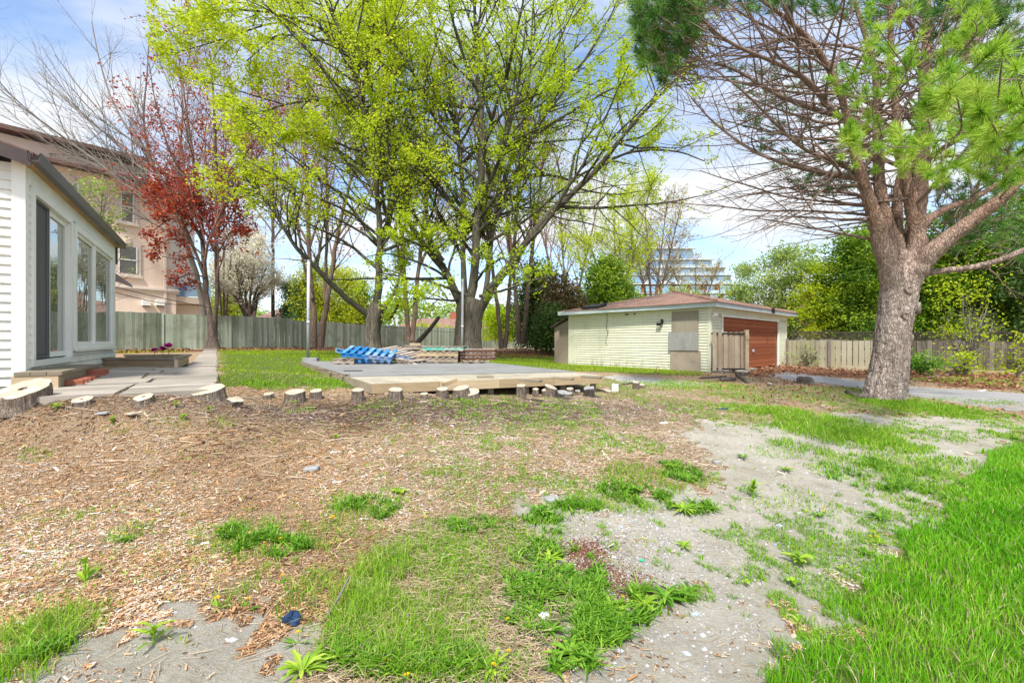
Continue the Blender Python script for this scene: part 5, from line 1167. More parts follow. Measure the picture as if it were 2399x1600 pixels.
def filtB(C, rng):
    x, y = px_of(C); keep = ~((y > 560) & (x < 900) & (rng.random(len(C)) < .93)); keep &= ~((x < 560) & (y > 470) & (rng.random(len(C)) < .9))
    keep &= ~((y > 430) & (x > 640) & (x < 860) & (rng.random(len(C)) < .65)); keep &= x > 350; return keep
build_tree('maple_tree', (tB[0,0], dB, float(gz(tB[0,0], dB))), 'green leaved maple with a long limb arching left past the metal pole', 'maple tree', limB, tB, ('bark_grey','bark_limb','bark_limb'),
 [dict(n=280, ang=44, Lr=.50, K=9, rr=.6, trop=(0,0,.02), wander=.12, t0=.12, sides=5, minr=.006),
  dict(n=1500, ang=42, Lr=.46, K=7, rr=.6, trop=(0,0,-.02), wander=.16, t0=.15, sides=3, minr=.0038)],
 [('leaf_clusters', (2,), 15500, .08, .088, 'leaf_maple2', 4, .06, .2, .1, filtB), ('limb_leaves', (1,), 1700, .06, .10, 'leaf_maple', 5, .065, .2, .1, filtB)], 6, 'fresh green maples')
# --- red maple
dC = 20.5
tC = limb3d([(498,816,19),(498,800,15),(498,775,14),(498,752,16)], dC, K=12)
C_ = [([(494,756,12),(486,700,11),(478,635,10),(474,560,8),(470,480,7),(455,380,5),(440,280,4),(425,170,2)],.5),
 ([(502,756,9),(513,705,8),(507,635,7),(508,540,7),(508,440,6),(505,330,5),(500,220,4),(492,120,2)],-.8),
 ([(480,650,7),(450,570,6),(420,500,5),(385,430,4),(340,350,3),(300,280,2)],-.8),
 ([(507,560,5),(530,470,4),(560,380,3.5),(590,300,3),(620,220,2)],1.2),
 ([(508,480,5),(545,400,4),(600,330,3),(660,270,2)],-.6),
 ([(478,560,5),(440,520,4),(400,510,3),(360,540,2)],-1.2),
 ([(474,560,5),(430,480,4.5),(390,420,4),(345,340,3),(310,250,2)],1.5),
 ([(470,480,5),(420,400,4),(385,320,3),(360,220,2),(350,150,1.5)],-1.2),
 ([(507,520,5),(560,430,4),(610,360,3),(650,300,2)],.4),
 ([(478,620,4),(450,600,3),(420,610,2.5),(380,600,2)],.8),([(480,650,4),(450,640,3),(425,650,2.5),(395,655,2)],-1),([(478,600,4),(440,565,3),(400,560,2.5),(355,578,2)],-.5),([(476,570,4),(440,500,3.5),(400,460,3),(355,450,2)],.6),([(507,600,4),(480,540,3),(450,500,3),(430,450,2)],-1),([(508,560,4),(535,520,3),(560,470,2)],1),([(480,670,3.5),(460,655,3),(440,668,2)],.3),
 ([(507,600,4),(530,560,3),(560,520,2.5),(590,500,2)],.5)]
limC = [thin(limb3d(p, dC, dr), .55) for p, dr in C_]; tC[:, 3] *= .66
def filtC(C, rng):
    x, y = px_of(C); p = np.clip((y-360)/130, .15, 1)*np.where((x < 350) | (x > 640), .4, 1); return (rng.random(len(C)) < p) & (y < 670)
build_tree('red_maple', (tC[0,0], dC, float(gz(tC[0,0], dC))), 'two stemmed maple with dark red leaves in front of the tall fence', 'red maple', limC, tC, ('bark_dark','bark_dark','twig_purple'),
 [dict(n=130, ang=42, Lr=.46, K=9, rr=.6, trop=(0,0,.025), wander=.09, t0=.15, sides=4, minr=.006),
  dict(n=1000, ang=42, Lr=.5, K=6, rr=.6, trop=(0,0,.03), wander=.12, t0=.15, sides=3, minr=.0035)],
 [('leaf_clusters', (2,), 17000, .10, .13, 'leaf_red', 2, .09, .2, .1, filtC), ('limb_leaves', (1,), 2000, .15, .14, 'leaf_red', 2, .09, .3, .1, filtC)], 9)
# --- bare tree leaning left
dD = 23.0
D_l = [([(478,740,9),(465,650,9),(440,570,8.5),(395,515,8),(345,478,7),(290,430,6),(230,380,5),(160,330,4),(90,280,3),(20,230,2.5),(-60,150,2)],-1),
 ([(440,570,7),(395,480,6.5),(365,400,6),(335,350,5),(290,290,4),(255,220,3),(230,130,2),(215,50,1.5)],1),
 ([(400,490,6),(375,430,5.5),(345,350,5),(335,270,3.5),(345,180,2.5),(350,80,1.5)],-.5),
 ([(365,400,4),(300,350,3.5),(230,300,3),(160,240,2.5),(90,170,1.8)],1),
 ([(395,515,5),(330,440,4),(260,400,3.5),(180,390,3),(90,370,2)],1.5),
 ([(335,350,4),(270,300,3),(190,210,2.5),(130,130,1.5)],.5),
 ([(440,570,5),(420,470,4),(420,370,3.5),(430,260,3),(420,130,2),(400,40,1.5)],1)]
build_tree('bare_tree', (*limb3d(D_l[0][0], dD)[0][:2], .9), 'leafless grey tree spreading left above the stucco building', 'bare tree', [thin(limb3d(p, dD, dr), .62) for p, dr in D_l], None, ('bark_grey','twig_bare','twig_bare'),
 [dict(n=90, ang=32, Lr=.45, K=9, rr=.5, trop=(-.01,0,.05), wander=.08, t0=.15, sides=4, minr=.004, tk=.009),
  dict(n=1300, ang=32, Lr=.5, K=6, rr=.6, trop=(0,0,.04), wander=.09, t0=.1, sides=3, minr=.0038)], [], 12)
# --- twin trunk tree with red buds behind
dE = 23.5
E_ = [([(737,815,13),(737,760,12),(731,700,9),(725,600,8),(722,500,7),(716,400,5),(705,280,4),(690,150,3)],1),
 ([(752,815,13),(753,765,12),(768,700,9),(780,620,8),(792,540,7),(815,450,5.5),(840,360,4),(865,250,3)],-1),
 ([(733,700,6),(712,620,5),(700,540,5),(690,450,4),(665,340,3),(640,200,2)],2),
 ([(760,700,6),(765,600,6),(768,500,5),(765,400,4),(770,280,3),(775,120,2)],1),
 ([(790,560,4),(840,480,3.5),(900,420,3),(960,370,2)],2),
 ([(700,540,4),(640,460,3),(590,380,2.5),(560,300,2)],1)]
def filtE(C, rng): x, y = px_of(C); return (y < 640)
build_tree('twin_trunk_tree', (*limb3d(E_[0][0], dE)[0][:2], float(gz(-9.5, dE))), 'tall twin trunked tree with sparse dark red buds between the pole and the left maple', 'tree', [thin(limb3d(p, dE, dr), .62) for p, dr in E_], None, ('bark_red','bark_red','twig_purple'),
 [dict(n=100, ang=26, Lr=.4, K=9, rr=.6, trop=(0,0,.06), wander=.07, t0=.3, sides=4, minr=.005),
  dict(n=500, ang=30, Lr=.5, K=6, rr=.6, trop=(0,0,.04), wander=.08, t0=.1, sides=3, minr=.0038)],
 [('bud_clusters', (2,), 3800, .15, .12, 'leaf_redbud', 2, .08, .3, 0, filtE)], 15)
# --- further slim trees with reddish buds behind the maples
def slim(px, pyb, d, htpx, label, leaf, seed, n=3, spread=60, r=8, nl=1500, size=.12, mats=('bark_red','bark_red','twig_purple'), up=.06, per=2, ang=28, lim=None):
    rg = np.random.default_rng(seed); L_ = []
    for k in range(n):
        x1 = px+(k-(n-1)/2)*spread/max(1, n-1)*2+rg.normal(0, 8) if n > 1 else px
        L_.append([(px+(k-(n-1)/2)*r*.8, pyb, r), (px+(x1-px)*.25, pyb-htpx*.25, r*.8), (px+(x1-px)*.6, pyb-htpx*.6, r*.55), (x1, pyb-htpx, r*.2)])
    ls = [thin(limb3d(p, d, rg.normal(0, 1)), .55) for p in L_]
    spec = [('foliage', (2,), nl, .18, size, leaf, per, .1, .15, 0, lim)] if nl else []
    return build_tree('tree', (*ls[0][0][:2], float(gz(*ls[0][0][:2]))), label, 'tree', ls, None, mats,
     [dict(n=28*n, ang=ang, Lr=.38, K=8, rr=.6, trop=(0,0,up), wander=.09, t0=.25, sides=4, minr=.006), dict(n=170*n, ang=34, Lr=.5, K=5, rr=.6, trop=(0,0,.03), wander=.1, t0=.1, sides=3, minr=.005)], spec, seed)
slim(962, 800, 27, 640, 'slim trunked tree with red brown buds between the two green maples', 'leaf_redbud', 21, 2, 60, 11, 2500)
slim(1180, 815, 25, 600, 'slim tree with orange red young leaves right of the large maple trunk', 'leaf_redbud', 22, 2, 70, 10, 2600)
slim(1222, 805, 28, 520, 'brown barked tree with few buds left of the dark cedar', 'leaf_redbud', 23, 2, 60, 11, 900)
slim(640, 742, 36, 480, 'bent grey trunked tree behind the fence left of the metal pole', 'leaf_redbud', 24, 1, 30, 8, 500, mats=('bark_grey','bark_grey','twig_purple'))
slim(525, 760, 33, 640, 'wispy purplish tree rising behind the red leaved maple', 'leaf_redbud', 25, 3, 70, 4, 1200)
slim(1330, 790, 40, 430, 'thin leafing tree behind the green cedar shrub', 'leaf_pale', 26, 3, 90, 6, 2600)
slim(1530, 760, 45, 300, 'nearly bare tree with small orange buds before the tiered apartment block', 'leaf_orange', 27, 4, 80, 6, 2600, .16, ('bark_dark','bark_dark','twig_bare'), .02, 2, 40)
slim(1440, 760, 38, 330, 'light green leafing tree left of the tiered apartment block', 'leaf_maple2', 28, 3, 90, 5, 5000, .15, ('bark_dark','bark_dark','twig_bare'), .02, 3, 45)
slim(1630, 760, 50, 150, 'low sparse tree before the lower tiers of the apartment block', 'leaf_orange', 29, 3, 60, 4, 1300, .16, ('bark_dark','bark_dark','twig_bare'), .02, 2, 40)
# leaning broken trunks
def bare_log(pts, d, label, mat='bark_dark'):
    l = limb3d(pts, d, 0, K=10); m = MB(l[0,:3]); m.tube(l[:, :3], l[:, 3], 8); tag(m.build('dead_trunk', mat, None, True), label, 'dead trunk')
bare_log([(968,815,6),(985,795,6),(1005,775,5),(1030,742,4)], 24, 'dead trunk leaning right between the two green maples')
# --- white blossom tree
def filtW(C, rng): x, y = px_of(C); return (np.hypot((x-578)/78, (y-655)/100) < 1+.25*rng.normal(0, 1, len(C)))
slW = [limb3d([(577+k*3, 745, 6),(575+dx_*.4, 690, 4),(575+dx_, ty, 1.5)], 34, dr) for k, (dx_, ty, dr) in enumerate(((-55,610,1),(-30,570,-1),(0,555,1.5),(28,570,-1.5),(55,615,.5),(-70,660,-1),(72,660,1)))]
build_tree('blossom_tree', (*slW[0][0][:2], .9), 'round tree full of creamy white blossom behind the fence', 'blossom tree', [thin(l, .7) for l in slW], None, ('bark_dark','bark_dark','bark_dark'),
 [dict(n=160, ang=32, Lr=.5, K=7, rr=.6, trop=(0,0,.05), wander=.1, t0=.2, sides=4, minr=.01), dict(n=800, ang=38, Lr=.55, K=5, rr=.6, trop=(0,0,.02), wander=.1, t0=.1, sides=3, minr=.005)],
 [('blossom', (2,), 8500, .16, .13, 'leaf_white', 2, .1, .05, 0, None), ('blossom', (1,), 2500, .12, .13, 'leaf_white', 2, .1, .05, 0, None)], 31)
# --- crown masses: shrubs and conifers
def bush(px, pyb, wpx, hpx, d, label, mat, seed, name='shrub', cat='shrub', n=3000, size=.12, stems=9, dep=None, per=3, barkm='bark_dark', gap=.0, group=None, shape='round', lift=0.0, clump=22, inner=0):
    rg = np.random.default_rng(seed); b = np.array([(px-HX)/F*d, d, CZ+(HY-pyb)/F*d]); w_ = wpx/F*d/2; h = hpx/F*d; dp = dep or w_*.8
    e = empty(name, (b[0], b[1], float(gz(b[0], b[1]))), label, cat, group); loc = np.array(e.location)
    P = []; R = []
    for k in range(stems):
        a = rg.random()*6.28; s = np.sqrt(rg.random()); t = np.linspace(0, 1, 8)[:, None]; tip = np.array([math.cos(a)*s*w_*.8, math.sin(a)*s*dp*.8, h*(.95-.5*s*s)*(.7+.3*rg.random())])
        q = loc+t*np.array([0,0,1.])*(tip[2]+b[2]-loc[2])+(t**1.5)*np.array([tip[0], tip[1], 0])+rg.normal(0, .03, (8, 3))*t*h*.3; P.append(q); R.append(np.linspace(.012*h+.012, .006, 8))
    P = np.array(P); R = np.array(R); m = MB(loc); V, Fq = tubes(P, R, 5); m.raw(V, Fq)
    P2, R2 = spawn(P, R, stems*22, 45, .35, 6, .6, trop=(0,0,.03), wander=.12, t0=.2, minr=.005, rng=rg); V, Fq = tubes(P2, R2, 3); m.raw(V, Fq); m.build('stems', barkm, e, True)
    # foliage: clumps in an uneven envelope
    nc = max(30, n//clump); a = rg.random(nc)*6.28; u = lift+(1-lift)*rg.random(nc); rr = np.sqrt(rg.random(nc))
    if shape == 'cone': env = (1-u*.96); zc_ = u
    elif shape == 'column': env = .75+.25*np.sin(u*3.1); zc_ = u
    else: env = np.sqrt(np.clip(1-(u*1.0)**2.6, 0, 1))*(.55+.45*np.minimum(1, u*4)); zc_ = u
    env = env*(1+.22*np.sin(a*3+seed)+.15*np.sin(a*5+u*7)); rr = rr**.7
    c = np.stack([b[0]+np.cos(a)*rr*env*w_, b[1]+np.sin(a)*rr*env*dp, b[2]+zc_*h*(1+.06*np.sin(a*4))], 1)
    c = c+rg.normal(0, 1, (nc, 3))*np.array([w_, dp, h*.6])*(.13 if clump > 22 else .06); c[:, 2] = np.maximum(c[:, 2], loc[2]+.15)
    wt = rg.random(nc)**2+.08; k = rg.choice(nc, n, p=wt/wt.sum()); cs = (h*.055+.08)*(.72 if clump > 22 else 1)
    C = c[k]+rg.normal(0, 1, (n, 3))*cs*np.array([1.25, 1.25, .7]); tone = rg.random(nc)
    if gap: C = C[rg.random(n) > gap]; k = k[:len(C)]
    C = np.concatenate([C, along(P2, n//5, rg, .08)]); tn = np.r_[tone[k], rg.random(n//5)]
    crown_obj('foliage', C, size, mat, e, loc, rg, per, size*.8, 0, rnd=tn)
    if inner:  # inner leaves coloured dark so gaps in the crown read as shaded depth
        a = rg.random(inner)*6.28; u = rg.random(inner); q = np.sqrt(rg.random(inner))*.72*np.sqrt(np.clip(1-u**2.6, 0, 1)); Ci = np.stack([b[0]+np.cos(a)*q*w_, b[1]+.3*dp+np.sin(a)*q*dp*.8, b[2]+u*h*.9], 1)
        Ci = Ci[fbm(Ci[:, 0]*1.3+Ci[:, 2], Ci[:, 2]*1.6, 1.2) > .42]; crown_obj('inner_shade_foliage', Ci, size*1.2, 'leaf_cedar', e, loc, rg, 3, size*.8, 0)
    return e
bush(1255, 800, 100, 175, 30, 'dark brownish green cedar beside the far end of the fence', 'leaf_cedar', 41, 'cedar', 'cedar', 5000, .15, per=3)
bush(1320, 800, 100, 150, 27, 'dark cedar with rusty brown twigs left of the garage', 'leaf_brown', 42, 'cedar', 'cedar', 3600, .14, per=3)
bush(1290, 812, 80, 90, 25, 'low dark evergreen hugging the lean-to shed', 'leaf_cedar', 43, 'cedar', 'cedar', 2600, .13, per=3)
bush(1425, 745, 120, 125, 28, 'bright yellow green cedar right behind the garage roof', 'leaf_shrub', 44, 'cedar', 'cedar', 6000, .14, per=3)
bush(1500, 760, 90, 60, 30, 'low light green shrub behind the left part of the garage roof', 'leaf_yellow', 45, n=1800)
bush(1590, 770, 220, 90, 34, 'spreading shrub line behind the peak of the garage roof', 'leaf_pale', 46, n=2600, per=2)
bush(735, 800, 60, 180, 34, 'tall light green shrub behind the left metal pole', 'leaf_yellow', 47, n=3600, size=.15)
bush(800, 800, 110, 170, 36, 'yellow green shrub with reddish tips between pole and left maple', 'leaf_yellow', 48, n=4200, size=.15)
bush(850, 800, 60, 130, 38, 'small green tree just left of the left maple trunk', 'leaf_shrub', 49, n=2000, size=.15)
bush(682, 760, 44, 105, 36, 'small narrow blue green spruce behind the fence', 'leaf_spruce', 50, 'spruce', 'spruce', 2600, .13, 3, shape='cone')
bush(715, 775, 55, 110, 34, 'dark green spruce partly hidden by the left metal pole', 'leaf_spruce', 51, 'spruce', 'spruce', 2600, .13, 3, shape='cone')
bush(535, 745, 60, 130, 40, 'green shrub glowing behind the red leaved maple trunk', 'leaf_yellow', 52, n=2400, size=.16)
bush(1010, 800, 200, 35, 52, 'low yellow shrub far behind the fence between the maples', 'leaf_yellow', 53, n=1500, size=.2)
bush(1170, 795, 90, 70, 34, 'light green undergrowth tree right of the large maple trunk', 'leaf_maple', 54, n=2600, size=.14)
bush(225, 560, 90, 140, 17, 'small leafy tree peeking over the white house roof', 'leaf_pale', 55, 'shrub', 'tree', 500, .12, per=2, gap=.3)
# right side screen of shrubs
RS = [(1745,790,120,170,27,'pale airy shrub right behind the garage roof corner','leaf_pale',2600,.11),
 (1850,805,150,215,25,'tall pale green airy shrub above the pale fence','leaf_pale',4200,.11),
 (1930,815,110,190,23.5,'yellow green shrub with red twigs at the middle of the pale fence','leaf_maple2',3400,.11),
 (2010,822,130,270,22.5,'tall dense green shrub just left of the pine trunk','leaf_shrub',6500,.12),
 (2080,830,140,300,24,'deep green tree directly behind the pine trunk','leaf_shrub',6000,.12),
 (2190,840,150,300,22,'bright leafy tree right of the pine trunk behind the lattice fence','leaf_shrub',5600,.12),
 (2290,835,150,330,21,'dense green tree behind the lattice fence near the right edge','leaf_shrub',7000,.12),
 (2390,840,150,340,19.5,'dense green tree at the right edge behind the lattice fence','leaf_shrub',6500,.12),
 (2470,850,160,360,17,'dark green tree crossing the right edge of the view','leaf_cedar',5000,.12)]
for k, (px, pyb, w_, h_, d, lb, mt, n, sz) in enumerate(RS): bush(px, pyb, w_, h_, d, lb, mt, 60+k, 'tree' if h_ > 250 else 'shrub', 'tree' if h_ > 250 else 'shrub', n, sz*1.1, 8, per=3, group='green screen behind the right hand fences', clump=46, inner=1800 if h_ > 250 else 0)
for k, (px, pyb, w_, h_, d, lb, mt, n) in enumerate(((2270,868,170,220,15.2,'forked bare stemmed shrub with pale leaves in front of the lattice fence','leaf_maple',420),
 (2260,878,80,50,14.6,'low bright shrub at the foot of the forked shrub','leaf_maple',150),(2385,880,60,90,14.2,'small light green shrub at the right edge before the fence','leaf_maple',200),
 (2160,870,60,40,14.9,'small dark weed bush in the leaf litter right of the pine','weed',400),(1890,852,60,40,18.6,'thin seedling shrub before the pale fence','leaf_pale',60))):
    bush(px, pyb, w_, h_, d, lb, mt, 80+k, n=n, size=.09, stems=12, per=2, barkm='twig_bare', dep=.7, lift=.35 if h_ > 200 else 0)
# far treeline
def mass(name, x0, x1, y, h0, n, mat, seed, size=.9):
    rg = np.random.default_rng(seed); x = x0+(x1-x0)*rg.random(n); hh = h0*(.6+.7*fbm(x, np.zeros(n)+seed, .06))
    C = np.stack([x, y+rg.normal(0, 3, n), 0+hh*np.sqrt(rg.random(n))], 1); V, F3 = leaves(C, np.full(n, size), rg)
    o = link(name, make_mesh(name, V, [F3], np.repeat(rg.random(n), 4)), mat); o['kind'] = 'stuff'
mass('far_woods', -140, 0, 105, 10, 16000, 'leaf_pale', 91); mass('far_woods', 0, 150, 100, 10, 18000, 'leaf_shrub', 92)
# ------------------------------------------------------------------ the pine
dP = 8.7
tP = limb3d([(2071,945,52),(2073,925,47),(2080,880,44),(2088,830,42),(2091,794,41),(2096,750,42),(2104,710,43),(2108,680,44),(2110,645,46),(2110,620,40),(2112,600,28),(2113,585,12)], dP, K=40); tP[:, 3] *= .84
def zz(p): return z6(p)
P_ = [([(2096,700,22),(2080,650,27),(2070,600,25),(2066,560,22),(2060,520,21),(2040,459,17),(2022,416,14),(1997,331,11),(1991,276,10),(1969,204,9),(1940,140,9),(1889,72,7),(1825,25,5),(1760,-20,3)],-.8),
 ([(2100,690,22),(2092,630,25),(2078,560,20),(2070,520,18),(2063,480,16),(2057,425,15),(2054,340,12),(2050,250,10),(2050,153,9),(2016,64,7),(1990,-30,5)],.6),
 ([(2115,700,22),(2128,640,27),(2146,580,25),(2150,550,23),(2138,490,19),(2114,425,14),(2100,370,12),(2095,280,10),(2085,150,8),(2080,-30,6)],-.5),
 ([(2110,690,24),(2120,620,28),(2138,540,23),(2150,470,22),(2156,400,20),(2160,320,18),(2166,200,14),(2172,80,11),(2175,-60,8)],1.2),
 ([(2115,710,20),(2140,640,28),(2180,585,26),(2229,548,22),(2284,510,19),(2343,465,16),(2399,410,13),(2450,330,10)],-1.2),
 ([(2150,560,14),(2165,522,13),(2207,493,10),(2284,463,8),(2352,421,6),(2420,360,4)],.8),
 ([(2130,645,12),(2160,639,10),(2210,634,9),(2259,629,9),(2336,610,8.5),(2399,583,8),(2480,545,7)],-1.0),
 ([(2110,620,20),(2105,520,14),(2100,440,12),(2140,330,10),(2200,230,8),(2270,120,6),(2340,20,4)],1.5),
 ([(2046,561,5),(1974,548,3.6),(1910,535,3),(1846,521,2.4),(1778,512,1.2)],.4),
 ([(2045,505,6),(1995,500,4.5),(1930,497,3.8),(1867,493,3.4),(1782,495,2.8),(1697,484,2.2),(1595,476,1.2)],.8),
 ([(2035,482,6),(1952,474,4),(1880,468,3.4),(1825,459,3),(1761,436,2.5),(1697,420,2),(1640,400,1.4)],1.4),
 ([(2028,462,6),(1974,450,4),(1900,448,3.2),(1850,440,2.5),(1790,436,1.8)],1.8),
 ([(2025,424,10),(1995,413,9),(1950,407,8),(1900,398,7),(1825,378,5.5),(1761,352,4.5),(1697,306,3.4),(1655,272,2.6),(1621,230,1.8)],-.6),
 ([(1990,395,7),(1960,375,6),(1900,362,5.4),(1846,323,4.6),(1804,276,4),(1755,228,3.2),(1697,178,2.5),(1655,153,1.8)],-1.2),
 ([(2040,310,11),(2016,292,10),(1975,272,9.5),(1931,268,8),(1880,245,8),(1846,236,7),(1800,212,5.5),(1761,183,5),(1697,152,4),(1634,140,2.5)],-.4),
 ([(1985,285,10),(1945,262,9),(1915,210,8),(1889,178,7),(1840,158,6),(1782,134,5.6),(1706,102,5),(1672,72,4),(1634,34,3.4),(1580,10,2.5)],-1.4),
 ([(1950,160,7),(1900,118,6),(1850,90,5),(1790,60,4),(1730,30,3),(1680,-20,2)],-.5),
 ([(2050,250,6),(2000,225,5),(1940,215,4),(1860,205,3.5),(1780,200,2.8),(1700,190,2)],1.5),
 ([(2052,345,6),(1990,335,5),(1920,328,4),(1840,318,3.2),(1760,300,2.4),(1690,280,1.6)],1.8),
 ([(2060,130,6),(1990,110,5),(1900,100,4),(1800,90,3),(1720,90,2)],2.2)]
limP = [thin(limb3d(p, dP, dr), .76 if k < 8 else .70) for k, (p, dr) in enumerate(P_)]
rngP = np.random.default_rng(77)
pine = empty('pine_tree', (tP[0,0], dP, float(gz(tP[0,0], dP))), 'large pine with thick flaking grey brown trunk and bare reddish branches', 'pine tree'); pl_ = np.array(pine.location)
# trunk with furrowed plates
sides = 72; K = len(tP); Kf = 150; u = np.linspace(0, K-1, Kf); T4 = np.stack([np.interp(u, np.arange(K), tP[:, k]) for k in range(4)], 1)
for _ in range(6): T4[1:-1] = (T4[:-2]+2*T4[1:-1]+T4[2:])/4
a = np.linspace(0, 2*np.pi, sides, endpoint=False); zz_ = T4[:, 2]-T4[0, 2]
V, Fq = tubes(T4[None, :, :3], T4[None, :, 3], sides); V = V.reshape(Kf, sides, 3); c = T4[:, None, :3]
AA, ZZ = np.meshgrid(a, zz_); ex, ey = np.cos(AA)*1.3, np.sin(AA)*1.3
pn = fbm(ex*3+ZZ*.8+5, ey*3+ZZ*2.2, 1.8); fur = np.abs(vnoise(ex*4+7, ey*4+ZZ*2.0+3, 1.5)-.5)*2; fur2 = np.abs(vnoise(ex*7-3, ey*7-ZZ*5.0, 1.4)-.5)*2
mod = 1+.10*(pn-.5)-.075*np.exp(-(fur/.12)**2)-.05*np.exp(-(fur2/.16)**2)+.008*rngP.normal(0, 1, AA.shape)+.05*np.sin(3*AA+1)*np.exp(-ZZ/.5)+.20*np.exp(-ZZ/.12)*(.5+.5*np.sin(AA*5+2))+.03*np.sin(2*AA+ZZ*2)
V = c+(V-c)*mod[..., None]; m = MB(pl_); m.raw(V.reshape(-1, 3), Fq); m.build('trunk', 'bark_pine', pine, True)
# limbs (thick) with bark relief
def limb_mesh(mb, l, sides=14, amp=.07):
    n = len(l); u = np.linspace(0, n-1, 70); q = np.stack([np.interp(u, np.arange(n), l[:, k]) for k in range(4)], 1)
    for _ in range(3): q[1:-1] = (q[:-2]+2*q[1:-1]+q[2:])/4
    q[:, :3] += np.cumsum(rngP.normal(0, 1, (70, 3)), 0)*q[:, 3:4]*.05
    V, Fq = tubes(q[None, :, :3], q[None, :, 3], sides); V = V.reshape(70, sides, 3); c = q[:, None, :3]
    V = c+(V-c)*(1+amp*rngP.normal(0, 1, (70, sides, 1))); mb.raw(V.reshape(-1, 3), Fq); return q
for l in limP[:8]: m = MB(pl_); limb_mesh(m, l, 18, .06); m.build('limb', 'bark_pine_limb', pine, True)
m = MB(pl_)
for l in limP[8:]: limb_mesh(m, l, 8, .08)
Ps = np.stack([l[:, :3] for l in limP]); Rs = np.stack([l[:, 3] for l in limP])
sidep = Ps[8:], Rs[8:]
S1 = spawn(*sidep, 150, 38, .5, 9, .6, trop=(-.02,0,.02), wander=.09, t0=.1, minr=.0045, rng=rngP)
S2 = spawn(*S1, 650, 45, .45, 6, .6, trop=(0,0,.0), wander=.13, t0=.1, minr=.003, rng=rngP)
U1 = spawn(Ps[:8], Rs[:8], 95, 62, .5, 10, .45, trop=(-.015,0,-.005), wander=.10, t0=.28, minr=.005, rng=rngP)
# bare horizontal branches sweeping left behind
nb = 56; st_i = rngP.integers(0, 4, nb); tt = .25+.7*rngP.random(nb); S = np.array([Ps[i, int(t*25)] for i, t in zip(st_i, tt)])
HB = np.zeros((nb, 14, 3)); HB[:, 0] = S; Dh = np.stack([-1+.3*rngP.random(nb), rngP.normal(.35, .35, nb), rngP.normal(.03, .12, nb)], 1); Lh = 1.4+2.2*rngP.random(nb)
for k in range(1, 14):
    Dh = Dh+rngP.normal(0, .05, Dh.shape)+np.array([0,0,.012]); Dh /= np.linalg.norm(Dh, axis=1, keepdims=True); HB[:, k] = HB[:, k-1]+Dh*(Lh/13)[:, None]
HR = np.linspace(1, .2, 14)[None]*(.012+.016*rngP.random(nb))[:, None]
H2_ = spawn(HB, HR, 430, 42, .3, 6, .55, wander=.13, t0=.2, minr=.003, rng=rngP)
U2 = spawn(*U1, 700, 45, .4, 6, .6, wander=.12, t0=.2, minr=.003, rng=rngP)
for (P, R), sd_ in ((S1,5),(S2,3),(U1,6),((HB,HR),6),(H2_,3),(U2,3)): V, Fq = tubes(P, R, sd_); m.raw(V, Fq)
m.build('bare_branches', 'twig_pine', pine, True)
# branch scars (knots)
def knot(px, py, r, dsc, lab=None):
    c = W(px, py, dP); ix = np.argmin(np.abs(T4[:, 2]-c[2])); ctr = T4[ix]; off = np.clip((c[0]-ctr[0])/ctr[3], -1.03, 1.03); 
    ang_ = math.asin(max(-1, min(1, off))); nrm = np.array([math.sin(ang_), -math.cos(ang_), 0]); p = ctr[:3]+nrm*ctr[3]*.97; p[2] = c[2]
    X_ = np.array([math.cos(ang_), math.sin(ang_), 0]); Y_ = np.array([0, 0, 1.]); n1, n2 = 22, 10; V = []
    for i in range(n1):
        th = i/n1*6.283; rr_ = r*(1+.12*math.sin(3*th+px))
        for j in range(n2):
            ph = j/n2*6.283; q = rr_+r*.34*math.cos(ph); V.append(p+X_*math.cos(th)*q+Y_*math.sin(th)*q*1.15+nrm*(r*.5*math.sin(ph)*dsc+.012))
    idx = np.arange(n1*n2).reshape(n1, n2); Fq = np.stack([idx, np.roll(idx,-1,1), np.roll(np.roll(idx,-1,1),-1,0), np.roll(idx,-1,0)], -1).reshape(-1,4)
    m = MB(pl_); m.raw(V, Fq); c2 = p+nrm*.012; ring = [c2+X_*math.cos(t)*r+Y_*math.sin(t)*r*1.15 for t in np.linspace(0, 6.283, 16, endpoint=False)]; m.raw(ring+[c2+nrm*.01], None, [[i, (i+1) % 16, 16] for i in range(16)]); m.build('branch_scar', 'bark_pine', pine, True)
for a_ in ((2128,724,.075,1.3),(2129,792,.08,1.3),(2092,742,.05,.8),(2098,683,.05,.8),(2140,748,.06,1.2),(2061,722,.045,1.1),(2138,772,.045,1.0)): knot(*a_)
# needle tufts
def tufts(C, ax, rad, n, wd, rng):
    """C (T,3) centres, ax (T,3) shoot direction, rad (T,) needle length"""
    T = len(C); ax = ax/(np.linalg.norm(ax, axis=1, keepdims=True)+1e-9); tot = T*n
    A = np.repeat(ax, n, 0); c = np.repeat(C, n, 0); L_ = np.repeat(rad, n)*(.7+.45*rng.random(tot)); s = rng.random(tot)
    q = rng.normal(0, 1, (tot, 3)); q -= (q*A).sum(1, keepdims=True)*A; q /= np.linalg.norm(q, axis=1, keepdims=True)+1e-9
    el_ = np.radians(18+62*(1-s)+rng.normal(0, 8, tot))[:, None]; D = A*np.cos(el_)+q*np.sin(el_); b = c+A*((s-.75)*np.repeat(rad, n)*.9)[:, None]
    t_ = np.cross(D, rng.normal(0, 1, (tot, 3))); t_ /= np.linalg.norm(t_, axis=1, keepdims=True)+1e-9
    w_ = wd; tip = b+D*L_[:, None]-np.array([0,0,.06])*(L_**1)[:, None]*.5; mid = b+D*(L_*.55)[:, None]
    V = np.stack([b-t_*w_*.4, b+t_*w_*.4, mid+t_*w_*.5, mid-t_*w_*.5, tip], 1).reshape(-1, 3); o = (np.arange(tot)*5)[:, None]
    return V, o+np.array([0,1,2,3]), o+np.array([3,2,4])
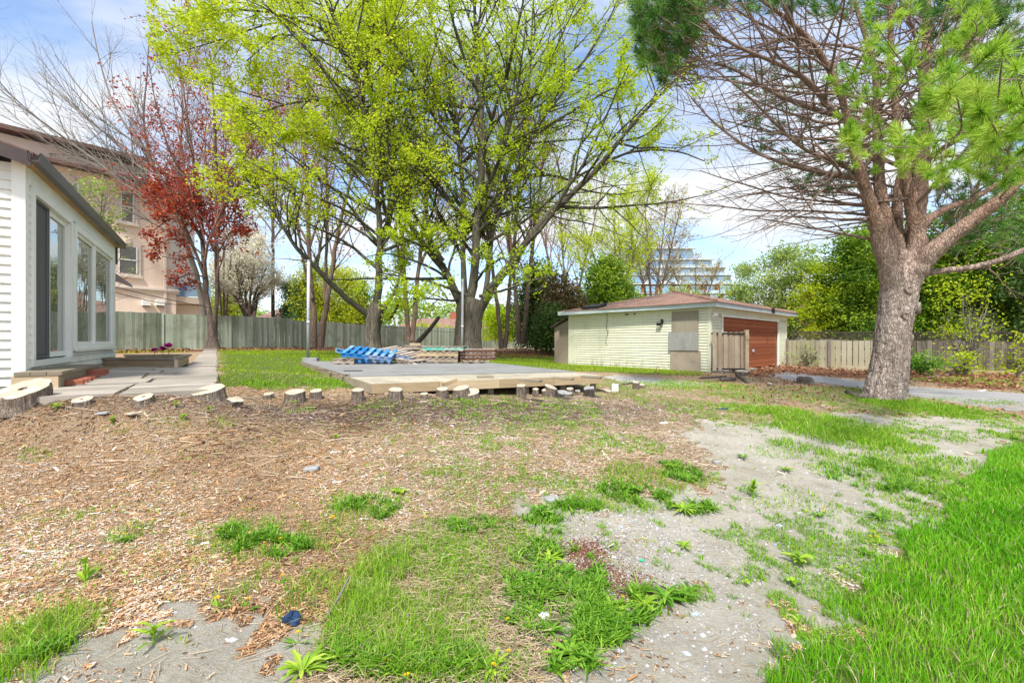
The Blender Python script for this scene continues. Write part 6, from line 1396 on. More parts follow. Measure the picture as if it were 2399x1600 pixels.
def tuft_obj(name, C, ax, rad, n, wd, mat, rng):
    V, F4, F3 = tufts(C, ax, rad, n, wd, rng); r = np.clip(np.repeat(rng.random(len(C))*.7, n)+rng.random(len(C)*n)*.3, 0, 1)
    return link(name, make_mesh(name, V-pl_, [F4, F3], np.repeat(r, 5)), mat, pine)
def bough(pts, r=.018, K=16):
    """pts: (px,py,d) -> (K,4) curved path"""
    q = np.array([W(*p) for p in pts]); L_ = np.r_[0, np.cumsum(np.linalg.norm(np.diff(q, axis=0), axis=1))]; t = np.linspace(0, L_[-1], K); s = np.stack([np.interp(t, L_, q[:, k]) for k in range(3)], 1)
    for _ in range(3): s[1:-1] = (s[:-2]+2*s[1:-1]+s[2:])/4
    return np.c_[s, np.linspace(r, r*.25, K)]
BO = [bough([(2165,330,8.7),(2230,330,6.5),(2260,300,4.6),(2240,220,3.5),(2225,165,3.1)]), bough([(2290,440,7.5),(2330,330,5.2),(2340,220,3.8),(2350,120,3.2)]),
 bough([(2345,440,7.4),(2370,360,5.0),(2320,290,3.9),(2290,210,3.4)]), bough([(2170,250,9),(2190,330,6.5),(2130,350,5.2),(2060,345,4.8)]),
 bough([(2160,400,8.8),(2120,360,6.8),(2060,330,5.9),(1985,330,5.4)]), bough([(2170,150,9),(2150,190,6.6),(2090,120,5.4),(2060,70,5.0)]),
 bough([(2399,400,7),(2420,320,5.0),(2399,240,4.0),(2380,160,3.6)]), bough([(2172,80,9),(2140,40,7),(2080,20,6),(2040,10,5.6)]),
 bough([(2343,465,7.6),(2380,420,6.0),(2350,380,5.0),(2300,350,4.6)]), bough([(2100,280,8.4),(2040,240,7),(2000,215,6.4),(1975,160,6)]),
 bough([(2172,260,9),(2230,280,7),(2200,420,5.8),(2180,410,5.4)]), bough([(2399,420,7),(2390,380,6),(2330,420,5.4),(2270,400,5)]),
 bough([(2172,120,9),(2260,120,7),(2300,60,5.4),(2270,40,5)]), bough([(2420,330,7),(2440,260,5.4),(2380,260,4.6),(2330,330,4.2)])]
BP = np.stack([b_[:, :3] for b_ in BO]); BRr = np.stack([b_[:, 3] for b_ in BO])
K1 = spawn(BP, BRr, 130, 40, .24, 7, .6, trop=(0,-.03,.06), wander=.10, t0=.45, minr=.004, absL=.42, rng=rngP)
m = MB(pl_)
for (P, R), sd_ in (((BP, BRr), 6), (K1, 5)): V, Fq = tubes(P, R, sd_); m.raw(V, Fq)
m.build('near_boughs', 'twig_pine', pine, True)
tips = np.concatenate([BP[:, -1], K1[0][:, -1], K1[0][:60, 4]]); tax = np.concatenate([BP[:, -1]-BP[:, -3], K1[0][:, -1]-K1[0][:, -3], K1[0][:60, 4]-K1[0][:60, 2]])+np.array([0,0,.02])
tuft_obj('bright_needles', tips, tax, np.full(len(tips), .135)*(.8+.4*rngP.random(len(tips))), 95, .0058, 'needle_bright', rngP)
# scattered tufts deeper in the crown
def region_tufts(poly, d0, d1, n, rad, per, wd, mat, name, up=.4):
    xs, ys = [p[0] for p in poly], [p[1] for p in poly]; C = []
    while len(C) < n:
        x, y = rngP.uniform(min(xs), max(xs)), rngP.uniform(min(ys), max(ys))
        if inpoly(np.array([x]), np.array([y]), poly)[0]: C.append(W(x, y, rngP.uniform(d0, d1)))
    C = np.array(C); ax = C-np.array([tP[-1,0], dP, C[:, 2].mean()-.5]); ax = ax/np.linalg.norm(ax, axis=1, keepdims=True)+np.array([0,0,up])+rngP.normal(0, .35, C.shape)
    # twigs reaching back towards the crown
    B = C-ax/np.linalg.norm(ax, axis=1, keepdims=True)*(.35+.5*rngP.random(len(C)))[:, None]; t = np.linspace(0, 1, 6)[None, :, None]; P = B[:, None]*(1-t)+C[:, None]*t+np.sin(t*3.14)*rngP.normal(0, .05, (len(C), 1, 3))
    mm = MB(pl_); V, Fq = tubes(P, np.repeat(np.linspace(.008, .004, 6)[None], len(C), 0), 4); mm.raw(V, Fq); sh_ = mm.build('shoots', 'twig_pine', pine, True); sh_['kind'] = 'stuff'
    tuft_obj(name, C, ax, np.full(len(C), rad)*(.75+.5*rngP.random(len(C))), per, wd, mat, rngP)
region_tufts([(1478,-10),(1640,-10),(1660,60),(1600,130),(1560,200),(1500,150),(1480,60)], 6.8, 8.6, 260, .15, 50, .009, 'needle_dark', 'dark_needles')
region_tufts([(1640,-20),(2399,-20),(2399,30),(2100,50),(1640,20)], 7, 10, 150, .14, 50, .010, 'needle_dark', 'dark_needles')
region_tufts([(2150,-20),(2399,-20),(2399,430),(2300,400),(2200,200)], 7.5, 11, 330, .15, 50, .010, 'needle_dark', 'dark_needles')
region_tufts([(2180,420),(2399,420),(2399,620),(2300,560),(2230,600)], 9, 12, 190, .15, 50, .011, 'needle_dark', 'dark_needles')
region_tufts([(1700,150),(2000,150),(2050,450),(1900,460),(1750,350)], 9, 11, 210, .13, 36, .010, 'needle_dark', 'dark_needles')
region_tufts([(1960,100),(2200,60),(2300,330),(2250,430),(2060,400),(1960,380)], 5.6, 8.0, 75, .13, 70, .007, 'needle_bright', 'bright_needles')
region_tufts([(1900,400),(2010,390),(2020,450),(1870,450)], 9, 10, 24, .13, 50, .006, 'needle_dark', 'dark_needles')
# ------------------------------------------------------------------ ground cover (stuff)
def sel(x, y, polys, jit=.1): return zmask(polys, x, y, jit)
def no(x, y, *ms):
    r = ~excl(x, y)
    for m_ in ms: r &= ~m_
    return r
# bright lawn at the right foreground
n = 400000; x = RNG.uniform(.4, 9, n); y = RNG.uniform(.2, 5.4, n); k = sel(x, y, Z_LAWN, .13) & (fbm(x, y, 5) > .24) & (np.abs(x) < 1.25*y+1.4) & (RNG.random(n) < np.clip(2.6/y, .25, 1)); x, y = x[k], y[k]
h = (.05+.035*RNG.random(len(x)))*(1+.5*(fbm(x, y, 2.5)-.5)); tone = np.clip(.5+.9*(fbm(x, y, 1.6)-.5)+RNG.normal(0, .2, len(x)), 0, 1)
dead = RNG.random(len(x)) < .05
grass_obj('dead_grass', with_z(x[dead], y[dead], -.004), h[dead]*.9, np.full(dead.sum(), .004), 'straw', .9, 3)
x, y, h, tone = x[~dead], y[~dead], h[~dead]*(.7+.6*RNG.random((~dead).sum())), tone[~dead]
grass_obj('lawn_grass', with_z(x, y, -.005), h, np.full(len(x), .0042)*np.clip(y/2.2, .8, 1.8), 'grass_lawn', .45, 3, tone)
# wild grass patches at the front: (px, py, rx px, ry px, density, height)
PT = [(900,1500,150,110,.85,.08),(1000,1380,170,110,.8,.07),(1050,1540,170,70,.9,.09),(880,1380,80,80,1.0,.10),(820,1480,60,80,.8,.09),(1100,1280,160,60,.8,.05),(620,1300,140,45,.8,.05),(560,1240,100,40,.6,.04),
 (760,1250,80,30,.6,.04),(860,1180,90,40,.9,.05),(700,1390,70,60,.5,.07),(580,1400,60,35,.6,.05),(60,1520,130,70,1.0,.08),(150,1470,90,40,.9,.07),(40,1590,80,30,1.0,.08),(300,1255,45,18,.8,.04),(120,1215,70,16,.6,.03),(200,1205,40,12,.6,.03),
 (85,1072,45,12,.8,.04),(270,1010,40,10,.6,.03),(400,990,60,12,.5,.03),(520,990,50,14,.6,.03),(1150,1040,30,18,.7,.05),(1050,1110,50,12,.8,.04),(980,1090,60,14,.6,.03),(1230,1040,40,10,.5,.03),(1390,1010,40,16,.6,.04),(1370,1050,80,18,.6,.04),
 (1480,1045,80,20,.7,.05),(1500,1120,90,30,.8,.06),(1300,1130,110,22,.7,.04),(1200,1090,60,14,.5,.03),(1440,1180,120,22,.8,.05),(1330,1180,60,25,.7,.05),(1250,1245,80,25,.8,.05),
 (1930,1000,110,40,1.0,.09),(1880,1050,60,18,.6,.06),(1990,1020,80,22,.9,.07),(2080,1045,80,18,.8,.06),(2160,1020,90,14,.6,.05),(2080,1085,150,20,.7,.05),(2180,1120,110,28,.9,.05),(2230,1160,60,22,1.0,.05),(1960,1110,70,20,.6,.04),(2030,1140,60,22,.5,.04),
 (1800,1180,50,14,.4,.04),(2240,1085,60,14,.7,.05),(2130,950,90,20,1.0,.07),(2200,965,90,16,.8,.06),(2280,965,60,14,.6,.05),(2110,940,40,10,1.0,.07),(2020,935,25,8,.8,.05),(1780,960,80,12,.8,.05),(1730,930,60,8,.6,.04),(1840,985,60,12,.5,.04),
 (1640,900,90,9,.7,.04),(1560,905,60,8,.6,.04),(1600,945,120,8,.3,.03),(1480,935,80,10,.4,.03),(1150,945,90,12,.6,.04),(1130,975,50,8,.4,.03),(700,960,50,8,.5,.03),(880,950,60,8,.4,.03),(620,905,80,10,.9,.05),(760,900,70,12,.9,.05),
 (2340,990,60,14,.6,.05),(2390,1030,30,20,.8,.05),(1900,1180,50,30,.3,.05),(2010,1250,40,30,.3,.04),(1960,1280,30,20,.4,.04),(2130,1180,60,20,.5,.04),(1930,1490,40,20,.3,.05),(2290,940,80,8,.5,.03),(2250,890,120,12,.5,.04),(1900,940,60,10,.4,.03),(1800,1060,60,12,.3,.04)]
X_, Y_, H_, T_ = [], [], [], []
for (px, py, rx, ry, de, hh) in PT:
    c = hit(px, py); e1 = hit(px+rx, py); e2 = hit(px, max(py-ry, 822)); e3 = hit(px, min(py+ry, 1598)); wx = abs(e1[0]-c[0]); wy = abs(e2[1]-e3[1])/2+.03
    nn = int(min(30000, de*4600*wx*wy*3.14*np.clip(3.5/c[1], .35, 1.6))); a = RNG.random(nn)*6.283; r = np.sqrt(RNG.random(nn))*(.75+.35*RNG.random(nn))
    x = c[0]+np.cos(a)*r*wx*1.1; y = c[1]+np.sin(a)*r*wy*1.1; k = (fbm(x, y, 4.5) > .36+.17*r-.14*de); X_.append(x[k]); Y_.append(y[k]); H_.append(np.full(k.sum(), hh)); T_.append(np.full(k.sum(), RNG.random()*.25))
x, y, H_, T_ = map(np.concatenate, (X_, Y_, H_, T_)); k = no(x, y, sel(x, y, Z_LAWN, .02)); x, y, H_, T_ = x[k], y[k], H_[k], T_[k]
grass_obj('wild_grass', with_z(x, y, -.004), H_*(.5+.9*RNG.random(len(x))), .0042*np.clip(y/2.6, .8, 2.4), 'grass_wild', .75, 3, np.clip(T_+RNG.random(len(x))*.85, 0, 1))
# broad leaved ground cover around the plantains
X_, Y_ = [], []
for (px, py, rx, ry, n) in ((1260,1230,80,30,700),(1290,1340,120,70,2600),(1430,1420,110,40,2200),(1540,1410,80,22,900),(1380,1480,90,40,1500),(1330,1550,60,30,700),(1250,1420,70,50,1400),(1480,1160,80,24,700),(1580,1185,90,24,900),(1590,1110,50,25,600),(1340,1190,70,20,500),(1100,1230,60,20,500),(640,1290,90,30,900),(580,1250,70,24,500),(860,1200,70,30,700),(960,1560,200,40,1500),(60,1530,90,40,500),(2000,1120,80,30,500),(2110,1110,90,30,700),(1930,1010,80,30,600),(2080,1090,100,25,600),(2150,1160,60,25,500)):
    c = hit(px, py); e1 = hit(px+rx, py); e2 = hit(px, py-ry); n = int(n*.42); a = RNG.random(n)*6.283; r = np.sqrt(RNG.random(n)); X_.append(c[0]+np.cos(a)*r*abs(e1[0]-c[0])); Y_.append(c[1]+np.sin(a)*r*abs(e2[1]-c[1]))
x, y = np.concatenate(X_), np.concatenate(Y_); k = no(x, y, sel(x, y, Z_LAWN, .02)) & (fbm(x, y, 7) > .46); x, y = x[k], y[k]
P = np.repeat(with_z(x, y, .002), 3, 0)+np.c_[RNG.normal(0, .012, (len(x)*3, 2)), np.zeros(len(x)*3)]
grass_obj('ground_cover', P, .03+.045*RNG.random(len(P)), (.007+.008*RNG.random(len(P))), 'weed', 1.1, 3, np.clip(np.repeat(RNG.random(len(x)), 3)*.9+.1*RNG.random(len(P)), 0, 1))
# back lawn
n = 210000; x = RNG.uniform(-20, 10, n); y = 5+21*RNG.random(n)**1.3; k = sel(x, y, Z_BACK, .25) & no(x, y) & (RNG.random(n) < np.clip(fbm(x, y, .9)*2.2-.35, .12, 1)); x, y = x[k], y[k]
grass_obj('back_lawn_grass', with_z(x, y, -.005), (.035+.05*RNG.random(len(x)))*(1+.6*(fbm(x, y, 1.2)-.5)), .007*np.clip(y/8, 1, 2.5), 'grass_back', .5, 2, np.clip(.45+1.2*(fbm(x, y, .7)-.5)+RNG.normal(0, .22, len(x)), 0, 1))
# sparse tiny weeds everywhere on the mulch and sand
n = 5200; x, y = rand_pts(n, 1.8, 12, 1.2, 2); cl = fbm(x, y, 1.5); k = no(x, y, sel(x, y, Z_LAWN, .02)) & (cl > np.where(sel(x, y, Z_SAND), .64, .52)); x, y = x[k], y[k]
P = np.repeat(with_z(x, y), 5, 0)+np.c_[RNG.normal(0, .02, (len(x)*5, 2)), np.zeros(len(x)*5)]
grass_obj('tiny_weeds', P, .012+.025*RNG.random(len(P)), .003+.003*RNG.random(len(P)), 'weed_light', 1.0, 2)
# low weeds and grass spreading through the mulch and over the bare ground
n = 420000; x, y = rand_pts(n, 1.9, 10.5, 1.2, 2); sS = sel(x, y, Z_SAND, .2); den = np.clip((x+2.6)/3.2, .12, 1)*np.clip((x*.9+y*.5-.2)/2.0, .25, 1)
q1 = fbm(x+7, y, .75); q2 = fbm(x, y+3, 7.5); k = no(x, y, sel(x, y, Z_LAWN, .05), sel(x, y, Z_ROAD, .1)) & (q1+.75*q2 > np.where(sS, np.where(x > 2.0, 1.11, 1.22), 1.0)-.08*den) & (RNG.random(n) < den*.8); x, y = x[k], y[k]
grass_obj('scattered_grass', with_z(x, y, -.003), (.012+.035*RNG.random(len(x)))*(.7+.5*fbm(x, y, 2)), (.0035+.004*RNG.random(len(x)))*np.clip(y/3, .8, 2), 'grass_wild', 1.0, 2, np.clip(RNG.random(len(x))*.85, 0, 1))
# straw and dead stalks
n = 65000; x, y = rand_pts(n, 1.6, 9.5, 1.22, 2); g_ = sel(x, y, Z_GRASS, .3); s_ = sel(x, y, Z_SAND, .1); k = no(x, y, sel(x, y, Z_LAWN, .0), sel(x, y, Z_ROAD, .1)) & (RNG.random(n) < np.where(g_, 1, np.where(s_, .03, .5*np.clip((x+.6*y+1)/3, .25, 1)))); x, y = x[k], y[k]
chips('straw', with_z(x, y, .006+.03*RNG.random(len(x))*sel(x, y, Z_GRASS, .3)), (.03+.07*RNG.random(len(x))), np.full(len(x), .0028)*np.clip(y/3, .8, 2.5), np.full(len(x), .002), 'straw', .16)
# wood chips
n = 330000; x, y = rand_pts(n, 1.4, 10, 1.45, 2)
sS = zmask(Z_SAND, x, y, .34, 4)
off = sel(x, y, Z_LAWN, .03) | (sS & (RNG.random(n) > .006+.5*np.clip(fbm(x, y, 2.2)-.62, 0, 1))) | sel(x, y, Z_BACK, .1) | sel(x, y, Z_ROAD, .1) | sel(x, y, Z_GRAVEL, .1); g_ = sel(x, y, Z_GRASS, .2)
k = no(x, y, off) & (RNG.random(n) < np.where(g_, .25, 1)*np.where(x > 2.2+.1*y, .35, 1)*np.clip(.7+2.4*(fbm(x, y, 2.4)-.36), .3, 1)); x, y = x[k], y[k]
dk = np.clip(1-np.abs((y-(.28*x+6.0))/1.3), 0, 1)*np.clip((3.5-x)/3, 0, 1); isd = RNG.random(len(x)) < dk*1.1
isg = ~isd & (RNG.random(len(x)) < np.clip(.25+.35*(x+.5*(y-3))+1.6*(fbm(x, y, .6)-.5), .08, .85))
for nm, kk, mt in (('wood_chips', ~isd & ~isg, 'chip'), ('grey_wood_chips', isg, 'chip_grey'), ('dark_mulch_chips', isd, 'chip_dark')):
    xx, yy = x[kk], y[kk]; q = len(xx); big = RNG.random(q)
    ln = np.where(big > .985, .05+.04*RNG.random(q), .008+.030*RNG.random(q)**1.6)*np.clip(yy/3.4, .85, 1.25)
    chips(nm, with_z(xx, yy, .003+.006*RNG.random(q)), ln, ln*(.12+.25*RNG.random(q))+.001, .0015+.0025*RNG.random(q), mt, .2, np.clip(RNG.random(q)+.9*(fbm(xx, yy, 1.3)-.5), 0, 1))
# roots / twigs on the dark mulch
n = 2600; x, y = rand_pts(n, 3.4, 8.5, 1.2, 1); k = no(x, y, sel(x, y, Z_SAND), sel(x, y, Z_BACK)) & (np.abs(y-(.28*x+5.6)) < 1.6); x, y = x[k], y[k]
chips('twigs', with_z(x, y, .012), .10+.2*RNG.random(len(x)), np.full(len(x), .005), np.full(len(x), .005), 'straw', .12)
# pebbles: octahedral stones
def pebbles(name, x, y, s, mat='pebble', dz=.2, rnd=None):
    n = len(x); P = with_z(x, y); a = RNG.random(n)*6.28; e = np.stack([np.cos(a), np.sin(a), 0*a], 1); f_ = np.stack([-np.sin(a), np.cos(a), 0*a], 1); u = np.array([0,0,1.])
    j = lambda: (.75+.5*RNG.random(n))[:, None]; s = s[:, None]
    V = np.stack([P+e*s*j(), P+(e+f_)*s*.55*j()*.95, P+f_*s*.72*j(), P+(f_-e)*s*.5*j(), P-e*s*j(), P-(e+f_)*s*.5*j(), P-f_*s*.72*j(), P+(e-f_)*s*.5*j(), P+u*s*.55*j()+e*s*.2, P+u*s*.5*j()-e*s*.25], 1).reshape(-1, 3); o = (np.arange(n)*10)[:, None]
    F3 = np.concatenate([o+np.array(q) for q in ([0,1,8],[1,2,8],[2,9,8],[2,3,9],[3,4,9],[4,5,9],[5,6,9],[6,8,9],[6,7,8],[7,0,8])])
    ob = link(name, make_mesh(name, V, [F3], np.repeat(RNG.random(n) if rnd is None else rnd, 10)), mat); ob['kind'] = 'stuff'
n = 120000; x, y = rand_pts(n, 1.6, 7.5, 1.22, 2); c = hit(1450, 1260); k = sel(x, y, Z_SAND, .1) & ~sel(x, y, Z_LAWN, .0) & (x > -.4) & (RNG.random(n) < np.clip(.16+1.1*np.exp(-((x-c[0])**2+(y-c[1])**2)/.35)+.4*(fbm(x, y, 3)-.45), .05, 1)); x, y = x[k], y[k]
pebbles('pebbles', x, y, (.0022+.010*RNG.random(len(x))**4)*np.clip(y/3, .8, 1.6))
n = 420; x, y = rand_pts(n, 1.8, 7.5, 1.1, 2); k = sel(x, y, Z_SAND, .1) & ~sel(x, y, Z_LAWN, .0); x, y = x[k], y[k]; pebbles('larger_stones', x, y, .009+.017*RNG.random(len(x))**2)
n = 5000; x = RNG.uniform(1.2, 6, n); y = RNG.uniform(7.5, 11.5, n); k = sel(x, y, Z_GRAVEL, .1) & no(x, y); x, y = x[k], y[k]; pebbles('gravel_strip', x, y, .012+.014*RNG.random(len(x)))
# peat spill
P_ = []
for px, py, rx, n in ((1365,1290,.075,3500),(1385,1335,.10,2200),(1475,1385,.10,2600),(1405,1450,.06,900)):
    c = hit(px, py); P_.append(np.stack([c[0]+RNG.normal(0, rx, n), c[1]+RNG.normal(0, rx*.8, n)], 1))
P_ = np.concatenate(P_); pebbles('peat_crumbs', P_[:, 0], P_[:, 1], .0025+.005*RNG.random(len(P_)), 'peat')
# leaf litter
n = 30000; x = RNG.uniform(-20, 22, n); y = RNG.uniform(8, 34, n); k = sel(x, y, Z_LITTER, .5) & no(x, y); x, y = x[k], y[k]
V, F3 = leaves(with_z(x, y, .02)+RNG.random((len(x), 1))*np.array([[0,0,.08]]), np.full(len(x), .10), RNG, 0, .3); o = link('leaf_litter', make_mesh('leaf_litter', V, [F3], np.repeat(RNG.random(len(x)), 4)), 'litter'); o['kind'] = 'stuff'
n = 9000; x = RNG.uniform(4, 16, n); y = RNG.uniform(5.5, 15, n); k = no(x, y, sel(x, y, Z_LAWN), sel(x, y, Z_SAND), sel(x, y, Z_ROAD, .1)) & (fbm(x, y, .8) > .45); x, y = x[k], y[k]
V, F3 = leaves(with_z(x, y, .008), np.full(len(x), .055), RNG, 0, .2); o = link('pine_litter', make_mesh('pine_litter', V, [F3], np.repeat(RNG.random(len(x)), 4)), 'litter'); o['kind'] = 'stuff'
# ------------------------------------------------------------------ weeds as individual plants
def rosette(px, py, rad, nl, wr, up, label, mat='weed', name='weed', cat='weed', group='leafy weeds on the open ground', flowers=0, jag=False, stem=0.0):
    b = hit(px, py); e = empty(name, b, label, cat, group); m = MB(b)
    if nl >= 12: nl = int(nl*1.5); wr *= .62; rad *= .9
    for j in range(nl):
        a = j*2.4+RNG.normal(0, .3); L_ = rad*(.6+.5*RNG.random()); el_ = up*(.4+.9*RNG.random())+.18*(j/nl); K = 6
        d1 = np.array([math.cos(a), math.sin(a), 0]); t1 = np.array([-math.sin(a), math.cos(a), 0]); z0 = stem*RNG.random(); V = []
        for k in range(K):
            t = k/(K-1); r_ = L_*(t*math.cos(el_)+.0); z = L_*(math.sin(el_)*t-.55*math.sin(el_)*t*t*1.2)+.008+z0; w_ = L_*wr*(math.sin(min(1, t*1.05)*3.14)**.7*.5+.04)*(1-.1*t)
            if jag and k % 2: w_ *= .55
            c = b+d1*r_+np.array([0,0,z]); V += [c-t1*w_+[0,0,w_*.35], c, c+t1*w_+[0,0,w_*.35]]
        Fq = []
        for k in range(K-1): Fq += [[3*k, 3*k+1, 3*k+4, 3*k+3], [3*k+1, 3*k+2, 3*k+5, 3*k+4]]
        m.raw(V, Fq, r=RNG.random())
    m.build('leaves', mat, e)
    if stem: m = MB(b); m.tube([b, b+[0,0,stem]], [.004,.003], 5); m.build('stem', 'weed_light', e)
    for q in range(flowers): add_flower(e, b, b+np.array([RNG.normal(0, rad*.5), RNG.normal(0, rad*.5), .03+.03*RNG.random()]), .012)
    return e
def add_flower(e, b, c, r):
    m = MB(b)
    for j in range(24):
        a = RNG.random()*6.283; el_ = RNG.random()**.7*1.25; dr = np.array([math.cos(a)*math.cos(el_), math.sin(a)*math.cos(el_), math.sin(el_)*.6]); t = np.array([-math.sin(a), math.cos(a), 0]); m.raw([c, c+dr*r-t*r*.16, c+dr*r*1.15, c+dr*r+t*r*.16], [[0,1,2,3]], r=RNG.random())
    m.build('flower_head', 'petal_yellow', e); m = MB(b); m.tube([b+(c-b)*[.3,.3,0], c], [.002,.0018], 5); m.build('stem', 'weed_light', e)
WD = [(1575,1100,.15,18,.22,.6,'dark green plantain at the upper end of the row of plantains'),(1614,1126,.15,18,.22,.6,'dark green plantain second from the top of the row of plantains'),(1487,1155,.16,20,.22,.8,'tufted plantain left of the plantain row'),
 (1548,1170,.12,14,.25,.5,'small plantain between the tufted one and the wide one'),(1603,1200,.17,24,.20,.5,'wide plantain at the top edge of the grey gravel'),(1660,1196,.13,14,.2,.4,'plantain with reddish stalks right of the wide one'),
 (1266,1205,.15,20,.24,.7,'plantain at the top of the dense clump, above the peat spill'),(1340,1190,.10,14,.24,.6,'low plantain right of the top of the dense clump'),
 (1238,1371,.16,16,.30,.8,'broad leaved plantain left of the peat spill'),(1288,1320,.13,14,.26,.6,'plantain with upright leaves close left of the peat spill'),(1330,1345,.12,14,.24,.5,'low plantain touching the left edge of the peat spill'),
 (1431,1440,.15,24,.22,.9,'dense bushy plantain below the peat spill'),(1385,1470,.13,16,.22,.6,'plantain left of the dense bushy one'),(1409,1495,.11,16,.22,.4,'flat plantain below the dense bushy one'),
 (1559,1405,.16,22,.20,.5,'wide plantain reaching right onto the gravel'),(1614,1393,.10,16,.2,.5,'small plantain at the right tip of the clump on gravel'),(1510,1425,.13,18,.22,.6,'plantain in the middle of the lower clump'),
 (1337,1545,.14,22,.24,.5,'star shaped plantain near the bottom edge on gravel'),(1290,1490,.10,14,.24,.6,'small plantain left of the flat one near the bottom'),(1240,1440,.10,14,.26,.6,'young plantain in the grass left of the white pebble'),(1310,1425,.10,14,.26,.5,'young plantain right of the white pebble'),
 (1603,1285,.09,14,.22,.4,'small isolated plantain on the gravel right of the green scrap'),(2061,1215,.12,14,.2,.5,'spiky weed on the sand near the lawn edge'),(2028,1300,.09,12,.22,.5,'low weed on the sand touching the lawn edge'),
 (1918,1212,.09,14,.22,.4,'flat weed with a yellow head on the bare sand'),(1840,1105,.12,20,.14,.5,'mat of weed with tiny yellow flowers on the sand'),(2060,1275,.13,22,.12,.4,'yellow flowering mat weed at the lawn edge'),(2120,1060,.12,14,.2,.5,'dark weed on the pale sand far right'),
 (2375,1030,.12,14,.2,.8,'leafy weed at the far right next to the lawn tip'),(1741,1075,.12,14,.24,.8,'leafy weed behind the tall lance leaved one')]
for a_ in WD: rosette(*a_[:6], a_[6], mat='weed' if RNG.random() < .7 else 'weed_light', name='plantain' if 'plantain' in a_[6] else 'weed', cat='plantain' if 'plantain' in a_[6] else 'weed', flowers=3 if 'yellow' in a_[6] else 0)
rosette(1765, 1165, .15, 22, .22, 1.0, 'tall lance leaved weed standing alone on the bare sand', 'weed_light', stem=.10)
rosette(1873, 1325, .12, 12, .42, .7, 'light green leafy weed on the sand in the lower right', 'weed_light', stem=.04)
rosette(1746, 1375, .045, 6, .45, .9, 'tiny seedling on the sand below the small isolated plantain', 'weed_light', stem=.02)
rosette(1857, 1375, .06, 8, .45, .7, 'small round leaved seedling below the light green leafy weed', 'weed_light', stem=.02)
rosette(1975, 1345, .05, 7, .3, .9, 'small upright seedling close to the lawn edge', 'weed_light', stem=.03)
rosette(1870, 1495, .07, 8, .2, .8, 'thin stalky weed on the sand near the lawn notch', 'weed_light', stem=.07)
rosette(360, 1520, .12, 12, .34, 1.25, 'jagged leaved tall weed on the sandy patch at lower left', 'weed_light', jag=True, stem=.06)
rosette(200, 1370, .13, 7, .32, 1.3, 'broad leaved upright weed in the chips at lower left', 'weed_light', stem=.10)
rosette(935, 1158, .09, 9, .42, .5, 'broad leaved weed with a folded leaf in the chips at the middle', 'weed_light')
rosette(298, 1268, .08, 18, .22, .6, 'dark dandelion rosette in the chips at the left', 'weed', flowers=1)
rosette(709, 1580, .17, 18, .26, .9, 'large jagged dandelion plant at the bottom edge', 'weed_light', 'dandelion', 'dandelion', None, 0, True)
rosette(1150, 1580, .14, 16, .26, .7, 'jagged dandelion plant in the grass at the bottom edge', 'weed_light', 'dandelion', 'dandelion', None, 1, True)
rosette(950, 1590, .12, 14, .26, .8, 'dandelion leaves in the grass right of the large jagged plant', 'weed_light', 'dandelion', 'dandelion', None, 1, True)
for k, (px, py, lb) in enumerate(((412,955,'small upright sprout in front of the patio right joint'),(490,965,'upright two leaved sprout below the broad white topped stump'),(133,960,'small bright sprout right of the largest stump'),(430,985,'low light sprout left of the curled brown leaf'),(262,995,'twin leaf sprout below the ragged stump'),(690,950,'sprout at the foot of the tall drum shaped stump'),(787,1030,'thin tall sprout in the light chips'),(1081,975,'tiny sprout in front of the platform'))):
    rosette(px, py, .09, 6, .36, 1.1, lb, 'weed_light', 'sprout', 'sprout', 'young sprouts on the mulch', stem=.03)
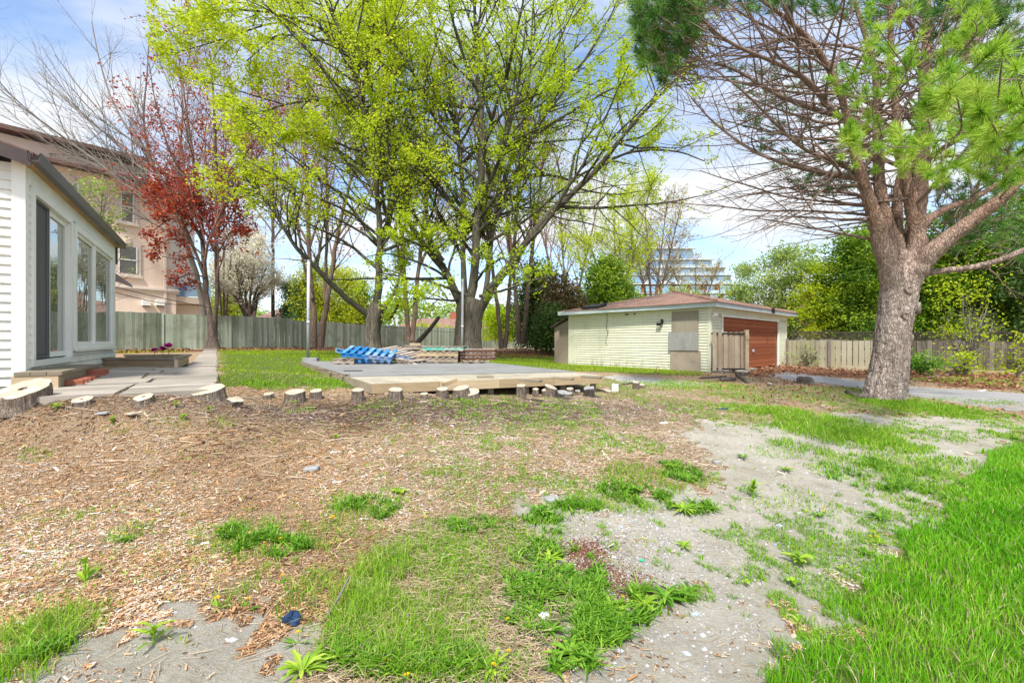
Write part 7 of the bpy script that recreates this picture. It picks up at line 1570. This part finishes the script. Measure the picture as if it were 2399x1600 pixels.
# dandelion flowers
DF = [(781,1221,.024,'largest open dandelion flower in the middle of the chips'),(458,1271,.016,'dandelion flower at the left end of the left weed patch'),(587,1187,.013,'dandelion flower above the left weed patch'),(512,1252,.011,'closed dandelion head inside the left weed patch'),(583,1424,.017,'dandelion flower above the sandy patch, the right one of two'),(510,1417,.015,'dandelion flower above the sandy patch, the left one of two'),
 (865,1180,.012,'dandelion flower in the upper weed patch at the middle'),(975,1155,.011,'dandelion flower right of the folded leaf weed'),(998,1221,.014,'dandelion flower at the top of the tall grass patch'),(699,1505,.014,'dandelion bud standing over the large jagged plant'),(661,1362,.013,'dandelion flower between the weed patch and tall grass'),(890,1113,.010,'small orange dandelion head in the chips above the weed patch'),
 (940,1162,.010,'small dandelion head beside the folded leaf weed'),(334,1234,.010,'dandelion head above the dark rosette at the left'),(268,1259,.010,'dandelion head left in the dark rosette at the left'),(657,1275,.012,'dandelion head at the right end of the left weed patch'),(620,1283,.011,'dandelion head low in the left weed patch'),(650,1245,.010,'dandelion head at the upper right of the left weed patch'),
 (776,1158,.009,'small dandelion head above the largest open flower'),(1233,1179,.010,'dandelion head at the upper left of the plantain clump'),(1190,1470,.011,'dandelion flower low in the tall grass patch'),(1192,1545,.011,'dandelion flower near the bottom edge in the grass'),(905,1570,.012,'dandelion flower at the bottom beside the dandelion leaves'),(1370,1075,.010,'dandelion flower in the far weed patch'),(1470,1070,.010,'dandelion flower at the right of the far weed patch'),(1460,1412,.010,'small yellow head in the dense bushy plantain'),(1930,1198,.010,'yellow head above the flat weed on the sand'),(990,1107,.010,'dandelion flower in the small upper weed patch'),(2065,1080,.012,'yellow dandelion heads far right among the weeds'),(1905,1072,.010,'yellow dandelion head right of the mat weed')]
for (px, py, r, lb) in DF:
    b = hit(px, py+8); e = empty('dandelion_flower', b, lb, 'dandelion flower', 'yellow dandelion flowers'); c = b+np.array([0, .0, .045]); add_flower(e, b, c, r*.9)
    m = MB(b)
    for j in range(5): a = RNG.random()*6.28; d1 = np.array([math.cos(a), math.sin(a), .25])*(.05+.03*RNG.random()); t1 = np.array([-math.sin(a), math.cos(a), 0])*.006; m.raw([b, b+d1*.5-t1, b+d1, b+d1*.5+t1], [[0,1,2,3]], r=RNG.random())
    m.build('leaves', 'weed', e)
